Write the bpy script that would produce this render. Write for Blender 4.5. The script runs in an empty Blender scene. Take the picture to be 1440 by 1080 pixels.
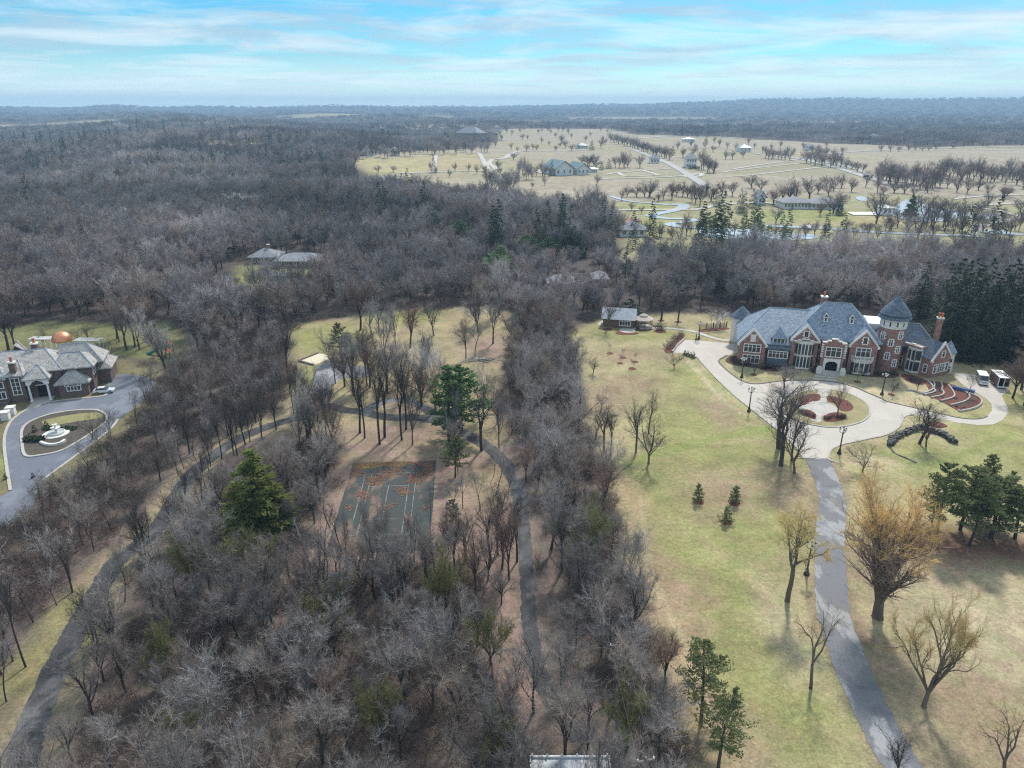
import bpy, math, random
import numpy as np
R = math.radians
C = bpy.context.scene.collection
sc = bpy.context.scene
rng = random.Random(7)

# ------------------------------------------------------------------ camera and pixel -> ground
CAM_H = 64.0
F = 1000.0
PIT = math.atan(390 / 1000)
cP, sP = math.cos(PIT), math.sin(PIT)

def ray(px, py):
    a = (px - 720) / F
    b = (540 - py) / F
    return (a, cP + b * sP, -sP + b * cP)

def zfun(x, y):
    """height of the ground: level round the houses, rolling further off, a low ridge on the horizon"""
    x = np.asarray(x, float); y = np.asarray(y, float)
    r = np.sqrt(x * x + y * y)
    roll = np.clip((r - 420) / 900, 0, 1)
    left = np.clip((250 - x) / 700, 0, 1)
    z = roll * left * (10 * np.sin(x / 170 + y / 310) + 8 * np.sin(y / 190 - x / 410 + 1.0) + 6)
    z += np.clip((r - 1500) / 3000, 0, 1) * (9 * np.sin(x / 900 + 1.3) * np.sin(y / 700) + 4)
    ridge = np.clip((r - 4600) / 3600, 0, 1) ** 1.5
    az = np.arctan2(x, y)
    z += ridge * (38 + 88 / (1 + np.exp(-(az - 0.16) * 12)) + 7 * np.sin(az * 23) + 4 * np.sin(az * 61 + 1))
    return z

def at(px, py, z=None):
    """pixel -> the point of the ground (or of height z) seen there"""
    d = ray(px, py)
    if z is not None:
        t = (z - CAM_H) / d[2]
        return (d[0] * t, d[1] * t, z)
    zz = 0.0
    for _ in range(12):
        t = (zz - CAM_H) / d[2]
        x, y = d[0] * t, d[1] * t
        zz = 0.5 * zz + 0.5 * float(zfun(x, y))
    t = (zz - CAM_H) / d[2]
    x, y = d[0] * t, d[1] * t
    return (x, y, float(zfun(x, y)))

def top_height(p, px, py):
    """height above p of a thing standing at p whose top is seen at (px, py)"""
    d = ray(px, py)
    t = p[1] / d[1]
    return CAM_H + d[2] * t - p[2]

def metres(p, n):
    """n photo pixels at point p, in metres"""
    dc = p[1] * cP + (CAM_H - p[2]) * sP
    return n / F * dc

def gp(pts):
    return [at(*p) for p in pts]

cam = bpy.data.cameras.new('camera')
cam.sensor_width = 36
cam.lens = 36 * F / 1440
cam.clip_end = 40000
cam.clip_start = 0.5
co = bpy.data.objects.new('camera', cam)
co.location = (0, 0, CAM_H)
co.rotation_euler = (math.pi / 2 - PIT, 0, 0)
C.objects.link(co)
sc.camera = co

# ------------------------------------------------------------------ node helpers and materials
def nt(m):
    m.use_nodes = True
    t = m.node_tree
    t.nodes.clear()
    return t

class G:
    def __init__(s, tree): s.t = tree
    def n(s, typ, ins=None, **kw):
        n = s.t.nodes.new(typ)
        for k, v in kw.items(): setattr(n, k, v)
        for k, v in (ins or {}).items():
            if isinstance(v, bpy.types.NodeSocket): s.t.links.new(v, n.inputs[k])
            else: n.inputs[k].default_value = v
        return n
    def ramp(s, fac, stops):
        r = s.n('ShaderNodeValToRGB', {'Fac': fac})
        e = r.color_ramp.elements
        while len(e) > 1: e.remove(e[-1])
        e[0].position, e[0].color = stops[0][0], (*stops[0][1], 1)
        for p, c in stops[1:]:
            k = e.new(p); k.color = (*c, 1)
        return r.outputs['Color']
    def mix(s, fac, a, b, mode='MIX'):
        m = s.n('ShaderNodeMix', data_type='RGBA', blend_type=mode)
        for i, v in ((0, fac), (6, a), (7, b)):
            if isinstance(v, bpy.types.NodeSocket): s.t.links.new(v, m.inputs[i])
            elif i == 0: m.inputs[0].default_value = v
            else: m.inputs[i].default_value = (*v, 1) if len(v) == 3 else v
        return m.outputs[2]
    def noise(s, vec, scale, detail=4, rough=0.6, dist=0.0):
        return s.n('ShaderNodeTexNoise', {'Vector': vec, 'Scale': scale, 'Detail': detail, 'Roughness': rough, 'Distortion': dist}).outputs['Fac']
    def math(s, op, a, b=0.0):
        m = s.n('ShaderNodeMath', operation=op)
        for i, v in ((0, a), (1, b)):
            if isinstance(v, bpy.types.NodeSocket): s.t.links.new(v, m.inputs[i])
            else: m.inputs[i].default_value = v
        return m.outputs[0]
    def out(s, col, rough=0.8, spec=0.3, metal=0.0, bump=None, bstr=0.3, bdist=0.05):
        p = s.n('ShaderNodeBsdfPrincipled', {'Roughness': rough, 'Specular IOR Level': spec, 'Metallic': metal})
        if isinstance(col, bpy.types.NodeSocket): s.t.links.new(col, p.inputs['Base Color'])
        else: p.inputs['Base Color'].default_value = (*col, 1)
        if bump is not None:
            b = s.n('ShaderNodeBump', {'Height': bump, 'Strength': bstr, 'Distance': bdist})
            s.t.links.new(b.outputs[0], p.inputs['Normal'])
        o = s.n('ShaderNodeOutputMaterial')
        s.t.links.new(p.outputs[0], o.inputs[0])
        return p

M = {}
def mat(name, a, b=None, scale=1.0, rough=0.8, spec=0.3, metal=0.0, detail=5, lo=0.35, hi=0.65, coord='Object', vary=0.0, bump=0.0, stretch=None):
    """two colours mixed by noise; vary: how much each object differs in brightness"""
    m = bpy.data.materials.new(name)
    g = G(nt(m))
    tc = g.n('ShaderNodeTexCoord').outputs[coord]
    if stretch:
        tc = g.n('ShaderNodeMapping', {'Vector': tc, 'Scale': stretch}).outputs[0]
    b = b or tuple(x * 0.75 for x in a)
    f = g.noise(tc, scale, detail)
    col = g.ramp(f, [(lo, a), (hi, b)])
    if vary:
        rd = g.n('ShaderNodeObjectInfo').outputs['Random']
        k = g.n('ShaderNodeMapRange', {'Value': rd, 'To Min': 1 - vary, 'To Max': 1 + vary}).outputs[0]
        comb = g.n('ShaderNodeCombineColor', {'Red': k, 'Green': k, 'Blue': k}).outputs[0]
        col = g.mix(1.0, col, comb, 'MULTIPLY')
    g.out(col, rough, spec, metal, f if bump else None, bump)
    M[name] = m
    return m

def bark(name, a, b, hue=None, vary=0.3, leafy=False):
    """bark or twig colour, every tree its own tone between a and b"""
    m = bpy.data.materials.new(name)
    g = G(nt(m))
    oi = g.n('ShaderNodeObjectInfo')
    rd = oi.outputs['Random']
    geo = g.n('ShaderNodeNewGeometry').outputs['Position']
    f = g.noise(geo, 0.35, 3)
    w = g.n('ShaderNodeTexWhiteNoise', {'W': rd}, noise_dimensions='1D').outputs['Value']
    col = g.mix(rd, a, b)
    if hue: col = g.mix(g.ramp(w, [(0.55, (0, 0, 0)), (0.95, (1, 1, 1))]), col, hue)
    k = g.n('ShaderNodeMapRange', {'Value': f, 'From Min': 0.3, 'From Max': 0.7, 'To Min': 1 - vary, 'To Max': 1 + vary}).outputs[0]
    f2 = g.noise(geo, 0.011, 3, 0.6)
    k = g.math('MULTIPLY', k, g.n('ShaderNodeMapRange', {'Value': f2, 'From Min': 0.35, 'From Max': 0.65, 'To Min': 0.60, 'To Max': 1.42}).outputs[0])
    f3 = g.noise(geo, 0.0035, 2, 0.5)
    k = g.math('MULTIPLY', k, g.n('ShaderNodeMapRange', {'Value': f3, 'From Min': 0.38, 'From Max': 0.62, 'To Min': 0.80, 'To Max': 1.22}).outputs[0])
    comb = g.n('ShaderNodeCombineColor', {'Red': k, 'Green': k, 'Blue': k}).outputs[0]
    cc = g.mix(1.0, col, comb, 'MULTIPLY')
    p = g.out(cc, 0.9, 0.15)
    if leafy:                                       # needles let light through
        tr = g.n('ShaderNodeBsdfTranslucent', {'Color': cc})
        mx = g.n('ShaderNodeMixShader', {0: 0.42, 1: p.outputs[0], 2: tr.outputs[0]})
        o = [n for n in g.t.nodes if n.type == 'OUTPUT_MATERIAL'][0]
        g.t.links.new(mx.outputs[0], o.inputs[0])
    M[name] = m
    return m

bark('wood_bark', (0.095, 0.080, 0.072), (0.060, 0.052, 0.048))
bark('wood_twig', (0.420, 0.380, 0.360), (0.215, 0.192, 0.182), (0.33, 0.265, 0.215))
bark('far_twig', (0.375, 0.340, 0.330), (0.20, 0.180, 0.178), (0.30, 0.235, 0.20), 0.4)
bark('park_twig', (0.250, 0.210, 0.198), (0.165, 0.138, 0.134), (0.25, 0.17, 0.145))
bark('pale_bark', (0.35, 0.325, 0.305), (0.28, 0.26, 0.245))
bark('red_twig', (0.31, 0.205, 0.170), (0.25, 0.175, 0.145))
bark('brown_twig', (0.27, 0.20, 0.165), (0.23, 0.175, 0.145))
bark('dry_needle', (0.20, 0.11, 0.05), (0.16, 0.09, 0.045))
bark('olive_twig', (0.27, 0.255, 0.105), (0.225, 0.215, 0.095))
bark('white_bark', (0.62, 0.60, 0.58), (0.50, 0.48, 0.47))
bark('gold_twig', (0.62, 0.40, 0.15), (0.58, 0.39, 0.17))
bark('yellow_twig', (0.62, 0.47, 0.20), (0.56, 0.43, 0.20))
bark('gold_bark', (0.14, 0.118, 0.095), (0.16, 0.13, 0.10))
bark('dark_twig', (0.12, 0.10, 0.095), (0.085, 0.072, 0.068))
bark('pine_needle', (0.200, 0.225, 0.100), (0.150, 0.180, 0.085), vary=0.45, leafy=True)
bark('white_pine_needle', (0.150, 0.240, 0.095), (0.115, 0.190, 0.078), vary=0.45, leafy=True)
bark('pine_needle_pale', (0.215, 0.235, 0.105), (0.165, 0.195, 0.085), vary=0.45, leafy=True)
bark('cedar_needle', (0.225, 0.245, 0.070), (0.165, 0.200, 0.06), vary=0.45, leafy=True)
bark('spruce_needle', (0.058, 0.080, 0.050), (0.038, 0.058, 0.038), vary=0.45, leafy=True)
bark('rust_needle', (0.20, 0.085, 0.035), (0.17, 0.075, 0.03), vary=0.4)
bark('brush_twig', (0.21, 0.155, 0.135), (0.16, 0.115, 0.10), (0.15, 0.14, 0.12))

mat('mulch', (0.165, 0.058, 0.042), (0.11, 0.042, 0.033), 2.0, 0.95)
mat('dark_mulch', (0.075, 0.042, 0.034), (0.11, 0.06, 0.045), 1.2, 0.95)
mat('soil', (0.07, 0.058, 0.048), (0.10, 0.085, 0.065), 0.9, 0.95)
mat('white_stone', (0.74, 0.72, 0.68), (0.62, 0.60, 0.565), 1.2, 0.8)
mat('white_paint', (0.80, 0.80, 0.79), (0.72, 0.72, 0.72), 0.7, 0.5)
mat('sash', (0.80, 0.79, 0.77), (0.72, 0.71, 0.69), 1.0, 0.5)
mat('glass', (0.025, 0.030, 0.036), (0.045, 0.052, 0.06), 0.6, 0.08, 0.6)
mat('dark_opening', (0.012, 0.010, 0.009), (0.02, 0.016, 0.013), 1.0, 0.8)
mat('black_iron', (0.012, 0.012, 0.013), (0.02, 0.02, 0.02), 3.0, 0.45, 0.5)
mat('globe', (0.85, 0.85, 0.82), (0.8, 0.8, 0.78), 2.0, 0.25, 0.5)
mat('terracotta', (0.50, 0.16, 0.075), (0.38, 0.12, 0.06), 2.0, 0.8)
mat('copper', (0.80, 0.36, 0.20), (0.66, 0.27, 0.14), 1.5, 0.38, 0.5, 0.75)
mat('concrete', (0.50, 0.47, 0.43), (0.42, 0.395, 0.36), 0.35, 0.9, detail=8)
mat('kerb_stone', (0.48, 0.45, 0.40), (0.36, 0.34, 0.31), 1.0, 0.9)
mat('dark_kerb', (0.14, 0.12, 0.11), (0.2, 0.17, 0.15), 1.0, 0.9)
mat('membrane', (0.80, 0.80, 0.80), (0.70, 0.70, 0.71), 0.4, 0.6)
mat('metal_roof', (0.36, 0.39, 0.42), (0.29, 0.31, 0.34), 0.5, 0.5, 0.4, 0.0)
mat('car_paint', (0.72, 0.73, 0.75), (0.66, 0.67, 0.70), 0.6, 0.25, 0.5)
mat('rubber', (0.015, 0.015, 0.015), (0.03, 0.03, 0.03), 3.0, 0.8)
mat('chrome', (0.6, 0.6, 0.6), (0.5, 0.5, 0.5), 3.0, 0.25, 0.5, 0.9)
mat('orange_canvas', (0.75, 0.24, 0.06), (0.62, 0.19, 0.05), 1.0, 0.7)
mat('teal_plastic', (0.03, 0.20, 0.24), (0.03, 0.15, 0.19), 1.0, 0.5)
mat('timber', (0.22, 0.13, 0.07), (0.15, 0.09, 0.05), 1.5, 0.8)
mat('old_timber', (0.20, 0.17, 0.15), (0.13, 0.11, 0.10), 1.5, 0.9)
mat('pale_sand', (0.66, 0.59, 0.44), (0.60, 0.53, 0.40), 0.6, 0.95)
mat('fieldstone', (0.16, 0.15, 0.14), (0.05, 0.047, 0.045), 1.4, 0.9, lo=0.45, hi=0.55, bump=0.6)
mat('canopy_canvas', (0.50, 0.42, 0.37), (0.42, 0.35, 0.31), 1.0, 0.8)
mat('hedge_leaf', (0.030, 0.050, 0.020), (0.045, 0.065, 0.025), 1.5, 0.9)
mat('garden_leaf', (0.055, 0.095, 0.025), (0.035, 0.06, 0.02), 1.5, 0.9)
mat('blue_plastic', (0.12, 0.20, 0.42), (0.10, 0.16, 0.33), 1.0, 0.5)
mat('court_line', (0.27, 0.27, 0.265), (0.09, 0.09, 0.088), 0.5, 0.8, lo=0.4, hi=0.62)
mat('pale_roof', (0.50, 0.52, 0.55), (0.36, 0.38, 0.41), 0.9, 0.7)
mat('wire', (0.16, 0.16, 0.16), (0.12, 0.12, 0.12), 1.0, 0.6)
mat('tan_wall', (0.44, 0.37, 0.28), (0.36, 0.30, 0.23), 0.4, 0.85)
mat('white_siding', (0.74, 0.75, 0.75), (0.64, 0.65, 0.66), 0.3, 0.7)
mat('teal_roof', (0.20, 0.29, 0.30), (0.16, 0.23, 0.25), 0.4, 0.5)
mat('grey_shingle', (0.27, 0.28, 0.30), (0.19, 0.20, 0.22), 0.6, 0.85)
mat('brown_wall', (0.19, 0.13, 0.10), (0.14, 0.10, 0.08), 0.6, 0.85)
mat('paver_red', (0.30, 0.15, 0.12), (0.24, 0.13, 0.11), 0.8, 0.9)
mat('pale_gravel', (0.52, 0.49, 0.44), (0.44, 0.41, 0.37), 0.05, 0.95)
mat('clay_road', (0.42, 0.41, 0.40), (0.36, 0.35, 0.34), 0.04, 0.95)

def pattern_mat(name, c1, c2, mortar, bw, bh, msize, blot, axis, rough=0.85, bump=0.4, bscale=0.9):
    """courses of bricks, slates or shakes, with blotches of a second tone"""
    m = bpy.data.materials.new(name)
    g = G(nt(m))
    tc = g.n('ShaderNodeTexCoord').outputs['Object']
    if axis == 'wall':       # along the wall whatever way it faces: u = x+y, v = z
        sx = g.n('ShaderNodeSeparateXYZ', {'Vector': tc})
        u = g.math('ADD', sx.outputs[0], sx.outputs[1])
        vec = g.n('ShaderNodeCombineXYZ', {'X': u, 'Y': sx.outputs[2]}).outputs[0]
    else:
        sx = g.n('ShaderNodeSeparateXYZ', {'Vector': tc})
        u = g.math('ADD', sx.outputs[0], g.math('MULTIPLY', sx.outputs[1], 0.35))
        vec = g.n('ShaderNodeCombineXYZ', {'X': u, 'Y': g.math('MULTIPLY', sx.outputs[2], 1.4)}).outputs[0]
    br = g.n('ShaderNodeTexBrick', {'Vector': vec, 'Color1': (*c1, 1), 'Color2': (*c2, 1), 'Mortar': (*mortar, 1), 'Scale': 1.0,
                                    'Mortar Size': msize, 'Brick Width': bw, 'Row Height': bh, 'Bias': 0.0})
    f = g.noise(tc, bscale, 6, 0.7)
    col = g.mix(g.ramp(f, [(0.38, (0, 0, 0)), (0.66, (1, 1, 1))]), br.outputs['Color'], blot)
    f2 = g.noise(tc, 3.5, 2, 0.5)
    k = g.n('ShaderNodeMapRange', {'Value': f2, 'From Min': 0.3, 'From Max': 0.7, 'To Min': 0.72, 'To Max': 1.3}).outputs[0]
    comb = g.n('ShaderNodeCombineColor', {'Red': k, 'Green': k, 'Blue': k}).outputs[0]
    col = g.mix(1.0, col, comb, 'MULTIPLY')
    g.out(col, rough, 0.35, 0.0, br.outputs['Fac'], -bump, 0.02)
    M[name] = m

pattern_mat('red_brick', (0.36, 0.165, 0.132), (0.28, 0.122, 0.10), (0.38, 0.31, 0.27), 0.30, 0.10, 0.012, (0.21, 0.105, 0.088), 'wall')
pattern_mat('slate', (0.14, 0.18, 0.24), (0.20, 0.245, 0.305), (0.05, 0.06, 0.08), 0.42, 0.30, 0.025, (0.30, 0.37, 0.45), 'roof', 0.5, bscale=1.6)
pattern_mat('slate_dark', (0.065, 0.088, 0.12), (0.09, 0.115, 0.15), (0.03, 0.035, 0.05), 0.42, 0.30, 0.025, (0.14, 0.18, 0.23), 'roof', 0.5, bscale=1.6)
pattern_mat('cedar_shake', (0.42, 0.40, 0.375), (0.31, 0.295, 0.275), (0.12, 0.11, 0.10), 0.36, 0.30, 0.03, (0.44, 0.42, 0.40), 'roof')
pattern_mat('house_brick', (0.17, 0.105, 0.092), (0.13, 0.082, 0.073), (0.20, 0.17, 0.15), 0.30, 0.10, 0.012, (0.12, 0.078, 0.07), 'wall')

def asphalt(name, base, patch, dark, scale, lo=0.50, hi=0.56, patchw=1.0, spec=0.25):
    """tarred drive with pale worn patches, dark seams and grit"""
    m = bpy.data.materials.new(name)
    g = G(nt(m))
    tc = g.n('ShaderNodeTexCoord').outputs['Object']
    mp = g.n('ShaderNodeMapping', {'Vector': tc, 'Scale': (1.6, 0.7, 1)}).outputs[0]
    f = g.noise(mp, scale, 5, 0.55, 0.3)
    col = g.mix(g.ramp(f, [(lo, (0, 0, 0)), (hi, (patchw,) * 3)]), base, patch)
    f2 = g.noise(tc, scale * 3.1, 6, 0.65, 0.6)
    col = g.mix(g.ramp(f2, [(0.52, (0, 0, 0)), (0.66, (0.8,) * 3)]), col, dark)
    f3 = g.noise(tc, 4.0, 3, 0.7)
    k = g.n('ShaderNodeMapRange', {'Value': f3, 'From Min': 0.3, 'From Max': 0.7, 'To Min': 0.85, 'To Max': 1.15}).outputs[0]
    comb = g.n('ShaderNodeCombineColor', {'Red': k, 'Green': k, 'Blue': k}).outputs[0]
    g.out(g.mix(1.0, col, comb, 'MULTIPLY'), 0.9, spec)
    M[name] = m

asphalt('drive_tar', (0.182, 0.183, 0.192), (0.31, 0.31, 0.315), (0.13, 0.131, 0.142), 0.11, 0.52, 0.56)
asphalt('lane_tar', (0.066, 0.065, 0.067), (0.150, 0.147, 0.146), (0.038, 0.037, 0.038), 0.10, 0.50, 0.60, spec=0.12)
asphalt('path_tar', (0.085, 0.086, 0.090), (0.30, 0.30, 0.31), (0.045, 0.045, 0.047), 0.07, 0.50, 0.62)
asphalt('court_tar', (0.062, 0.068, 0.066), (0.23, 0.145, 0.11), (0.045, 0.072, 0.058), 0.14, 0.53, 0.62, 0.8)
asphalt('house_tar', (0.150, 0.162, 0.195), (0.19, 0.203, 0.235), (0.13, 0.142, 0.172), 0.10)
asphalt('forecourt', (0.48, 0.437, 0.385), (0.51, 0.465, 0.41), (0.445, 0.405, 0.357), 0.12)

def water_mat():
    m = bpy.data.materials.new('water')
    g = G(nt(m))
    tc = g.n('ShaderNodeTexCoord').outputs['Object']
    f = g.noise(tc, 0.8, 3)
    g.out((0.47, 0.49, 0.50), 0.22, 0.6, 0.0, f, 0.05, 0.02)  # pale base colour stands in for the low sky mirrored in the water
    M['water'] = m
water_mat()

# ------------------------------------------------------------------ objects
def tag(o, label=None, cat=None, group=None, kind=None):
    if label: o['label'] = label
    if cat: o['category'] = cat
    if group: o['group'] = group
    if kind: o['kind'] = kind
    return o

def empty(name, loc, rz=0.0, label=None, cat=None, group=None):
    o = bpy.data.objects.new(name, None)
    o.empty_display_size = 0.5
    o.location = loc
    o.rotation_euler = (0, 0, rz)
    C.objects.link(o)
    return tag(o, label, cat, group)

def mesh_from(name, V, Fc, mats, mi=None, smooth=False):
    me = bpy.data.meshes.new(name)
    me.from_pydata([tuple(v) for v in V], [], [tuple(f) for f in Fc])
    for m in (mats if isinstance(mats, (list, tuple)) else [mats]):
        me.materials.append(M[m] if isinstance(m, str) else m)
    if mi is not None: me.polygons.foreach_set('material_index', mi)
    if smooth: me.polygons.foreach_set('use_smooth', [True] * len(me.polygons))
    me.update()
    return me

def link(name, me, parent=None, loc=None, rz=0.0):
    o = bpy.data.objects.new(name, me)
    if parent is not None: o.parent = parent
    if loc is not None: o.location = loc
    o.rotation_euler = (0, 0, rz)
    C.objects.link(o)
    return o

class MB:
    """collects faces in a local frame and links them as one mesh"""
    def __init__(s, frame=None):
        s.V, s.F, s.I, s.cur = [], [], [], 0
        s.fr = frame
    def m(s, i): s.cur = i; return s
    def add(s, vs, fs):
        b = len(s.V)
        if s.fr:
            ox, oy, a = s.fr
            ca, sa = math.cos(a), math.sin(a)
            vs = [(ox + x * ca - y * sa, oy + x * sa + y * ca, z) for x, y, z in vs]
        s.V += list(vs)
        s.F += [tuple(b + i for i in f) for f in fs]
        s.I += [s.cur] * len(fs)
        return s
    def box(s, x0, x1, y0, y1, z0, z1):
        return s.add([(x0, y0, z0), (x1, y0, z0), (x1, y1, z0), (x0, y1, z0), (x0, y0, z1), (x1, y0, z1), (x1, y1, z1), (x0, y1, z1)],
                     [(3, 2, 1, 0), (4, 5, 6, 7), (0, 1, 5, 4), (1, 2, 6, 5), (2, 3, 7, 6), (3, 0, 4, 7)])
    def prism(s, poly, z0, z1):
        n = len(poly)
        vs = [(x, y, z0) for x, y in poly] + [(x, y, z1) for x, y in poly]
        fs = [tuple(range(n - 1, -1, -1)), tuple(range(n, 2 * n))] + [(i, (i + 1) % n, n + (i + 1) % n, n + i) for i in range(n)]
        return s.add(vs, fs)
    def prism_v(s, poly, y0, y1):
        """outline in x,z pushed from y0 to y1"""
        n = len(poly)
        vs = [(x, y0, z) for x, z in poly] + [(x, y1, z) for x, z in poly]
        fs = [tuple(range(n)), tuple(range(2 * n - 1, n - 1, -1))] + [((i + 1) % n, i, n + i, n + (i + 1) % n) for i in range(n)]
        return s.add(vs, fs)
    def lathe(s, cx, cy, prof, n=16, a0=0.0, a1=2 * math.pi):
        full = abs(a1 - a0 - 2 * math.pi) < 1e-6
        k = n if full else n + 1
        vs = [(cx + r * math.cos(a0 + (a1 - a0) * i / n), cy + r * math.sin(a0 + (a1 - a0) * i / n), z) for r, z in prof for i in range(k)]
        fs = []
        for j in range(len(prof) - 1):
            for i in range(n):
                q = (i + 1) % k
                fs.append((j * k + i, j * k + q, (j + 1) * k + q, (j + 1) * k + i))
        if full and prof[0][0] > 0: fs.append(tuple(range(k - 1, -1, -1)))
        if full and prof[-1][0] > 0: fs.append(tuple((len(prof) - 1) * k + i for i in range(k)))
        return s.add(vs, fs)
    def tube(s, pts, rs, n=6):
        vs, fs = [], []
        for j, p in enumerate(pts):
            p = np.array(p, float)
            d = np.array(pts[min(j + 1, len(pts) - 1)], float) - np.array(pts[max(j - 1, 0)], float)
            d /= (np.linalg.norm(d) + 1e-9)
            a = np.cross(d, (0.3, 0.9, 0.2)) if abs(d[2]) > 0.8 else np.cross(d, (0, 0, 1))
            a /= np.linalg.norm(a)
            b = np.cross(d, a)
            r = rs[j] if isinstance(rs, (list, tuple)) else rs
            for i in range(n):
                t = 2 * math.pi * i / n
                vs.append(tuple(p + r * (math.cos(t) * a + math.sin(t) * b)))
        for j in range(len(pts) - 1):
            for i in range(n):
                fs.append((j * n + i, j * n + (i + 1) % n, (j + 1) * n + (i + 1) % n, (j + 1) * n + i))
        fs.append(tuple(range(n - 1, -1, -1)))
        fs.append(tuple((len(pts) - 1) * n + i for i in range(n)))
        return s.add(vs, fs)
    def slab(s, quad, th):
        """a flat roof plane with thickness th below it"""
        q = [np.array(p, float) for p in quad]
        nrm = np.cross(q[1] - q[0], q[2] - q[0]); nrm /= np.linalg.norm(nrm)
        if nrm[2] < 0: q.reverse(); nrm = -nrm
        lo = [p - nrm * th for p in q]
        n = len(q)
        return s.add([tuple(p) for p in q + lo], [tuple(range(n)), tuple(range(2 * n - 1, n - 1, -1))] + [((i + 1) % n, i, n + i, n + (i + 1) % n) for i in range(n)])
    def build(s, name, mats, parent=None, loc=None, smooth=False, rz=0.0):
        return link(name, mesh_from(name, s.V, s.F, mats, s.I, smooth), parent, loc, rz)

def smooth_path(pts, n=8, closed=False):
    """Catmull-Rom through points"""
    P = [np.array(p[:2], float) for p in pts]
    k = len(P)
    out = []
    for i in range(k if closed else k - 1):
        if closed: a, b, c, d = P[i - 1], P[i], P[(i + 1) % k], P[(i + 2) % k]
        else: a, b, c, d = P[max(i - 1, 0)], P[i], P[i + 1], P[min(i + 2, k - 1)]
        for j in range(n):
            t = j / n
            out.append(0.5 * ((2 * b) + (c - a) * t + (2 * a - 5 * b + 4 * c - d) * t * t + (3 * b - a - 3 * c + d) * t ** 3))
    if not closed: out.append(P[-1])
    return np.array(out)

def zg(x, y): return float(zfun(x, y))

def ribbon(name, line, w, zoff, m, th=0.0, kind='structure', ragged=0.0):
    """a strip of width w along a ground line (w a number or one per point)"""
    L = np.asarray([q[:2] for q in line], float)
    d = np.gradient(L, axis=0)
    d /= (np.linalg.norm(d, axis=1)[:, None] + 1e-9)
    nr = np.stack([-d[:, 1], d[:, 0]], 1)
    w = np.interp(np.linspace(0, 1, len(L)), np.linspace(0, 1, len(w)), w) if isinstance(w, (list, tuple)) else np.full(len(L), w)
    if ragged:
        qq = np.linspace(0, 1, len(L) * 4); L = np.stack([np.interp(qq, np.linspace(0, 1, len(L)), L[:, k]) for k in (0, 1)], 1)
        nr = np.stack([np.interp(qq, np.linspace(0, 1, len(nr)), nr[:, k]) for k in (0, 1)], 1); w = np.interp(qq, np.linspace(0, 1, len(w)), w)
        rg = np.random.RandomState(len(L)); j1, j2 = rg.randn(len(L)), rg.randn(len(L))
        j1 = (j1 + np.roll(j1, 1) + np.roll(j1, 2)) * 0.5; j2 = (j2 + np.roll(j2, 1) + np.roll(j2, 2)) * 0.5
        A = L + nr * (w / 2 + ragged * j1)[:, None]; B = L - nr * (w / 2 + ragged * j2)[:, None]
    else:
        A = L + nr * w[:, None] / 2
        B = L - nr * w[:, None] / 2
    b = MB()
    n = len(L)
    vs = [(x, y, zg(x, y) + zoff) for x, y in A] + [(x, y, zg(x, y) + zoff) for x, y in B]
    if th:
        vs += [(x, y, z - th) for x, y, z in vs]
    fs = [(i, n + i, n + i + 1, i + 1) for i in range(n - 1)]
    if th:
        fs += [(i, i + 1, 2 * n + i + 1, 2 * n + i) for i in range(n - 1)] + [(n + i + 1, n + i, 3 * n + i, 3 * n + i + 1) for i in range(n - 1)]
    b.add(vs, fs)
    o = b.build(name, m)
    if kind: o['kind'] = kind
    return o

def sheet(name, outline, zoff, m, th=0.0, kind='structure'):
    """a flat patch on the ground with the given outline (world x,y)"""
    import mathutils
    pts = [(float(p[0]), float(p[1])) for p in outline]
    tri = mathutils.geometry.tessellate_polygon([[mathutils.Vector((x, y, 0)) for x, y in pts]])
    n = len(pts)
    vs = [(x, y, zg(x, y) + zoff) for x, y in pts]
    fs = []
    for t in tri:
        a, b, c = (pts[i] for i in t)
        cr = (b[0] - a[0]) * (c[1] - a[1]) - (b[1] - a[1]) * (c[0] - a[0])
        fs.append(tuple(t) if cr > 0 else tuple(reversed(t)))
    if th:
        vs += [(x, y, z - th) for x, y, z in vs]
        fs += [(i, (i + 1) % n, n + (i + 1) % n, n + i) for i in range(n)]
    b = MB(); b.add(vs, fs)
    o = b.build(name, m)
    if kind: o['kind'] = kind
    return o

def in_poly(x, y, poly):
    x = np.asarray(x); y = np.asarray(y)
    ins = np.zeros(x.shape, bool)
    n = len(poly)
    for i in range(n):
        x1, y1 = poly[i][0], poly[i][1]
        x2, y2 = poly[(i + 1) % n][0], poly[(i + 1) % n][1]
        if y1 == y2: continue
        c = ((y1 > y) != (y2 > y)) & (x < (x2 - x1) * (y - y1) / (y2 - y1) + x1)
        ins ^= c
    return ins

def poly_dist(x, y, poly, closed=True):
    d = np.full(np.shape(x), 1e9)
    n = len(poly)
    for i in range(n if closed else n - 1):
        x1, y1 = poly[i][0], poly[i][1]
        x2, y2 = poly[(i + 1) % n][0], poly[(i + 1) % n][1]
        dx, dy = x2 - x1, y2 - y1
        t = np.clip(((x - x1) * dx + (y - y1) * dy) / (dx * dx + dy * dy + 1e-9), 0, 1)
        d = np.minimum(d, np.hypot(x - x1 - t * dx, y - y1 - t * dy))
    return d

def mask(x, y, poly, soft):
    """1 inside the outline, 0 outside, with a soft rim"""
    xs = [p[0] for p in poly]; ys = [p[1] for p in poly]
    out = np.zeros(x.shape)
    sel = (x > min(xs) - soft) & (x < max(xs) + soft) & (y > min(ys) - soft) & (y < max(ys) + soft)
    if not sel.any(): return out
    xx, yy = x[sel], y[sel]
    d = poly_dist(xx, yy, poly)
    d = np.where(in_poly(xx, yy, poly), d, -d)
    out[sel] = np.clip(0.5 + d / (2 * soft), 0, 1)
    return out
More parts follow.
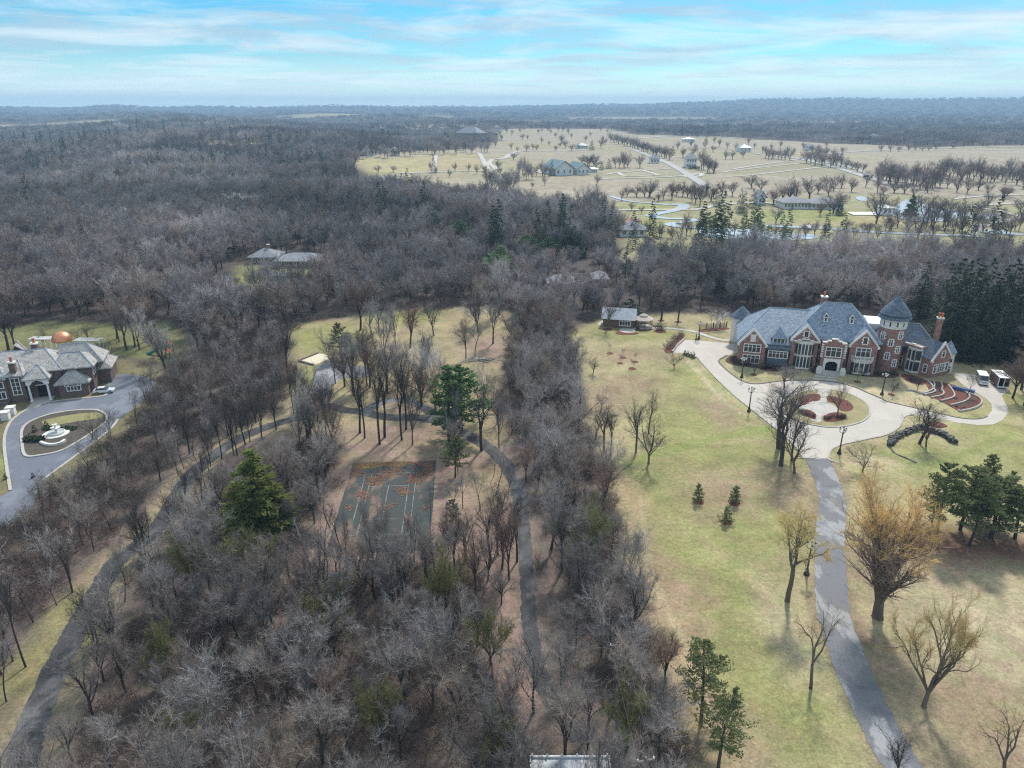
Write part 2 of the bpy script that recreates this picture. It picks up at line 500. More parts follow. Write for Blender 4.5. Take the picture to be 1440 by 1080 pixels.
# ------------------------------------------------------------------ sky, sun, air
SUN_EL, SUN_AZ = R(46), R(20)          # the sun stands ahead of the camera and a little to the right
world = bpy.data.worlds.new('World')
sc.world = world
g = G(nt(world))
sky = g.n('ShaderNodeTexSky', sky_type='NISHITA', sun_disc=False)
sky.sun_elevation = SUN_EL
sky.sun_rotation = SUN_AZ
sky.air_density = 1.0; sky.dust_density = 0.6; sky.ozone_density = 2.0
tc = g.n('ShaderNodeTexCoord').outputs['Generated']
sep = g.n('ShaderNodeSeparateXYZ', {'Vector': tc})
zz = g.math('MAXIMUM', sep.outputs[2], 0.0)
den = g.math('ADD', zz, 0.055)
u = g.math('DIVIDE', sep.outputs[0], den)
v = g.math('DIVIDE', sep.outputs[1], den)
uv = g.n('ShaderNodeCombineXYZ', {'X': u, 'Y': v}).outputs[0]
mp = g.n('ShaderNodeMapping', {'Vector': uv, 'Scale': (0.80, 0.80, 1.0), 'Rotation': (0, 0, 0.22), 'Location': (3.0, 1.0, 0)}).outputs[0]
n1 = g.noise(mp, 0.70, 12, 0.60, 0.5)
mp2 = g.n('ShaderNodeMapping', {'Vector': uv, 'Scale': (0.62, 0.80, 1.0), 'Rotation': (0, 0, -0.15), 'Location': (9.0, 5.0, 0)}).outputs[0]
n2 = g.noise(mp2, 0.9, 12, 0.62, 0.5)
n3 = g.noise(mp2, 0.25, 4, 0.5, 0.4)
tint = g.ramp(zz, [(0.0, (0.46, 0.82, 0.90)), (0.05, (0.28, 0.70, 0.89)), (0.16, (0.165, 0.63, 0.90)), (0.4, (0.55, 0.80, 0.95)), (1.0, (1.0, 1.0, 1.0))])
base = g.mix(1.0, sky.outputs[0], tint, 'MULTIPLY')
white = g.ramp(n1, [(0.46, (0, 0, 0)), (0.54, (0.30, 0.30, 0.30)), (0.62, (0.60, 0.60, 0.60)), (0.73, (1.0, 1.0, 1.0))])
grey = g.ramp(n2, [(0.44, (0, 0, 0)), (0.57, (0.75, 0.75, 0.75))])
c1 = g.mix(grey, base, (3.3, 4.6, 5.6))
c2 = g.mix(white, c1, (6.3, 7.3, 7.7))
pink = g.ramp(n3, [(0.48, (0, 0, 0)), (0.62, (0.32, 0.32, 0.32))])
c2 = g.mix(g.mix(1.0, pink, white, 'MULTIPLY'), c2, (6.8, 6.8, 7.2))
pale = g.ramp(zz, [(0.0, (0.85,) * 3), (0.025, (0.45,) * 3), (0.06, (0.08,) * 3), (0.11, (0, 0, 0))])
c3 = g.mix(pale, c2, (9.6, 11.0, 10.6))
over = g.ramp(zz, [(0.22, (0, 0, 0)), (0.5, (0.5, 0.5, 0.5))])
c3 = g.mix(over, c3, (6.5, 7.4, 8.4))  # whitish overcast above the view, added for soft fill light
bg = g.n('ShaderNodeBackground', {'Color': c3, 'Strength': 0.094})
g.t.links.new(bg.outputs[0], g.n('ShaderNodeOutputWorld').inputs[0])

sl = bpy.data.lights.new('sun', 'SUN')
sl.energy = 2.9
sl.angle = R(5.0)
sl.color = (1.0, 0.95, 0.87)
so = bpy.data.objects.new('sun', sl)
so.rotation_euler = (-(math.pi / 2 - SUN_EL), 0, -SUN_AZ)
so.location = (0, 0, 200)
C.objects.link(so)

def haze_box():
    m = bpy.data.materials.new('haze')
    g = G(nt(m))
    vol = g.n('ShaderNodeVolumePrincipled', {'Color': (0.48, 0.75, 1.0, 1), 'Density': HAZE_D, 'Anisotropy': 0.0})
    o = g.n('ShaderNodeOutputMaterial')
    g.t.links.new(vol.outputs[0], o.inputs['Volume'])
    m.volume_intersection_method = 'FAST' if hasattr(m, 'volume_intersection_method') else m.volume_intersection_method
    M['haze'] = m
    b = MB().box(-11500, 11500, -300, 11500, -22, 190)
    return b.build('haze', 'haze')
HAZE_D = 0.00015
hz = haze_box(); hz['kind'] = 'stuff'

# ------------------------------------------------------------------ regions of the ground
P_LAWN = gp([(800, 466), (850, 447), (930, 441), (1000, 441), (1040, 452), (1180, 440), (1345, 490), (1400, 508), (1440, 535), (1560, 590), (1900, 640),
             (1900, 1130), (975, 1130), (962, 1080), (950, 1000), (938, 920), (915, 850), (885, 790), (868, 730), (850, 690), (836, 640), (822, 575), (812, 520)])
P_CLEAR = gp([(412, 470), (420, 455), (520, 442), (600, 434), (700, 430), (724, 450), (718, 490), (702, 530), (700, 570), (706, 620), (690, 640), (640, 642),
              (600, 650), (480, 650), (470, 612), (430, 604), (392, 592), (405, 540), (415, 510)])
P_GLADE = gp([(410, 800), (478, 650), (700, 632), (724, 690), (738, 800), (742, 900), (758, 990), (700, 1000), (690, 850), (600, 800)])
P_LEFTLAWN = gp([(-60, 474), (60, 453), (235, 452), (265, 478), (250, 508), (150, 505), (100, 500), (-60, 505)])
P_MIDLAWN = gp([(328, 392), (345, 374), (400, 360), (458, 360), (446, 382), (400, 396), (340, 402)])
P_OPEN = gp([(498, 222), (560, 214), (640, 210), (690, 204), (698, 182), (850, 181), (900, 189), (1000, 192), (1180, 202), (1300, 206), (1500, 204), (1620, 260), (1700, 365), (1440, 370), (1330, 372),
             (1200, 374), (1080, 374), (1000, 372), (920, 372), (866, 366), (858, 320), (850, 300), (740, 296), (640, 284), (560, 276), (500, 266)])
P_GOLF = gp([(866, 286), (960, 278), (1200, 276), (1440, 290), (1600, 300), (1700, 365), (1200, 374), (1000, 372), (866, 366)])
P_LEFTHOUSE = gp([(-80, 500), (60, 478), (165, 505), (230, 520), (215, 560), (150, 640), (60, 690), (20, 720), (-80, 720)])

LANE = [(30, 1085), (40, 1035), (70, 960), (100, 898), (130, 845), (164, 790), (212, 752), (238, 717), (267, 670), (304, 638), (342, 614), (385, 597), (425, 586), (456, 571), (486, 577), (514, 580), (546, 587), (582, 587), (620, 593), (641, 604), (660, 613), (682, 626), (704, 645), (722, 672), (731, 700), (735, 735), (739, 780), (742, 830), (745, 880), (752, 920), (763, 960), (775, 985), (790, 1005), (815, 1040)]
DRIVE = [(1149, 645), (1158, 664), (1166, 685), (1171, 705), (1169, 730), (1167, 758), (1167, 785), (1168, 811), (1172, 864), (1185, 903), (1207, 959), (1233, 1014), (1264, 1070), (1300, 1130)]
lane_line = smooth_path(gp(LANE), 7)
drive_line = smooth_path(gp(DRIVE), 7)

def blob(X, Y, px, py, rx, ry, soft=1.0):
    """soft patch at a photo position, radii in metres"""
    p = at(px, py)
    q = np.sqrt(((X - p[0]) / rx) ** 2 + ((Y - p[1]) / ry) ** 2)
    return np.clip(1.5 - q, 0, 1) ** soft if soft != 1 else np.clip(1.4 - q, 0, 1)

def make_ground():
    na, nr = 640, 640
    az = np.linspace(R(-86), R(86), na)
    rr = np.concatenate([[0.5, 20], np.geomspace(40, 500, 400), np.geomspace(510, 11000, nr - 402)])
    A, Q = np.meshgrid(az, rr)
    X, Y = Q * np.sin(A), Q * np.cos(A)
    Z = zfun(X, Y)
    x, y, z = X.ravel(), Y.ravel(), Z.ravel()
    r = np.hypot(x, y)
    n = len(x)
    col = np.zeros((n, 3))
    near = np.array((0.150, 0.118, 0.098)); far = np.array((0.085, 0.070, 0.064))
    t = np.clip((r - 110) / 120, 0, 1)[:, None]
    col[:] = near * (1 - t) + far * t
    rs = np.random.RandomState(3)
    wob = 0.5 * np.sin(x * 0.31 + y * 0.17) + 0.5 * np.sin(x * 0.11 - y * 0.23 + 2) + 0.4 * np.sin(x * 0.7 + y * 0.9)
    def paint(mk, c, k=1.0):
        m = (np.clip(mk, 0, 1) * k)[:, None]
        col[:] = col * (1 - m) + np.array(c) * m
    STRAW, GREEN, BROWN, PALE = (0.325, 0.280, 0.158), (0.250, 0.250, 0.098), (0.280, 0.210, 0.135), (0.42, 0.36, 0.235)
    # lawn round the mansion
    L = mask(x + 0.8 * wob, y + 0.8 * wob, P_LAWN, 2.5)
    paint(L, STRAW)
    gl = np.zeros(n)
    for b in [(1000, 545, 14, 24), (960, 600, 10, 16), (1010, 640, 17, 8), (940, 690, 9, 16), (960, 790, 7, 18), (1010, 830, 9, 14), (1060, 950, 6, 16), (1110, 1010, 6, 9), (880, 468, 13, 9), (920, 470, 13, 8),
              (1070, 605, 10, 4), (1300, 640, 11, 6), (1390, 600, 10, 14), (1410, 560, 6, 10), (1340, 660, 14, 8), (1100, 720, 5, 10), (1430, 640, 10, 10), (1050, 750, 8, 10), (900, 660, 8, 6)]:
        gl = np.maximum(gl, blob(x + 2 * wob, y + 2 * wob, *b))
    paint(np.clip(gl, 0, 1) * L, GREEN, 0.85)
    bl = np.zeros(n)
    for b in [(890, 540, 9, 6), (850, 560, 7, 10), (1010, 690, 8, 8), (930, 830, 4, 9), (965, 930, 4.5, 14), (950, 860, 5, 10), (985, 1010, 6, 10), (1110, 690, 6, 8), (1220, 800, 5, 10), (1330, 790, 12, 7), (1240, 930, 5, 10), (1370, 1010, 10, 10),
              (900, 500, 12, 5), (1010, 580, 4, 10)]:
        bl = np.maximum(bl, blob(x + 2 * wob, y + 2 * wob, *b))
    paint(bl * L, BROWN, 0.8)
    paint(np.maximum(blob(x, y, 1350, 765, 10.5, 5.5), blob(x, y, 1420, 770, 7, 5)), (0.155, 0.085, 0.062), 0.9)  # brown patches on the lawn round the pine cluster
    pb = np.maximum.reduce([blob(x, y, 1390, 880, 12, 12), blob(x, y, 1100, 880, 3, 10), blob(x, y, 1010, 515, 6, 5), blob(x, y, 1240, 650, 7, 3), blob(x, y, 1410, 720, 8, 8), blob(x, y, 1180, 560, 30, 12)])
    paint(pb * L, PALE, 0.55)
    dd = poly_dist(x, y, drive_line.tolist(), False)
    vw = np.clip((3.3 + 0.8 * wob - dd) / 0.9, 0, 1) * (r < 260) * L
    paint(vw, (0.235, 0.185, 0.120), 0.75)
    paint(np.maximum.reduce([blob(x + wob, y + wob, *b) for b in [(930, 850, 4, 16), (905, 790, 3.5, 14), (955, 960, 3, 18), (880, 700, 4, 12)]]) * L, (0.33, 0.245, 0.150), 0.7)
    for pts, wd, c_, k_ in (([(880, 655), (925, 636), (985, 622), (1040, 608), (1096, 602)], 1.6, (0.21, 0.245, 0.075), 0.6), ([(966, 508), (985, 528), (1010, 556), (1040, 580)], 0.8, (0.44, 0.37, 0.25), 0.7), ([(972, 508), (993, 532), (1018, 558)], 0.5, (0.43, 0.36, 0.24), 0.6),
                            ([(1250, 640), (1290, 655), (1330, 650), (1420, 610)], 1.2, (0.20, 0.225, 0.075), 0.6), ([(900, 700), (915, 800), (950, 880), (985, 960), (1000, 1060)], 0.7, (0.41, 0.345, 0.215), 0.5), ([(870, 680), (890, 720), (905, 800)], 0.5, (0.40, 0.33, 0.20), 0.5)):
        dl_ = poly_dist(x, y, smooth_path(gp(pts), 6).tolist(), False)
        paint(np.clip((wd + 0.35 * wob - dl_) / 0.5, 0, 1) * L, c_, k_)
    # clearing with the lane and the court
    Cm = mask(x + wob, y + wob, P_CLEAR, 3)
    paint(Cm, (0.290, 0.240, 0.140))
    paint(np.maximum.reduce([blob(x, y, 450, 475, 14, 14), blob(x, y, 430, 530, 8, 10), blob(x, y, 560, 445, 12, 10)]) * Cm, (0.25, 0.26, 0.09), 0.8)
    paint(np.maximum.reduce([blob(x, y, 560, 610, 14, 7), blob(x, y, 690, 490, 9, 12), blob(x, y, 560, 575, 8, 4), blob(x, y, 520, 630, 14, 6)]) * Cm, (0.27, 0.195, 0.150), 0.9)
    G1 = mask(x + wob, y + wob, P_GLADE, 2.5)
    paint(G1, (0.275, 0.195, 0.150), 0.9)
    paint(blob(x, y, 690, 680, 6, 8) * G1, (0.28, 0.23, 0.13), 0.7)
    # verges of the lane
    dl = poly_dist(x, y, lane_line[:130].tolist(), False)
    vm = np.clip((4.2 + 0.9 * wob - dl) / 1.5, 0, 1) * (r < 260)
    paint(vm, (0.265, 0.215, 0.135), 0.85)
    paint(np.maximum.reduce([blob(x, y, 50, 930, 3.5, 8), blob(x, y, 95, 860, 3, 5), blob(x, y, 120, 900, 2, 6)]) , (0.23, 0.215, 0.085), 0.7)
    # left house garden
    paint(mask(x + wob, y + wob, P_LEFTLAWN, 3), (0.165, 0.165, 0.075))
    paint(mask(x, y, P_LEFTHOUSE, 2), (0.19, 0.17, 0.085), 0.8)
    paint(blob(x, y, 5, 655, 3, 9), (0.20, 0.22, 0.08), 0.9)
    paint(mask(x + wob, y + wob, P_MIDLAWN, 5), (0.235, 0.24, 0.085))
    # open estate land beyond the woods
    w2 = 14 * np.sin(x / 60 + y / 90) + 9 * np.sin(x / 31 - y / 47)
    O = mask(x + w2, y + w2, P_OPEN, 10)
    paint(O, (0.325, 0.280, 0.205))
    paint(mask(x + w2, y + w2, P_GOLF, 14), (0.285, 0.265, 0.150))
    patch = 0.5 + 0.5 * np.sin(x / 130 + 1.7 * np.sin(y / 190)) * np.sin(y / 170 + 1.1 * np.sin(x / 240))
    paint(O * np.clip(patch * 2 - 1.1, 0, 1), (0.30, 0.275, 0.145), 0.7)
    for pts, c in [([(1012, 240), (1130, 226), (1180, 232), (1210, 247), (1040, 247)], (0.27, 0.25, 0.15)),
                   ([(840, 246), (960, 235), (1005, 240), (980, 258), (880, 252)], (0.30, 0.28, 0.18)),
                   ([(610, 218), (675, 216), (680, 238), (612, 240)], (0.36, 0.30, 0.17)), ([(500, 224), (606, 220), (606, 242), (520, 246)], (0.36, 0.32, 0.16)),
                   ([(1120, 300), (1260, 300), (1300, 318), (1120, 316)], (0.36, 0.30, 0.16)), ([(870, 288), (950, 284), (935, 296), (880, 300)], (0.27, 0.28, 0.11)),
                   ([(1060, 296), (1240, 296), (1180, 312), (1060, 310)], (0.25, 0.265, 0.10)), ([(870, 306), (930, 308), (940, 330), (875, 330)], (0.26, 0.27, 0.10))]:
        paint(mask(x, y, gp(pts), 6), c, 0.85)
    # far scattered clearings
    for px, py, rx, ry in [(20, 200, 60, 40), (330, 205, 90, 50), (240, 165, 160, 200), (400, 178, 200, 120), (470, 164, 260, 240), (120, 172, 150, 110), (560, 165, 300, 240), (330, 180, 120, 70), (900, 166, 500, 200), (800, 172, 300, 160), (1150, 172, 260, 120), (1000, 176, 240, 120), (640, 176, 180, 120), (20, 178, 120, 90)]:
        paint(blob(x + 3 * w2, y + 3 * w2, px, py, rx, ry), (0.38, 0.33, 0.22), 0.85)
    me = bpy.data.meshes.new('ground')
    idx = np.arange(n).reshape(nr, na)
    q = np.stack([idx[:-1, :-1], idx[:-1, 1:], idx[1:, 1:], idx[1:, :-1]], -1).reshape(-1, 4)
    me.vertices.add(n)
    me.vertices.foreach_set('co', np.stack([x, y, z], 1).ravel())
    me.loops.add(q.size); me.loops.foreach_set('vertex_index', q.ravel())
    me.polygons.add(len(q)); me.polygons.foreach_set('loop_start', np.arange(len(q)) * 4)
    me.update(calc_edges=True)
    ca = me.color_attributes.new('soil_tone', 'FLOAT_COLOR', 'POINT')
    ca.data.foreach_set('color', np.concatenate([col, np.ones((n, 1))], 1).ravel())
    m = bpy.data.materials.new('ground_cover')
    g = G(nt(m))
    c = g.n('ShaderNodeVertexColor', layer_name='soil_tone').outputs[0]
    pos = g.n('ShaderNodeNewGeometry').outputs['Position']
    f1 = g.noise(pos, 0.16, 6, 0.62, 0.5)
    f2 = g.noise(pos, 1.3, 8, 0.75)
    f3 = g.noise(pos, 0.02, 4, 0.6, 0.8)
    f4 = g.noise(pos, 3.2, 6, 0.8)
    k = g.math('MULTIPLY', g.n('ShaderNodeMapRange', {'Value': f1, 'From Min': 0.3, 'From Max': 0.7, 'To Min': 0.74, 'To Max': 1.22}).outputs[0],
               g.n('ShaderNodeMapRange', {'Value': f2, 'From Min': 0.28, 'From Max': 0.72, 'To Min': 0.64, 'To Max': 1.40}).outputs[0])
    k = g.math('MULTIPLY', k, g.n('ShaderNodeMapRange', {'Value': f3, 'From Min': 0.3, 'From Max': 0.7, 'To Min': 0.88, 'To Max': 1.12}).outputs[0])
    k = g.math('MULTIPLY', k, g.n('ShaderNodeMapRange', {'Value': f4, 'From Min': 0.28, 'From Max': 0.72, 'To Min': 0.60, 'To Max': 1.44}).outputs[0])
    kr = g.n('ShaderNodeMapRange', {'Value': g.noise(pos, 0.33, 5, 0.65), 'From Min': 0.35, 'From Max': 0.65, 'To Min': 0.92, 'To Max': 1.10}).outputs[0]
    comb = g.n('ShaderNodeCombineColor', {'Red': g.math('MULTIPLY', k, kr), 'Green': k, 'Blue': g.math('MULTIPLY', k, kr)}).outputs[0]
    g.out(g.mix(1.0, c, comb, 'MULTIPLY'), 0.95, 0.1, 0.0, f4, 0.5, 0.12)
    me.materials.append(m)
    o = bpy.data.objects.new('ground', me)
    o['kind'] = 'structure'
    C.objects.link(o)
make_ground()
# ------------------------------------------------------------------ trees
def perp(d):
    a = np.cross(d, (0, 0, 1.0)) if abs(d[2]) < 0.9 else np.cross(d, (1.0, 0, 0))
    a /= np.linalg.norm(a)
    return a, np.cross(d, a)

class TB:
    """tapered limbs and thin twigs, quickly"""
    def __init__(s): s.V = []; s.F = []; s.I = []; s.cur = 0
    def mark(s): s.I += [s.cur] * (len(s.F) - len(s.I))
    def limb(s, pts, rs, n):
        b = len(s.V)
        for j, p in enumerate(pts):
            d = pts[min(j + 1, len(pts) - 1)] - pts[max(j - 1, 0)]
            d = d / (np.linalg.norm(d) + 1e-9)
            a, c = perp(d)
            for i in range(n):
                t = 2 * math.pi * i / n
                s.V.append(p + rs[j] * (math.cos(t) * a + math.sin(t) * c))
        for j in range(len(pts) - 1):
            for i in range(n):
                k = (i + 1) % n
                s.F.append((b + j * n + i, b + j * n + k, b + (j + 1) * n + k, b + (j + 1) * n + i))
    def twig(s, p, d, L, w, rn, bend=0.25):
        a, c = perp(d)
        t = rn.random() * 6.283
        side = math.cos(t) * a + math.sin(t) * c
        b = len(s.V)
        q = p + d * L * 0.55 + c * (rn.random() - 0.5) * L * bend
        e = p + d * L + np.array(((rn.random() - 0.5), (rn.random() - 0.5), (rn.random() - 0.3))) * L * bend
        s.V += [p - side * w / 2, p + side * w / 2, q + side * w * 0.4, q - side * w * 0.4, e]
        s.F += [(b, b + 1, b + 2, b + 3), (b + 3, b + 2, b + 4)]
    def leaf(s, p, d, L, w, rn):
        a, c = perp(d)
        t = rn.random() * 6.283
        side = (math.cos(t) * a + math.sin(t) * c) * w / 2
        b = len(s.V)
        s.V += [p - side * 0.5, p + side * 0.5, p + d * L * 0.5 + side, p + d * L, p + d * L * 0.5 - side]
        s.F.append((b, b + 1, b + 2, b + 3, b + 4))
    def mesh(s, name, m): s.mark(); return mesh_from(name, s.V, s.F, m, s.I)

def unit(v): return v / (np.linalg.norm(v) + 1e-9)

def grow(rn, tb, p, d, L, r, nseg, wob, up, n, taper=0.55):
    """a wandering limb; returns its points and radii"""
    pts, rs = [p], [r]
    for i in range(nseg):
        d = unit(d + np.array([rn.gauss(0, wob), rn.gauss(0, wob), rn.gauss(0, wob * 0.6) + up]))
        p = p + d * L / nseg
        pts.append(p); rs.append(r * (1 - (1 - taper) * (i + 1) / nseg))
    tb.limb(pts, rs, n)
    return pts, rs, d

def along(pts, t):
    k = t * (len(pts) - 1); i = min(int(k), len(pts) - 2); f = k - i
    return pts[i] * (1 - f) + pts[i + 1] * f, unit(pts[i + 1] - pts[i])

def fork_dir(rn, d, ang):
    a, c = perp(d)
    t = rn.random() * 6.283
    return unit(d * math.cos(ang) + (a * math.cos(t) + c * math.sin(t)) * math.sin(ang))

def bare_tree(seed, H=15.0, r0=0.22, fork=0.3, limbs=5, spread=0.5, n2=7, n3=6, nt=7, tw=0.03, tl=0.9, up=0.10, lean=0.0, droop=0.0, wob=0.13, stems=1, lev3=True, outer=None):
    """returns (trunk mesh builder, crown builder): trunk and main limbs / branches and twigs"""
    rn = random.Random(seed)
    T, K = TB(), TB()
    tips = []
    for st in range(stems):
        base = np.array([rn.gauss(0, 0.35), rn.gauss(0, 0.35), -0.3]) if stems > 1 else np.array([0, 0, -0.3])
        d = unit(np.array([rn.gauss(0, 0.06) + lean, rn.gauss(0, 0.06), 1.0])) if stems == 1 else unit(np.array([math.cos(6.283 * st / stems) * spread * 0.6, math.sin(6.283 * st / stems) * spread * 0.6, 1.0]))
        hf = H * fork * rn.uniform(0.85, 1.15)
        rr = r0 / math.sqrt(stems) * 1.1
        flare = base + np.array([0, 0, 0.5])
        T.limb([base, flare], [rr * 1.5, rr * 1.05], 7)
        pts, rs, d = grow(rn, T, flare, d, hf, rr * 1.05, 4, 0.05, 0.02, 7, 0.8)
        starts = [(pts[-1], rs[-1])]
        nl = max(2, limbs // stems)
        for l in range(nl):
            az = 6.283 * (l + rn.uniform(-0.3, 0.3)) / nl
            el = spread * rn.uniform(0.5, 1.25) if l or stems > 1 else spread * 0.15
            ld = unit(np.array([math.cos(az) * math.sin(el), math.sin(az) * math.sin(el), math.cos(el)]) + d * 0.35)
            tpos = 1.0 if l < 3 else rn.uniform(0.6, 1.0)
            p0, _ = along(pts, tpos)
            LL = (H - hf) * rn.uniform(0.8, 1.05) * (1.0 if tpos == 1 else 0.85)
            lp, lr, ld2 = grow(rn, T, p0, ld, LL * 0.86, rs[-1] * rn.uniform(0.55, 0.78), 6, wob, up * 0.5, 5, 0.28)
            tips.append((lp, lr, LL))
    for lp, lr, LL in tips:
        for i in range(n2):
            t = 0.22 + 0.78 * (i + rn.random() * 0.8) / n2
            p0, dd = along(lp, min(t, 1.0))
            bd = fork_dir(rn, dd, rn.uniform(0.4, 0.95))
            bd = unit(bd + np.array([0, 0, up]))
            BL = LL * rn.uniform(0.30, 0.46) * (1.15 - 0.55 * t)
            br = max(0.012, np.interp(t, [0, 1], [lr[0], lr[-1]]) * 0.5)
            KB = K; K.mark(); K.cur = 0 if outer is None else 1
            bp, brs, bd2 = grow(rn, KB, p0, bd, BL, br, 3, wob * 1.2, up - droop * 0.5, 4, 0.35)
            for j in range(n3):
                t2 = 0.15 + 0.85 * (j + rn.random() * 0.8) / n3
                p1, d1 = along(bp, min(t2, 1.0))
                cd = unit(fork_dir(rn, d1, rn.uniform(0.4, 0.9)) + np.array([0, 0, up * 0.8 - droop]))
                CL = BL * rn.uniform(0.28, 0.5)
                if lev3:
                    cp, crs, cd2 = grow(rn, KB, p1, cd, CL, max(tw * 0.42, br * 0.38), 2, wob * 1.3, up * 0.6 - droop, 3, 0.45)
                else:
                    K.twig(p1, cd, CL, tw * 1.5, rn); cp = [p1, p1 + cd * CL]
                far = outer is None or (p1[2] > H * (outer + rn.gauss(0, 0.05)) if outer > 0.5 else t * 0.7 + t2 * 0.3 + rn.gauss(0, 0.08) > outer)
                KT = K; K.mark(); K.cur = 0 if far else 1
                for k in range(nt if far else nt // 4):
                    t3 = 0.1 + 0.9 * (k + rn.random()) / nt
                    p2, d2 = along(cp, min(t3, 1.0))
                    td = unit(fork_dir(rn, d2, rn.uniform(0.3, 0.85)) + np.array([0, 0, up * 0.6 - droop * 1.6]))
                    KT.twig(p2, td, tl * rn.uniform(0.5, 1.3), tw * rn.uniform(0.7, 1.1), rn)
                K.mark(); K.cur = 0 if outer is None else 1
    return T, K

def shrub(seed, H=3.0, W=2.2, stems=16, n2=5, nt=6, tw=0.03, tl=0.7):
    rn = random.Random(seed)
    K = TB()
    for s_ in range(stems):
        a = rn.random() * 6.283; e = rn.uniform(0.1, 0.9)
        d = unit(np.array([math.cos(a) * e * W / H * 1.2, math.sin(a) * e * W / H * 1.2, 1.0]))
        p = np.array([math.cos(a) * rn.random() * W * 0.3, math.sin(a) * rn.random() * W * 0.3, -0.1])
        pts, rs, d = grow(rn, K, p, d, H * rn.uniform(0.6, 1.0), 0.03, 3, 0.16, 0.03, 3, 0.4)
        for j in range(n2):
            p1, d1 = along(pts, 0.25 + 0.75 * (j + rn.random()) / n2 if n2 > 1 else 0.7)
            cd = fork_dir(rn, d1, rn.uniform(0.4, 1.0))
            L = H * rn.uniform(0.15, 0.3)
            K.twig(p1, cd, L, tw * 1.2, rn)
            for k in range(nt):
                p2 = p1 + cd * L * (k + rn.random()) / nt
                K.twig(p2, fork_dir(rn, cd, rn.uniform(0.4, 1.0)), tl * rn.uniform(0.4, 1.1), tw, rn)
    return K

def tangle(seed, W=5.0, H=1.3, n=420, tw=0.045):
    """low brush: crossing canes and seedlings"""
    rn = random.Random(seed)
    K = TB()
    for i in range(n):
        a = rn.random() * 6.283; q = W * math.sqrt(rn.random()) * 0.5
        p = np.array([math.cos(a) * q, math.sin(a) * q, rn.random() * H * 0.35])
        d = unit(np.array([rn.gauss(0, 0.8), rn.gauss(0, 0.8), rn.uniform(0.25, 1.1)]))
        K.twig(p, d, rn.uniform(0.5, 1.6) * H * 0.8, tw * rn.uniform(0.6, 1.2), rn, 0.5)
    return K

def pine(seed, H=11.0, W=5.0, bare=0.35, whorls=9, per=6, tuft=0.5, ntuft=26, r0=0.16, dense=1.0, top_round=0.6):
    """open-grown pine: bare trunk, tufted whorls of branches"""
    rn = random.Random(seed)
    T, K = TB(), TB()
    pts, rs, d = grow(rn, T, np.array([0, 0, -0.3]), np.array([0, 0, 1.0]), H * 0.99, r0, 7, 0.022, 0.05, 7, 0.12)
    for w in range(whorls):
        t = bare + (0.97 - bare) * w / (whorls - 1)
        s = (t - bare) / (1 - bare)
        rad = W * 0.5 * ((1 - s) ** top_round) * (0.62 + 0.38 * min(1, s * 4)) + 0.25
        for k in range(per if w < whorls - 2 else 4):
            a = 6.283 * (k + rn.random() * 0.8) / per + w
            p0, _ = along(pts, min(1, max(0.02, t + rn.uniform(-0.02, 0.02))))
            L = rad * rn.uniform(0.6, 1.15)
            e = 0.15 + 0.5 * s + rn.gauss(0, 0.10)
            bd = unit(np.array([math.cos(a), math.sin(a), math.tan(e)]))
            bp, _, _ = grow(rn, T, p0, bd, L, r0 * 0.25, 3, 0.09, 0.03, 3, 0.3)
            for f in range(int(ntuft * dense * (0.5 + 0.5 * L / (W * 0.5)))):
                p1, d1 = along(bp, min(1.0, 0.22 + 0.78 * rn.random() ** 0.7))
                p1 = p1 + np.array([rn.gauss(0, 0.11), rn.gauss(0, 0.11), rn.gauss(0, 0.06)]) * L * 0.9
                ld = unit(d1 * 0.5 + np.array([rn.gauss(0, 0.6), rn.gauss(0, 0.6), rn.uniform(0.0, 1.0)]))
                K.leaf(p1, ld, tuft * rn.uniform(0.6, 1.3), tuft * 0.5, rn)
    return T, K

def spruce(seed, H=14.0, W=5.0, layers=20, per=8, leaf=0.55, bare=0.03, npl=16, droop=0.35):
    rn = random.Random(seed)
    T, K = TB(), TB()
    pts, rs, d = grow(rn, T, np.array([0, 0, -0.3]), np.array([0, 0, 1.0]), H, 0.014 * H, 5, 0.01, 0.05, 6, 0.08)
    for w in range(layers):
        s = w / (layers - 1)
        z = H * (bare + (0.985 - bare) * s)
        rad = W * 0.5 * (1 - s) ** 0.85 + 0.12
        for k in range(max(4, int(per * (1 - 0.5 * s)))):
            a = 6.283 * (k + rn.random()) / per + w * 1.3
            L = rad * rn.uniform(0.65, 1.15)
            q = np.array([math.cos(a), math.sin(a), 0])
            for f in range(max(3, int(npl * (0.35 + 0.65 * L / (W * 0.5))))):
                t = rn.random() ** 0.6
                p1 = np.array([0, 0, z]) + q * L * t + np.array([rn.gauss(0, 0.16) * L * 0.6, rn.gauss(0, 0.16) * L * 0.6, -droop * L * t * t + rn.gauss(0, 0.1)])
                ld = unit(q * 0.8 + np.array([rn.gauss(0, 0.45), rn.gauss(0, 0.45), rn.uniform(-0.5, 0.35)]))
                K.leaf(p1, ld, leaf * rn.uniform(0.6, 1.2), leaf * 0.42, rn)
    return T, K

PROTO = {}     # kind -> list of (trunk mesh, crown mesh, height, crown width)
def size_of(*bs):
    v = np.array([p for b in bs for p in b.V])
    return float(v[:, 2].max()), float(np.percentile(np.abs(v[:, :2]), 97) * 2)

def proto(kind, T, K, tm, km, one=False):
    h, w = size_of(T, K) if T else size_of(K)
    if one:                                       # trunk and crown as one mesh (small in the picture)
        b = len(K.V)
        nk = len(K.F)
        V = K.V + T.V; Fc = K.F + [tuple(i + b for i in f) for f in T.F]
        me = mesh_from(kind, V, Fc, [km, tm], [0] * nk + [1] * len(T.F))
        PROTO.setdefault(kind, []).append((None, me, h, w))
    else:
        PROTO.setdefault(kind, []).append((T.mesh('trunk', tm) if T else None, K.mesh('crown', km), h, w))

